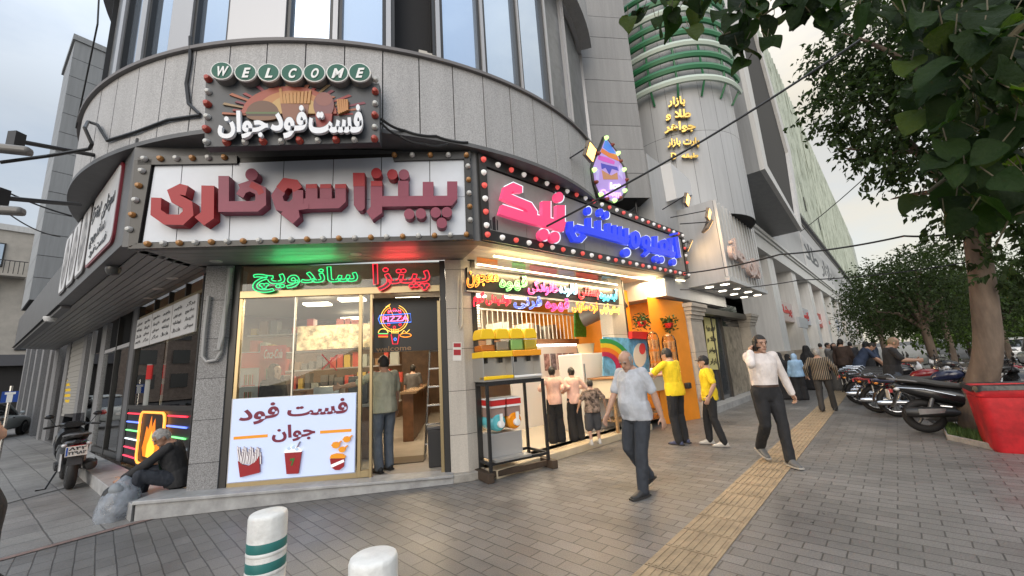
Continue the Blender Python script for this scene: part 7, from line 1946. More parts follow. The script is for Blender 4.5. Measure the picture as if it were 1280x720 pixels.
# ---- cars
def car(label, paint, loc, rz, group=None):
    t = thing('parked_car', label, 'car', loc, rz, group); _b = MB.build
    B_ = lambda b, n, m, par=None: _b(b, n, m, par or t, world=False)
    b = MB(); loft(b, [(-2.1, .62, .7, .2), (-2.05, .62, .79, .28), (-1.8, .61, .82, .32), (-1.0, .6, .84, .33), (.6, .59, .84, .32), (1.2, .58, .83, .3), (1.8, .55, .8, .25), (2.08, .5, .72, .18), (2.14, .48, .62, .13)], n=24, p=4.5); body = B_(b, 'body', paint)
    gm_ = mat('car_glass', (.02, .023, .025), .05, spec=.9)
    b = MB(); loft(b, [(-1.65, .9, .66, .04), (-1.25, 1.1, .62, .24), (-.8, 1.15, .6, .27), (.0, 1.16, .6, .28), (.45, 1.1, .62, .24), (1.15, .88, .66, .05)], n=20, p=4); B_(b, 'window', gm_)
    b = MB(); loft(b, [(-1.3, 1.36, .5, .02), (-1.1, 1.4, .555, .03), (-.4, 1.435, .575, .035), (.1, 1.425, .565, .03), (.35, 1.385, .5, .02)], n=20, p=4); B_(b, 'roof', paint)
    b = MB()
    for s in (-1, 1):
        b.tube([(s * .665, 1.08, .9), (s * .6, .4, 1.37), (s * .575, .1, 1.425)], .035, 6); b.tube([(s * .665, -1.6, .92), (s * .6, -1.2, 1.35)], .04, 6); b.tube([(s * .67, -.3, .9), (s * .6, -.3, 1.41)], .035, 6)
    B_(b, 'window_pillar', paint)
    for y in (-1.3, 1.3):
        for s in (-1, 1):
            b = MB(); b.lathe([(.0, -.09), (.24, -.1), (.31, -.07), (.31, .07), (.24, .1), (.0, .09)], (s * .76, y, .31), 22, axis='x'); w_ = B_(b, 'wheel', tyre_m)
            b = MB(); b.lathe([(.0, .0), (.08, .012), (.2, .0), (.21, -.01)], (s * .865, y, .31), 18, axis='x', M=Matrix.Scale(s, 3, (1, 0, 0))); B_(b, 'rim', chrome, w_)
    for s in (-1, 1):
        b = MB(); b.ell((s * .6, 2.02, .62), (.18, .1, .08)); B_(b, 'headlight', clear)
        b = MB(); b.ell((s * .66, -2.06, .72), (.13, .06, .12)); B_(b, 'tail_light', redl)
        b = MB(); b.ell((s * .93, .72, .96), (.09, .05, .06)); b.tube([(s * .8, .75, .9), (s * .92, .72, .95)], .02, 5); B_(b, 'mirror', paint)
        for y in (-.55, .35):
            b = MB(); b.box((s * .845, y, .78), (.02, .16, .025)); B_(b, 'door_handle', chrome)
    b = MB(); b.box((0, 2.12, .42), (1.1, .04, .1)); B_(b, 'grille', blk)
    b = MB(); b.box((0, -2.11, .6), (.5, .02, .11)); B_(b, 'licence_plate', mat('plate_white', (.62, .62, .6), .4))
    return t
cw = mat('car_white', (.68, .68, .67), .3, coat=.5); cs = mat('car_silver', (.42, .43, .44), .3, metal=.5, coat=.5); ck = mat('car_dark', (.02, .022, .025), .25, coat=.5); cg = mat('car_green', (.03, .12, .12), .3, coat=.5)
rzM = rzof(M.d); CG = 'cars along the main street'
def mp_(u, o): p = M.P(u, 0, o); return (p.x, p.y, -.12)
ca = car('white car parked behind the maroon motorcycle, nearest left of the leaning trunk', cw, mp_(2.2, 8.4), rzM, CG)
cb = car('silver car parked right of the leaning trunk at the frame edge', cs, mp_(-2.6, 8.6), rzM, CG)
cc = car('green car half hidden behind the large black scooter', cg, mp_(-.2, 7.7), rzM + .9, CG) if False else None
spots_ = [(7.2, 8.4, ca, 'second white car in the kerbside line beyond the leaning trunk'), (12.2, 8.5, cb, 'silver car in the kerbside line beyond two white cars'), (17.5, 8.4, ca, 'white car far along the kerbside line'),
          (0.5, 11.6, ca, 'white car in the middle lane seen right of the leaning trunk'), (6.0, 11.7, ca, 'white car in the middle lane behind the kerbside line'), (12, 11.6, cb, 'silver car in the middle lane farther on'), (20, 11.8, ca, 'farthest white car in the middle lane'),
          (4.0, 14.9, ca, 'white car in the far lane seen over the others'), (10.5, 14.8, cb, 'silver car in the far lane'), (18, 15, ca, 'white car in the far lane near the crowd'), (27, 8.4, ca, 'tiny white car by the crowd at the end of the kerbside line')]
for u, o, src, lab in spots_: place_copy(src, mp_(u, o), rzM, lab, CG)
pl_ = gnd(-8, 556, -.12)
car('grey green car passing at the far left edge of the side street', mat('car_greygreen', (.45, .48, .47), .3, coat=.5), (pl_.x - 1.5, pl_.y + .5, -.0), rzof(Vector((-.5, .86, 0))))
# ---- bollards
def bollard(px, py, d, lab):
    p = at_depth(px, py, d); H = p.z - .02
    t = thing('bollard', lab, 'bollard', (p.x, p.y, 0), group='white bollards on the pavement corner')
    wb = mat('bollard_white', (.66, .66, .64), .5, var=.1, vscale=14, bump=.25, bscale=35); gb = mat('bollard_green', (.03, .17, .16), .4, var=.1, vscale=9)
    r = .072
    b = MB(); b.lathe([(r * 1.05, 0), (r, .05), (r, H - .015), (r * .95, H - .004), (r * .86, H), (.0, H + .001)], (p.x, p.y, 0), 36); b.build('post', wb, t, smooth=1.2)
    for z0 in (H - .135, H - .205):
        b = MB(); b.lathe([(r * 1.0, z0), (r * 1.012, z0 + .003), (r * 1.012, z0 + .032), (r * 1.0, z0 + .035)], (p.x, p.y, 0), 36); b.build('green_band', gb, t)
        b = MB(); b.lathe([(r * 1.0, z0 - .016), (r * 1.03, z0 - .012), (r * 1.03, z0 - .005), (r * 1.0, z0 - .001)], (p.x, p.y, 0), 36); b.build('raised_ring', wb, t)
bollard(336, 633, 2.08, 'white bollard with two green bands, the one farther left and fully showing its bands')
bollard(467, 684, 1.42, 'white bollard at the bottom edge showing only its rounded top')
# ---- red bin
pb_ = gnd(1247, 566); ex_ = Vector((.79, -.61, 0)); ey_ = Vector((.61, .79, 0))
hb = at_depth(1225, 484, math.hypot(pb_.x, pb_.y)).z
t = thing('waste_bin', 'big red tapered plastic bin with a black liner in front of the tree', 'bin', pb_)
def bq(a, b, z, g): return pb_ + ex_ * (a + (-g if a < .4 else g)) + ey_ * (b + (-g if b < .3 else g)) + Vector((0, 0, z))
rb = mat('bin_red', (.42, .012, .018), .48, var=.3, vscale=5, bump=.06, bscale=8)
def bring(z, g): return [bq(0, 0, z, g), bq(.8, 0, z, g), bq(.8, .62, z, g), bq(0, .62, z, g)]
def rrect3(q, rad):
    out = []
    for i in range(4):
        a, b_, c_ = q[i - 1], q[i], q[(i + 1) % 4]
        u, v = (a - b_).normalized(), (c_ - b_).normalized()
        for k in range(5):
            th_ = k / 4 * math.pi / 2; out.append(b_ + u * rad * (1 - math.sin(th_)) + v * rad * (1 - math.cos(th_)))
    return out
b = MB(); levels = [(0.0, 0), (.04, .015), (hb - .14, .04), (hb - .12, .055), (hb - .02, .06), (hb, .055), (hb, .02), (hb - .3, .01)]
rings = [rrect3(bring(z, g), .09) for z, g in levels]; n = len(rings[0])
b.add([p for r_ in rings for p in r_], [(i * n + j, i * n + (j + 1) % n, (i + 1) * n + (j + 1) % n, (i + 1) * n + j) for i in range(len(rings) - 1) for j in range(n)] + [tuple(range(n - 1, -1, -1))])
b.build('body', rb, t)
b = MB(); q = rrect3(bring(hb + .006, .065), .09); rr4 = random.Random(3)
up_ = [p + Vector((0, 0, rr4.uniform(.0, .03))) for p in q]; dn = [bq(.4, .3, hb + .01, 0).lerp(p, 1.03) - Vector((0, 0, rr4.uniform(.03, .09))) for p in q]; inn_ = [bq(.4, .31, hb, 0).lerp(p, .55) - Vector((0, 0, .12)) for p in q]
b.add(dn + up_ + inn_, [(i * n + j, i * n + (j + 1) % n, (i + 1) * n + (j + 1) % n, (i + 1) * n + j) for i in range(2) for j in range(n)] + [tuple(range(2 * n, 3 * n))])
b.build('liner', mat('liner_black', (.015, .015, .016), .3, bump=.4, bscale=18), t)
# ---- juice machine on its stand
stp = gnd(612, 603); st1 = gnd(690, 585)
fj = Fr(V2(stp), V2(st1 - stp)); Wj = (st1 - stp).to_2d().length; DJ = -.55
t = thing('machine_stand', 'black steel stand on a dark wooden sled base outside the juice shop', 'stand', fj.P(Wj / 2, 0, DJ / 2))
iron = mat('stand_black', (.015, .015, .016), .4)
def zj(px, py): return fj.uz(px, py, 0)[1]
ztop = zj(625, 478)
b = MB()
for u in (.02, Wj - .06):
    for o in (0, DJ): b.fbox(fj, u, u + .04, .12, ztop, o - .04, o, iron)
for z in (.2, ztop - .04): 
    b.fbox(fj, .02, Wj - .02, z, z + .04, -.036, -.004, iron); b.fbox(fj, .02, Wj - .02, z, z + .04, DJ - .036, DJ - .004, iron)
    for u in (.024, Wj - .056): b.fbox(fj, u, u + .032, z, z + .038, DJ, -.04, iron)
b.build('frame', parent=t)
b = MB(); b.fbox(fj, .062, Wj - .062, ztop - .002, ztop + .02, DJ - .03, -.01); b.build('top_shelf', iron, t)
b = MB()
for u in (-.06, Wj - .04): b.fbox(fj, u, u + .1, 0, .12, DJ - .1, .08)
for o in (-.05, DJ): b.fbox(fj, .045, Wj - .045, .03, .11, o - .05, o)
b.build('sled_base', mat('dark_wood', (.05, .032, .02), .7, var=.3, vscale=5), t, bevel=.006)
# dispenser on top: steel cabinet, yellow tray and four bowls
def juice_dispenser():
    t = thing('juice_dispenser', 'four-bowl juice dispenser with yellow lids and trays on the stand', 'juice machine', fj.P(Wj / 2, ztop + .02, DJ / 2))
    z0 = ztop + .022; zc_ = zj(640, 444); zb0 = zj(640, 439); zl = zj(640, 423)
    u0, u1 = fj.uz(604, 460, .0)[0], fj.uz(677, 460, .0)[0]
    b = MB()
    for k in range(2):
        a = u0 + (u1 - u0) * k / 2; c_ = u0 + (u1 - u0) * (k + 1) / 2 - .012
        b.fbox(fj, a, c_, z0, z0 + .025, -.42, .0); b.fbox(fj, a, c_, z0 + .026, zc_ - .02, -.42, -.2)
        for e in (a, c_ - .014): b.fbox(fj, e, e + .014, z0 + .026, zc_ - .02, -.199, -.0)
    b.build('cabinet', mat('machine_steel', (.48, .47, .45), .3, metal=.7), t)
    b = MB(); b.fbox(fj, u0, (u0 + u1) / 2 - .02, z0 + .026, z0 + .075, -.14, .03); b.fbox(fj, u0 - .005, (u0 + u1) / 2 - .008, zc_ - .018, zb0 + .012, -.43, .02); b.build('tray', yel_p, t, bevel=.008)
    b = MB(); b.fbox(fj, (u0 + u1) / 2 + .0, u1 - .005, z0 + .026, z0 + .06, -.14, .02, white_m); b.fbox(fj, (u0 + u1) / 2 + .0, u1 + .005, zc_ - .018, zb0 + .012, -.43, .02, mat('tray_orange', (.8, .32, .01), .35)); b.build('tray', parent=t, bevel=.008)
    cols = [mat('juice_orange', (.75, .24, .02), .2), mat('juice_cloudy', (.45, .36, .26), .2), mat('juice_green', (.42, .72, .2), .2), mat('juice_lemon', (.72, .55, .03), .2)]
    for k in range(4):
        a = u0 + (u1 - u0) * (k + .06) / 4; c_ = u0 + (u1 - u0) * (k + .94) / 4; zf = zb0 + .014
        b = MB(); b.fbox(fj, a + .004, c_ - .004, zf + .004, zf + (zl - zf) * [.55, .8, .95, .9][k], -.33, -.066); jl = b.build('juice', cols[k], t, bevel=.02)
        b = MB(); b.fbox(fj, a, c_, zf, zl, -.335, -.06); b.build('bowl', glassmat('bowl_glass', (.95, .95, .93), ior=1.3), t)
        b = MB(); zt_ = zj(640, 413)
        lh = zj(640, 410) - zl; prof = [(a - .008, zl + .002), (c_ + .008, zl + .002), (c_ + .006, zl + lh * .45), (c_ - .012, zl + lh * .8), (c_ - .035, zl + lh), (a + .035, zl + lh), (a + .012, zl + lh * .8), (a - .006, zl + lh * .45)]
        b.prism(fj, prof, -.345, -.05); b.build('lid', yel_p, t, bevel=.01)
        b = MB(); um_ = (a + c_) / 2; b.fbox(fj, um_ - .018, um_ + .018, zc_ - .1, zc_ - .021, -.19, -.13); b.build('tap', black_m, t)
juice_dispenser()
t = thing('slush_machine', 'slush machine with red tops and turquoise and orange barrels on the stand shelf', 'slush machine', fj.P(Wj / 2, .25, DJ / 2))
u0, u1 = fj.uz(612, 520, -.1)[0], fj.uz(652, 520, -.1)[0]; z1_, z2_ = zj(640, 540), zj(640, 497)
b = MB(); b.fbox(fj, u0, u1, .245, z1_ - .01, DJ + .08, -.12); b.build('cabinet', mat('machine_grey', (.42, .41, .4), .35, metal=.4), t, bevel=.01)
b = MB(); b.fbox(fj, u0 - .02, u1 + .03, .245, .275, -.11, .06); b.build('drip_tray', mat('machine_steel', (.48, .47, .45), .3, metal=.7), t)
for k in range(2):
    uc_ = u0 + (u1 - u0) * (k + .5) / 2; r = (u1 - u0) / 4.4; zc_ = z1_ + r + .02
    Mx = Matrix(((fj.d.x, 0, fj.n.x), (fj.d.y, 0, fj.n.y), (0, 1, 0)))
    b = MB(); b.lathe([(.0, -.3), (r, -.3), (r, .02), (r * .8, .05), (.0, .06)], fj.P(uc_, zc_, -.12), 22, M=Mx); b.build('barrel', [mat('slush_blue', (.12, .45, .5), .15), mat('slush_orange', (.75, .26, .01), .15)][k], t)
    b = MB(); b.lathe([(.0, .0), (.05, .0), (.05, .05), (.02, .06), (.0, .06)], fj.P(uc_ + .01, zc_ - .02, -.06), 14, M=Mx); b.fbox(fj, uc_ - .008, uc_ + .03, zc_ - .01, zc_ + r * 1.05, -.03, .0); b.build('spigot', white_m, t)
    b = MB(); b.fbox(fj, uc_ - r * .98, uc_ + r * .98, z2_ - .1, z2_ - .02, -.42, -.07, redsh); b.fbox(fj, uc_ - r * .98, uc_ + r * .98, z2_ - .018, z2_, -.43, -.06, white_m); b.fbox(fj, uc_ - r * .98, uc_ + r * .98, z2_ - .13, z2_ - .102, -.42, -.07, white_m); b.build('top_light', parent=t)
    b = MB(); b.fbox(fj, uc_ - r * .9, uc_ + r * .9, zc_ + r * .6, z2_ - .132, -.4, -.09); b.build('hopper', mat('hopper', (.3, .2, .17), .3), t)
# ---- clear plastic bag of the seated man, and the bundle at the left edge
bp = gnd(146, 648)
t = MB(); rr5 = random.Random(8)
vs = []; nn_ = 18; kk_ = 12
for i in range(kk_ + 1):
    f_ = i / kk_; z = .5 * f_; rad = .215 * (math.sin(math.pi * min(1, f_ * .62 + .36)) ** .8) * (1 if f_ < .93 else .45)
    for j in range(nn_):
        a = 2 * math.pi * j / nn_; k_ = 1 + .16 * noise.noise(Vector((math.cos(a) * 2, math.sin(a) * 2, f_ * 4)))
        vs.append(bp + Vector((rad * k_ * math.cos(a) + .05 * f_, rad * k_ * math.sin(a), z)))
t.add(vs, [(i * nn_ + j, i * nn_ + (j + 1) % nn_, (i + 1) * nn_ + (j + 1) % nn_, (i + 1) * nn_ + j) for i in range(kk_) for j in range(nn_)] + [tuple(range(nn_ - 1, -1, -1)), tuple(range(kk_ * nn_, (kk_ + 1) * nn_))])
bagm = mat('bag_film', (.38, .42, .48), .16, var=.3, vscale=7, bump=.9, bscale=11)
bagm.node_tree.nodes['Principled BSDF'].inputs['Alpha'].default_value = .5
bag = tag(t.build('plastic_bag', bagm, smooth=1.2), 'stuffed translucent grey plastic bag at the seated man\'s feet', 'bag')
for k, c_ in enumerate([(.04, .04, .045), (.45, .44, .42), (.06, .1, .2), (.3, .28, .24), (.02, .02, .022), (.2, .22, .24)]):
    b = MB(); a_ = k * 1.05; b.ell(bp + Vector((.09 * math.cos(a_), .09 * math.sin(a_), .1 + .05 * k)), (.1, .08, .09), Euler((k, k * 2, 0)).to_matrix(), 12, 8); b.build('bag_content', mat('rubbish%d' % k, c_, .6, bump=.6, bscale=12), bag)
# ------------------------------------------------------------------ people
PEND = []
def skin(k=0): return mat('skin_%d' % k, [(.40, .235, .165), (.33, .185, .125), (.46, .29, .21)][k], .5, var=.1, vscale=18)
def cloth(name, c, stripe=None): return mat('cloth_' + name, c, .85, var=.16, vscale=7, bump=.7, bscale=15, stretch=(1, 1, .6))
hair_b = mat('hair_black', (.012, .01, .009), .55, bump=.5, bscale=90); hair_g = mat('hair_grey', (.30, .29, .28), .6, bump=.6, bscale=90, var=.3, vscale=40)
def remesh(b, name, m, par, vox, noise_amp=0.0, nscale=(9, 9, 5), smooth=4, disp=None):
    me = bpy.data.meshes.new(name); me.from_pydata([tuple(v) for v in b.v], [], b.f); me.materials.append(m)
    o = bpy.data.objects.new(name, me); col.objects.link(o); o.parent = par; XF[o.name] = XF[par.name]
    r = o.modifiers.new('r', 'REMESH'); r.mode = 'VOXEL'; r.voxel_size = vox; r.use_smooth_shade = True
    s = o.modifiers.new('s', 'SMOOTH'); s.factor = .5; s.iterations = smooth
    PEND.append((o, noise_amp, nscale)); return o
def finish_pending():
    dg = bpy.context.evaluated_depsgraph_get(); dg.update()
    for o, amp, ns in PEND:
        me = bpy.data.meshes.new_from_object(o.evaluated_get(dg)); o.modifiers.clear(); o.data = me
        if amp:
            off = Vector((len(me.vertices) % 97, 3, 1))
            n = len(me.vertices); co = np.zeros(n * 3); me.vertices.foreach_get('co', co); co = co.reshape(n, 3)
            nr = np.zeros(n * 3); me.vertex_normals.foreach_get('vector', nr); nr = nr.reshape(n, 3)
            k = np.array([(lambda q: noise.noise(q) + .6 * (.5 - abs(noise.noise(q * 2.1))))(Vector((p[0] * ns[0], p[1] * ns[1], p[2] * ns[2])) + off) for p in co])
            co += nr * (amp * k)[:, None]; me.vertices.foreach_set('co', co.ravel())
        me.polygons.foreach_set('use_smooth', [True] * len(me.polygons)); me.update()
    PEND.clear()
def ik(a, b, l1, l2, pole):
    d = b - a; Lm = min(d.length, l1 + l2 - .002); u = d.normalized(); x = (l1 * l1 - l2 * l2 + Lm * Lm) / (2 * Lm)
    h = math.sqrt(max(0, l1 * l1 - x * x)); p = pole - u * pole.dot(u); p = p.normalized() if p.length > 1e-5 else u.orthogonal()
    return a + u * x + p * h, a + u * Lm
def sec_loft(mb, secs, n=18):
    "secs: (centre, half width, half depth, frame matrix)"
    vs = []
    for c, hw, hd, Mx in secs:
        for j in range(n):
            a = 2 * math.pi * j / n; vs.append(c + Mx @ Vector((hw * math.cos(a), hd * math.sin(a), 0)))
    fs = [(i * n + j, i * n + (j + 1) % n, (i + 1) * n + (j + 1) % n, (i + 1) * n + j) for i in range(len(secs) - 1) for j in range(n)]
    fs += [tuple(range(n - 1, -1, -1)), tuple(range((len(secs) - 1) * n, len(secs) * n))]
    mb.add(vs, fs)
def limb(mb, pts, rs, k=10):
    out = []; rr_ = []
    for i in range(len(pts) - 1):
        for t in (0, .33, .66): out.append(pts[i].lerp(pts[i + 1], t)); rr_.append(rs[i] + (rs[i + 1] - rs[i]) * t)
    out.append(pts[-1]); rr_.append(rs[-1]); mb.tube(out, rr_, k)
    for p, r in zip(pts, rs): mb.ell(p, r, n=10, k=7)
def person(label, loc, face, H=1.74, shirt=None, trousers=None, shoes=None, sleeve='short', w=1.0, belly=0.0, hr=None, hl=None, fr=None, fl=None, hip=None, lean=0.0, side=0.0, head=(0, 0), hair='short', hairm=None, sk=0,
           vox=.013, group=None, beard=None, extra=None, loose=0.0, hem=.86, wide=0.0, short_legs=False, hold=0.0, kr=None, kl=None, er=None, el_=None):
    t = thing('person', label, 'person', loc, rzof(Vector(face)), group)
    s = H / 1.75; V = Vector; fine = vox < .011
    hz = hip if hip is not None else .93 * s
    P0 = V((0, 0, hz))
    Tm = Matrix.Rotation(-lean, 3, 'X') @ Matrix.Rotation(side, 3, 'Y')
    def T(x, y, z): return P0 + Tm @ (V((x, y, z)) * s)          # torso space, z above the hips
    sh = {1: T(.178 * w, -.005, .475), -1: T(-.178 * w, -.005, .475)}
    hp = {1: P0 + V((.092 * w * s, 0, 0)), -1: P0 + V((-.092 * w * s, 0, 0))}
    hand = {1: V(hr) if hr else V((.27 * w, .1, .84)) * s, -1: V(hl) if hl else V((-.27 * w, .06, .84)) * s}
    foot = {1: V(fr) if fr else V((.1, .03, .085)) * s, -1: V(fl) if fl else V((-.1, -.03, .085)) * s}
    J = {}
    for q in (1, -1):
        pole = (er if q == 1 else el_) or (q * .5, -1, -.25)
        e, wr = ik(sh[q], hand[q], .285 * s, .262 * s, V(pole)); pk = (kr if q == 1 else kl) or (q * .12, 1, .1)
        k_, an = ik(hp[q], foot[q], .43 * s, .42 * s, V(pk)); J[q] = (e, wr, k_, an)
    hy, hpch = head; HM = Tm.lerp(Matrix.Identity(3), .6) if False else (Matrix.Rotation(hy, 3, 'Z') @ Matrix.Rotation(hpch - lean * .5, 3, 'X'))
    nb = T(0, -.012, .522); HC = nb + HM @ (V((0, .035, .118)) * s)
    def Hd(x, y, z): return HC + HM @ (V((x, y, z)) * s)
    spine = [(-.06, .14, .10, 0), (.03, .165, .115, 0), (.13, .148, .105, 0), (.27, .158, .112, .004), (.38, .172, .116, .002), (.455, .165, .095, -.008), (.51, .10, .075, -.012), (.54, .058, .06, -.012)]
    def torso(mb, g, z0=-9, z1=9, bl=0.0, wd=0.0):
        out = []
        for z, hw, hd, yo in spine:
            if z0 <= z <= z1:
                bb = belly * math.exp(-((z - .14) / .13) ** 2)
                out.append((T(0, yo + bb * .6, z), (hw * w + g + wd * max(0, .3 - z)) * s, (hd + bb * .7 + g + wd * max(0, .3 - z)) * s, Tm))
        sec_loft(mb, out)
    # ---- body: one continuous skin
    b = MB(); torso(b, 0); limb(b, [T(0, -.012, .5), HC + HM @ (V((0, -.02, -.06)) * s)], [.058 * s, .056 * s])
    b.ell(Hd(0, 0, .015), (.074 * s, .094 * s, .112 * s), HM); b.ell(Hd(0, .03, -.055), (.057 * s, .062 * s, .06 * s), HM); b.ell(Hd(0, .0, .045), (.077 * s, .092 * s, .075 * s), HM)
    b.ell(Hd(0, .096, -.012), (.012 * s, .018 * s, .026 * s), HM, 8, 6); b.ell(Hd(0, .105, -.024), (.016 * s, .016 * s, .012 * s), HM, 8, 6); b.ell(Hd(0, .083, .028), (.052 * s, .014 * s, .012 * s), HM, 10, 6)
    b.ell(Hd(0, .082, -.062), (.025 * s, .014 * s, .011 * s), HM, 8, 6); b.ell(Hd(0, .075, -.1), (.026 * s, .02 * s, .018 * s), HM, 8, 6)
    for q in (1, -1):
        b.ell(Hd(q * .076, -.008, -.005), (.012 * s, .02 * s, .033 * s), HM, 8, 6)
        e, wr, k_, an = J[q]
        limb(b, [sh[q], sh[q].lerp(e, .45), e, e.lerp(wr, .35), wr], [.052 * s, .048 * s, .04 * s, .042 * s, .027 * s])
        limb(b, [hp[q], hp[q].lerp(k_, .4), k_, k_.lerp(an, .35), an], [.09 * s, .08 * s, .058 * s, .057 * s, .038 * s])
        # hand: palm, four unequal fingers, thumb
        fd = (wr - e).normalized(); ax = V((q, 0, 0)); pal = (ax - fd * ax.dot(fd)).normalized(); up_ = fd.cross(pal)
        pc0 = wr + fd * .05 * s
        hs = s * (1.0 if fine else 1.1)
        Mh = Matrix((up_, pal, fd)).transposed()
        b.ell(pc0, (.042 * hs, .017 * hs, .055 * hs), Mh, 10, 7)
        for k, (ox, ln) in enumerate(((.031, .068), (.011, .078), (-.010, .073), (-.030, .058))):
            r0 = pc0 + fd * .035 * hs + up_ * ox * hs * 1.1; c1 = r0 + (fd * (.86 - .5 * hold) - pal * (.25 + .6 * hold)) * ln * .55 * hs; c2 = c1 + (fd * (.6 - .9 * hold) - pal * (.55 + .2 * hold)) * ln * .6 * hs
            b.tube([r0, c1, c2], [.0095 * hs, .0088 * hs, .0075 * hs], 7)
        th0 = wr + fd * .02 * hs + up_ * .03 * hs; th1 = th0 + (fd * .6 + up_ * .7 - pal * .25).normalized() * .045 * hs; th2 = th1 + (fd * .9 + up_ * .1 - pal * .4).normalized() * .032 * hs
        b.tube([th0, th1, th2], [.0125 * hs, .0105 * hs, .009 * hs], 7)
        Mf = Matrix.Rotation(-min(.9, max(0, (an.z - .1 * s) * 4.0)), 3, 'X'); b.ell(an + Mf @ (V((0, .06, -.055)) * s), (.034 * s, .095 * s, .022 * s), Mf, 10, 6)
    body = remesh(b, 'body', skin(sk), t, .0085 if fine else .0125, smooth=2)
    # ---- eyes, brows, mouth
    for q in (1, -1):
        b = MB(); b.ell(Hd(q * .03, .0865, .008), (.012 * s, .006 * s, .006 * s), HM, 8, 6); b.build('eye', mat('eye_dark', (.03, .02, .015), .15), t, world=False)
        b = MB(); b.tube([Hd(q * .014, .097, .03), Hd(q * .03, .096, .035), Hd(q * .05, .084, .028)], [.004 * s, .005 * s, .003 * s], 6); b.build('eyebrow', hair_b if hairm is None else hairm, t, world=False)
    b = MB(); b.tube([Hd(-.022, .09, -.062), Hd(0, .0965, -.061), Hd(.022, .09, -.062)], [.002 * s, .0042 * s, .002 * s], 6); b.build('lips', mat('lips', (.3, .12, .1), .5), t, world=False)
    hm = hairm or hair_b
    def shell(keep, g=1.0, name='hair', m=None, n=28, k=20, amp=.009):
        b = MB(); vs = []; cs = (.083 * g, .102 * g, .118 * g)
        for i in range(k + 1):
            th_ = math.pi * i / k
            for j in range(n):
                a = 2 * math.pi * j / n; p = V((cs[0] * math.sin(th_) * math.cos(a), cs[1] * math.sin(th_) * math.sin(a) - .004, cs[2] * math.cos(th_) + .016)); vs.append(p)
        fs = []
        for i in range(k):
            for j in range(n):
                f = (i * n + j, (i + 1) * n + j, (i + 1) * n + (j + 1) % n, i * n + (j + 1) % n); c = (vs[f[0]] + vs[f[1]] + vs[f[2]] + vs[f[3]]) / 4
                if keep(c): fs.append(f)
        used = sorted({i for f in fs for i in f}); ix = {v: i for i, v in enumerate(used)}
        P_ = [Hd(*(vs[i] * (1 + amp * 4 * noise.noise(vs[i] * 46)))) for i in used]; Q_ = [Hd(*(vs[i] * .9)) for i in used]; F_ = [tuple(ix[i] for i in f) for f in fs]
        edges = {}
        for f in F_:
            for a_, c_ in zip(f, f[1:] + f[:1]): edges[(a_, c_)] = 1
        rim_ = [(a_, c_) for a_, c_ in edges if (c_, a_) not in edges]; N = len(P_)
        b.add(P_ + Q_, F_ + [(c_, a_, a_ + N, c_ + N) for a_, c_ in rim_])
        return b.build(name, m or hm, t, world=False, smooth=1.4)
    if hair == 'short': shell(lambda c: c.z > (.075 if c.y > .05 else (.02 if c.y > -.02 else -.05)))
    elif hair == 'bald': shell(lambda c: (-.05 < c.z < .07 and c.y < .03) or (c.z > .06 and c.y < -.03), .99)
    elif hair == 'bun':
        shell(lambda c: c.z > (.07 if c.y > .05 else (.0 if c.y > 0 else -.07))); b = MB(); b.ell(Hd(0, -.1, .04), .045 * s); b.build('hair_bun', hm, t, world=False)
    elif hair == 'cap':
        shell(lambda c: c.z > .035, 1.06, 'cap', cloth('cap_black', (.02, .02, .022))); b = MB()
        b.add([Hd(x * .075, .075 + .1 * (1 - x * x * .5), .05 - .02 * x * x) for x in (-1, -.5, 0, .5, 1)] + [Hd(x * .08, .06 - .03 * abs(x), .055) for x in (1, .5, 0, -.5, -1)], [tuple(range(10))]); b.build('cap_peak', cloth('cap_black', (.02, .02, .022)), t, world=False)
        shell(lambda c: -.05 < c.z < .04 and c.y < .0, .99)
    elif hair == 'hijab':
        b = MB(); b.ell(Hd(0, -.03, .01), (.1 * s, .107 * s, .14 * s), HM); b.ell(Hd(0, -.01, -.11), (.085 * s, .085 * s, .08 * s), HM); sec_loft(b, [(T(0, .0, .56), .09 * s, .085 * s, Tm), (T(0, .0, .5), .15 * s, .11 * s, Tm), (T(0, .0, .42), .2 * s, .135 * s, Tm), (T(0, 0, .34), .2 * s, .14 * s, Tm)])
        remesh(b, 'headscarf', extra or hm, t, vox, .008)
    if beard: shell(lambda c: c.z < -.035 and c.y > -.02 and c.z > -.125 and not (abs(c.x) < .026 and -.058 < c.z), 1.03, 'beard', hm)
    # ---- clothes
    if shirt is not None:
        b = MB(); g = .014 + loose
        torso(b, g, .0 if hem < .9 else .1, .515)
        if hem >= .9: sec_loft(b, [(T(0, 0, .04), .143 * w * s, .1 * s, Tm), (T(0, 0, .08), (.15 * w + g) * s, (.105 + g) * s, Tm), (T(0, 0, .14), (.15 * w + g) * s, (.106 + g) * s, Tm)])
        if hem < .9: sec_loft(b, [(P0 + V((0, 0, -.09)) * s, (.17 * w + g) * s, (.125 + g) * s, Matrix.Identity(3)), (P0 + V((0, 0, -.03)) * s, (.172 * w + g) * s, (.128 + g + belly * .2) * s, Matrix.Identity(3)), (T(0, belly * .3, .06), (.165 * w + g) * s, (.122 + g + belly * .5) * s, Tm), (T(0, belly * .5, .12), (.156 * w + g) * s, (.114 + g + belly * .6) * s, Tm)])
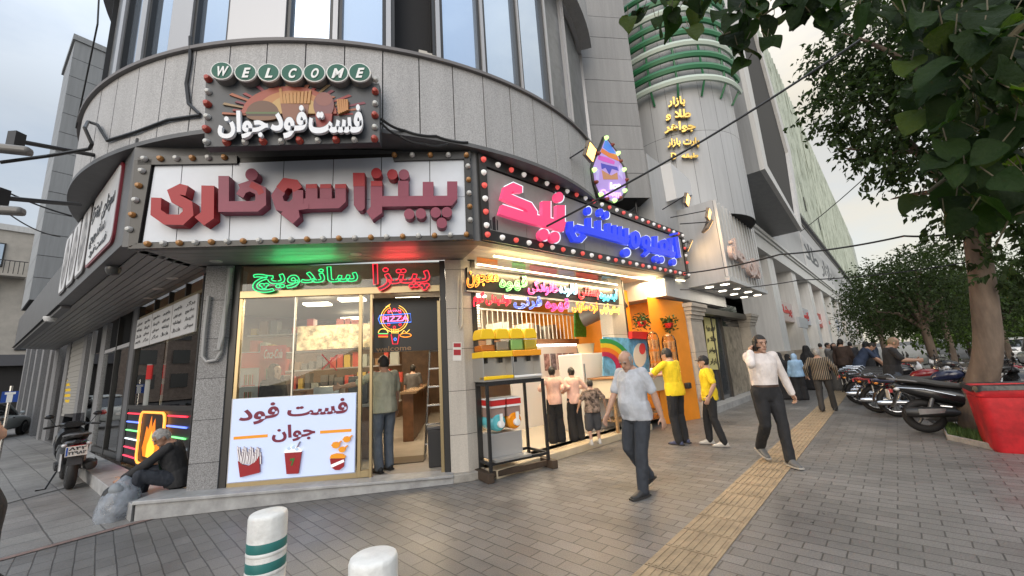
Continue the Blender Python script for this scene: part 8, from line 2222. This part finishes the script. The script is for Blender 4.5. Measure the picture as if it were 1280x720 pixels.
        for q in (1, -1):
            e, wr, k_, an = J[q]
            b.ell(sh[q] - T(q * .02, 0, 0) + T(0, 0, 0), .06 * s, n=10, k=7)
            if sleeve == 'short': limb(b, [T(q * .1, -.01, .46), sh[q], sh[q].lerp(e, .4), sh[q].lerp(e, .8)], [.062 * s, .06 * s, (.057 + loose * .3) * s, (.054 + loose * .5) * s])
            else: limb(b, [T(q * .1, -.01, .46), sh[q], sh[q].lerp(e, .5), e, e.lerp(wr, .5), e.lerp(wr, .94)], [.062 * s, .06 * s, .057 * s, (.051 + loose * .5) * s, (.048 + loose * .5) * s, (.04 + loose * .4) * s])
        o = remesh(b, 'shirt', shirt, t, vox, .009, (9, 9, 6))
        b = MB(); limb(b, [T(0, -.012, .495), T(0, -.006, .512)], [.068 * s, .062 * s], 14)
        remesh(b, 'collar', shirt, t, vox)
    if trousers is not None:
        b = MB(); out = []
        sec_loft(b, [(T(0, 0, .085 if hem >= .9 else .03), (.15 * w + (.018 if hem >= .9 else .006)) * s, (.108 + (.02 if hem >= .9 else .006) + belly * .3) * s, Tm), (T(0, 0, .02), (.168 * w + .012) * s, .128 * s, Tm), (P0 + V((0, 0, -.07)) * s, (.165 * w + .012) * s, .12 * s, Matrix.Identity(3)), (P0 + V((0, 0, -.12)) * s, .12 * s, .1 * s, Matrix.Identity(3))])
        for q in (1, -1):
            e, wr, k_, an = J[q]; lw = loose * .4 + wide
            if short_legs: limb(b, [hp[q], hp[q].lerp(k_, .5), k_.lerp(an, .15)], [.1 * s, (.095 + lw) * s, (.085 + lw) * s])
            else: limb(b, [hp[q], hp[q].lerp(k_, .5), k_, k_.lerp(an, .5), k_.lerp(an, 1.03)], [.1 * s, (.09 + lw * .5) * s, (.07 + lw) * s, (.064 + lw * 1.3) * s, (.058 + lw * 1.6) * s])
        remesh(b, 'trousers', trousers, t, vox, .008, (9, 9, 6))
        if hem >= .9:
            b = MB(); sec_loft(b, [(T(0, 0, .06), (.15 * w + .024) * s, (.108 + .026 + belly * .3) * s, Tm), (T(0, 0, .09), (.15 * w + .022) * s, (.108 + .024 + belly * .3) * s, Tm)]); b.build('belt', mat('leather_brown', (.05, .025, .015), .45), t, world=False)
    if shoes is not None:
        for q in (1, -1):
            e, wr, k_, an = J[q]; b = MB(); pit = min(.9, max(0, (an.z - .1 * s) * 4.0)); Mf = Matrix.Rotation(-pit, 3, 'X')
            def fp(x, y, z): return an + Mf @ (V((x, y, z)) * s)
            sec_loft(b, [(fp(0, -.075, -.055), .03 * s, .028 * s, Mf @ Matrix.Rotation(math.pi / 2, 3, 'X')), (fp(0, -.03, -.03), .044 * s, .06 * s, Mf @ Matrix.Rotation(math.pi / 2, 3, 'X')), (fp(0, .045, -.04), .047 * s, .05 * s, Mf @ Matrix.Rotation(math.pi / 2, 3, 'X')), (fp(0, .13, -.06), .048 * s, .026 * s, Mf @ Matrix.Rotation(math.pi / 2, 3, 'X')), (fp(0, .19, -.064), .03 * s, .018 * s, Mf @ Matrix.Rotation(math.pi / 2, 3, 'X'))])
            limb(b, [fp(0, -.02, -.02), fp(0, -.015, .02)], [.045 * s, .043 * s])
            so_ = remesh(b, 'shoe', shoes, t, min(vox, .01))
            b = MB(); pts = [(-.034, -.09), (.034, -.09), (.046, 0), (.052, .12), (.03, .205), (-.03, .205), (-.052, .12), (-.046, 0)]
            b.add([fp(x, y, -.0845) for x, y in pts] + [fp(x, y, -.066) for x, y in pts], [tuple(range(7, -1, -1)), tuple(range(8, 16))] + [(i, (i + 1) % 8, 8 + (i + 1) % 8, 8 + i) for i in range(8)])
            b.build('sole', mat('sole_pale', (.35, .33, .3), .7) if shoes.name.endswith('trainer') else mat('sole_dark', (.03, .028, .026), .7), so_, world=False)
    return t, dict(T=T, Hd=Hd, J=J, HM=HM, s=s)
def chador(label, loc, face, H, m, group=None, head_m=None):
    t = thing('person', label, 'person', loc, rzof(Vector(face)), group); s = H / 1.65; V = Vector; I3 = Matrix.Identity(3)
    b = MB(); b.ell(V((0, .03, 1.52)) * s, (.07 * s, .085 * s, .105 * s)); limb(b, [V((0, .01, 1.3)) * s, V((0, .02, 1.45)) * s], [.06 * s, .055 * s]); b.ell(V((0, .12, 1.51)) * s, (.012 * s, .016 * s, .022 * s)); sec_loft(b, [(V((0, 0, z)) * s, a * s, c * s, I3) for z, a, c in ((.1, .12, .1), (.8, .15, .11), (1.1, .15, .1), (1.3, .15, .09), (1.36, .06, .06))])
    remesh(b, 'body', skin(2), t, .0125)
    b = MB(); sec_loft(b, [(V((0, y, z)) * s, a * s, c * s, I3) for z, a, c, y in ((.03, .27, .24, 0), (.3, .25, .21, 0), (.7, .235, .185, 0), (1.0, .235, .17, 0), (1.2, .235, .16, 0), (1.3, .2, .145, 0), (1.38, .13, .115, .0), (1.45, .105, .105, .0), (1.55, .1, .11, .005), (1.62, .08, .085, .01), (1.655, .04, .045, .01))])
    remesh(b, 'chador', m, t, .014, .03, (10, 10, 1.2))
    for q in (-1, 1):
        b = MB(); b.ell(V((q * .07, .2, .03)) * s, (.04 * s, .09 * s, .03 * s)); b.build('shoe', black_m, t, world=False)
    return t
black_c = cloth('black', (.014, .014, .016)); jean = cloth('jeans', (.055, .07, .095)); dkjean = cloth('dark_jeans', (.03, .035, .045)); shoe_b = mat('shoe_black', (.02, .02, .021), .5); trainer = mat('shoe_trainer', (.1, .1, .1), .6); shoe_w = mat('shoe_white_trainer', (.5, .48, .45), .6)
greytee = cloth('grey_tee', (.42, .44, .48)); whites = cloth('white_shirt', (.66, .6, .57)); yel = cloth('yellow_tee', (.72, .52, .015)); peach = cloth('peach', (.72, .46, .38)); brn = mat('cloth_brown_print', (.05, .03, .022), .85, var=.5, vscale=16, c2=(.3, .22, .17), detail=2)
def G2(x, y, z=0.0): p = gnd(x, y, z); return (p.x, p.y, z)
def Hpx(x, ytop, loc): return at_depth(x, ytop, math.hypot(loc[0], loc[1])).z - loc[2]
# 1 the grey-haired man walking past
l = G2(808, 617); l1 = l
person('balding grey haired man in a pale grey t-shirt walking past the juice shop', l, (-.86, -.5, 0), Hpx(790, 430, l), greytee, dkjean, shoe_b, belly=.06, w=1.06, hair='bald', hairm=hair_g, sk=0, vox=.0095, head=(.25, -.42), lean=.05,
       hr=(.27, .24, .86), hl=(-.29, -.10, .84), fr=(.09, -.16, .17), fl=(-.07, .12, .085), loose=.012, er=(.4, -1, 0), el_=(-.4, -1, .2))
# 2 man with a phone
l = G2(974, 580)
tt, d = person('bearded man in a white shirt and black trousers walking with a phone at his ear', l, (-.02, -1, 0), Hpx(943, 414, l), whites, black_c, trainer, sleeve='long', hair='short', beard=True, sk=0, vox=.0095, head=(.02, -.08), hem=.95, side=-.03,
       hr=(.16, .07, 1.53), er=(.9, .9, -1.6), hl=(-.36, .02, .86), fr=(.07, -.26, .19), fl=(-.06, .16, .085), hold=.55, loose=.006)
b = MB(); wr = d['J'][1][1]; b.box(d['Hd'](.098, .03, -.02), (.012, .075, .15), rot=d['HM']); b.build('phone', black_m, tt, world=False)
b = MB(); wl_ = d['J'][-1]; b.tube([wl_[0].lerp(wl_[1], .97), wl_[0].lerp(wl_[1], 1.0)], .036, 10); b.build('watch', mat('watch_red', (.3, .04, .03), .4), tt, world=False)
# 3, 4 the yellow t-shirts
l = G2(853, 555)
person('man in a yellow t-shirt and black trousers reaching over the ice cream counter', l, (-.55, .83, 0), Hpx(846, 430, l), yel, black_c, mat('sandal_blue', (.06, .07, .14), .6), sk=0, vox=.011, hr=(.1, .42, 1.2), hl=(-.25, .46, 1.22), lean=.06, fr=(.11, .0, .085), fl=(-.12, -.02, .085), loose=.015, er=(.8, -.3, -.6), el_=(-.8, -.3, -.6), head=(.1, -.1))
l = G2(897, 557)
person('young man in a yellow t-shirt with a dark cap looking into the shop', l, (-.93, .37, 0), Hpx(882, 441, l), yel, black_c, shoe_w, hair='cap', vox=.011, w=.9, sk=0, loose=.012, hr=(.2, .1, .82), hl=(-.23, .03, .82), fr=(.12, .1, .085), fl=(-.1, -.1, .085))
# 5, 6, 7 the children looking in
Gk = 'children looking into the juice shop'
l = G2(697, 553, .121); person('girl in a peach top and wide black trousers nearest the juice machine', l, (-.15, 1, 0), Hpx(693, 455, l), peach, black_c, shoe_b, sleeve='long', hair='bun', vox=.011, w=.88, loose=.012, wide=.03, group=Gk, hl=(-.22, .12, .95), hr=(.24, .1, .9))
l = G2(722, 550, .121); person('girl in a peach top with a white hair band, standing beside the boy', l, (-.3, .95, 0), Hpx(716, 456, l), peach, black_c, shoe_b, sleeve='long', hair='bun', vox=.011, w=.86, loose=.01, wide=.03, group=Gk, hr=(.2, .2, .95), hl=(-.22, .1, .95))
l = G2(745, 556, .121); person('boy in a brown printed shirt and short trousers seen from behind', l, (-.1, 1, 0), Hpx(738, 472, l), brn, cloth('grey_shorts', (.05, .05, .055)), shoe_w, vox=.011, loose=.035, short_legs=True, wide=.02, group=Gk, sk=0, hr=(.25, .03, .62), hl=(-.25, .03, .62), fr=(.08, .03, .063), fl=(-.08, -.02, .063))
# 8, 9, 10 inside the food shop
l = (F.P(FL_ - .94, 0, -.45).x, F.P(FL_ - .94, 0, -.45).y, .121)
person('man in a pale tee and jeans, his back to us, in the shop doorway', l, (-.75, .66, 0), 1.78, cloth('sage_tee', (.36, .36, .27)), cloth('blue_jeans', (.10, .12, .15)), shoe_b, vox=.011, w=1.05, loose=.015, hl=(-.5, .42, 1.28), hr=(.28, .1, .86), el_=(-.5, -.2, -1))
l = G2(517, 533, .12); person('man in a dark grey shirt walking away deep inside the food shop', l, (.1, 1, 0), 1.7, cloth('slate_shirt', (.10, .10, .105)), black_c, shoe_b, vox=.013, loose=.015)
pw_ = at_depth(340, 520, 7.5); person('woman in black with a dark headscarf behind the lit poster box', (pw_.x, pw_.y, .12), (.85, -.3, 0), Hpx(340, 452, (pw_.x, pw_.y, .12)), black_c, black_c, shoe_b, sleeve='long', hair='hijab', extra=black_c, vox=.012, sk=2, loose=.02, w=.9)
# 11 seated old man
so_l = Lf.P(.02, 0, .14); f_o = Vector((-.82, -.57, 0))
tt, d = person('grey haired old man in dark clothes sitting hunched on the shop step', (so_l.x, so_l.y, 0), f_o, 1.70, cloth('black_jacket', (.018, .018, .02)), cloth('navy_trousers', (.022, .026, .036)), mat('shoe_brown', (.05, .035, .025), .6), sleeve='long', hair='short', hairm=hair_g, beard=False, sk=1, vox=.0095, hip=.33, lean=.28, head=(.25, -.45),
       fr=(.14, .42, .085), fl=(-.12, .50, .085), hr=(.1, .58, .42), hl=(-.1, .62, .40), loose=.022, kr=(.35, .4, 1), kl=(-.3, .4, 1), hold=.4, er=(.8, -.3, -.5), el_=(-.8, -.3, -.5))
b = MB(); T_ = d['T']; 
for k in range(-2, 3): b.tube([T_(k * .022, .135, .44), T_(k * .03, .15, .25), T_(k * .032, .15, .1)], .012, 6, m=cloth('green_tee', (.02, .16, .03)) if k % 2 else cloth('dark_green', (.008, .03, .012)))
b.build('striped_front', None, tt, world=False)
# 12.. the crowd along the mall
Gc = 'people along the mall pavement'
l = G2(1036, 514); person('grey haired man in a black and tan striped shirt walking away along the tactile strip', l, tuple(M.d), Hpx(1026, 433, l), mat('cloth_stripes', (.05, .042, .035), .85), cloth('charcoal', (.035, .033, .032)), shoe_b, sleeve='long', hair='short', hairm=hair_g, vox=.0125, group=Gc, w=1.08, loose=.02, fr=(.11, .16, .085), fl=(-.1, -.16, .1), hr=(.3, .05, .85), hl=(-.28, .02, .85))
ms = MATS['cloth_stripes'].node_tree; wv = ms.nodes.new('ShaderNodeTexWave'); wv.inputs['Scale'].default_value = 9; wv.bands_direction = 'X'; tcs = ms.nodes.new('ShaderNodeTexCoord'); rs_ = ms.nodes.new('ShaderNodeValToRGB')
rs_.color_ramp.elements[0].position = .62; rs_.color_ramp.elements[0].color = (.02, .018, .018, 1); rs_.color_ramp.elements[1].position = .72; rs_.color_ramp.elements[1].color = (.25, .2, .14, 1)
ms.links.new(tcs.outputs['Object'], wv.inputs['Vector']); ms.links.new(wv.outputs['Fac'], rs_.inputs['Fac']); ms.links.new(rs_.outputs['Color'], ms.nodes['Principled BSDF'].inputs['Base Color'])
l = G2(1003, 500); person('woman in a light blue headscarf and blouse standing by the mall column', l, (.5, .86, 0), Hpx(1000, 440, l), cloth('sky_blue', (.24, .38, .55)), black_c, shoe_b, sleeve='long', hair='hijab', extra=cloth('sky_scarf', (.28, .42, .6)), vox=.013, group=Gc, loose=.03, wide=.04, w=.95)
l = G2(984, 499); chador('woman in a black chador left of the light blue headscarf', l, (.3, .95, 0), Hpx(984, 440, l), black_c, Gc)
l = G2(993, 492); chador('woman in a black chador just behind the light blue headscarf', l, (.2, -.95, 0), Hpx(1006, 441, l) * .99, black_c, Gc)
l = G2(1054, 488); person('woman in a long grey checked coat walking towards us', l, (-.5, -.86, 0), 1.66, cloth('grey_coat', (.12, .115, .11)), cloth('grey_coat', (.12, .115, .11)), shoe_b, sleeve='long', hair='hijab', extra=black_c, vox=.014, group=Gc, loose=.05, wide=.06)
l = G2(1064, 490); person('dark haired man in a brown jacket right of the checked coat', l, (.8, .5, 0), 1.8, cloth('dark_brown', (.04, .025, .02)), black_c, shoe_b, sleeve='long', vox=.014, group=Gc, loose=.02)
l = G2(1082, 492); person('man in a dark blue t-shirt bending beside the motorcycles', l, (.75, -.5, 0), 1.76, cloth('navy_tee', (.025, .04, .08)), black_c, shoe_b, vox=.013, group=Gc, lean=.6, head=(0, -.5), hr=(.2, .6, .85), hl=(-.2, .6, .85), loose=.02)
for k, (x, y, h, lab, c, ch) in enumerate(((1018, 487, 1.6, 'woman in a black chador farther off beyond the striped shirt', black_c, True), (1044, 480, 1.72, 'far man in a grey shirt walking away in the crowd', cloth('far_grey', (.16, .16, .165)), False), (1073, 478, 1.7, 'far man in a dark shirt beside the motorcycle row', cloth('far_dark', (.03, .03, .035)), False), (1092, 474, 1.62, 'far woman in a black chador near the motorcycle row', black_c, True), (1034, 474, 1.74, 'far man in a cream shirt under the arcade', cloth('far_cream', (.4, .37, .32)), False), (1101, 470, 1.7, 'farthest man in blue near the white cars', cloth('far_blue', (.06, .09, .16)), False), (1058, 470, 1.65, 'farthest woman in a black chador in the middle of the crowd', black_c, True))):
    l = G2(x, y)
    if ch: chador(lab, l, (.6, .7 * (-1) ** k, 0), h, c, Gc)
    else: person(lab, l, (.65, .75 * (-1) ** k, 0), h, c, black_c, shoe_b, sleeve='long' if k % 2 else 'short', vox=.017, group=Gc, fr=(.1, .18, .085), fl=(-.1, -.16, .09))
# rider on the red motorcycle
rl = p1_ - fd2 * .26
person('bald man in a black t-shirt and jeans sitting astride the dark red motorcycle', (rl.x, rl.y, 0), tuple(fd2), 1.76, cloth('black_tee', (.02, .02, .022)), jean, shoe_b, hair='bald', hairm=mat('hair_sandy', (.22, .16, .1), .6), sk=0, vox=.011, hip=.9, lean=.12, head=(.2, -.35), hr=(.16, .42, 1.12), hl=(-.14, .44, 1.12), fr=(.3, .12, .085), fl=(-.3, .1, .12), kr=(.5, 1, .2), kl=(-.5, 1, .2), loose=.018, w=1.08, hold=.4, er=(.7, -.5, -.7), el_=(-.7, -.5, -.7))
# passer-by cut off by the frame
pl2_ = at_depth(-92, 640, 2.2)
person('person in a black jacket and pale trousers cut off by the left frame edge', (pl2_.x, pl2_.y, 0), (.6, .8, 0), 1.62, black_c, cloth('pale_trousers', (.5, .5, .5)), shoe_b, sleeve='long', vox=.0125, loose=.03, hr=(.26, .2, .95), er=(1, -.6, 0))
finish_pending()
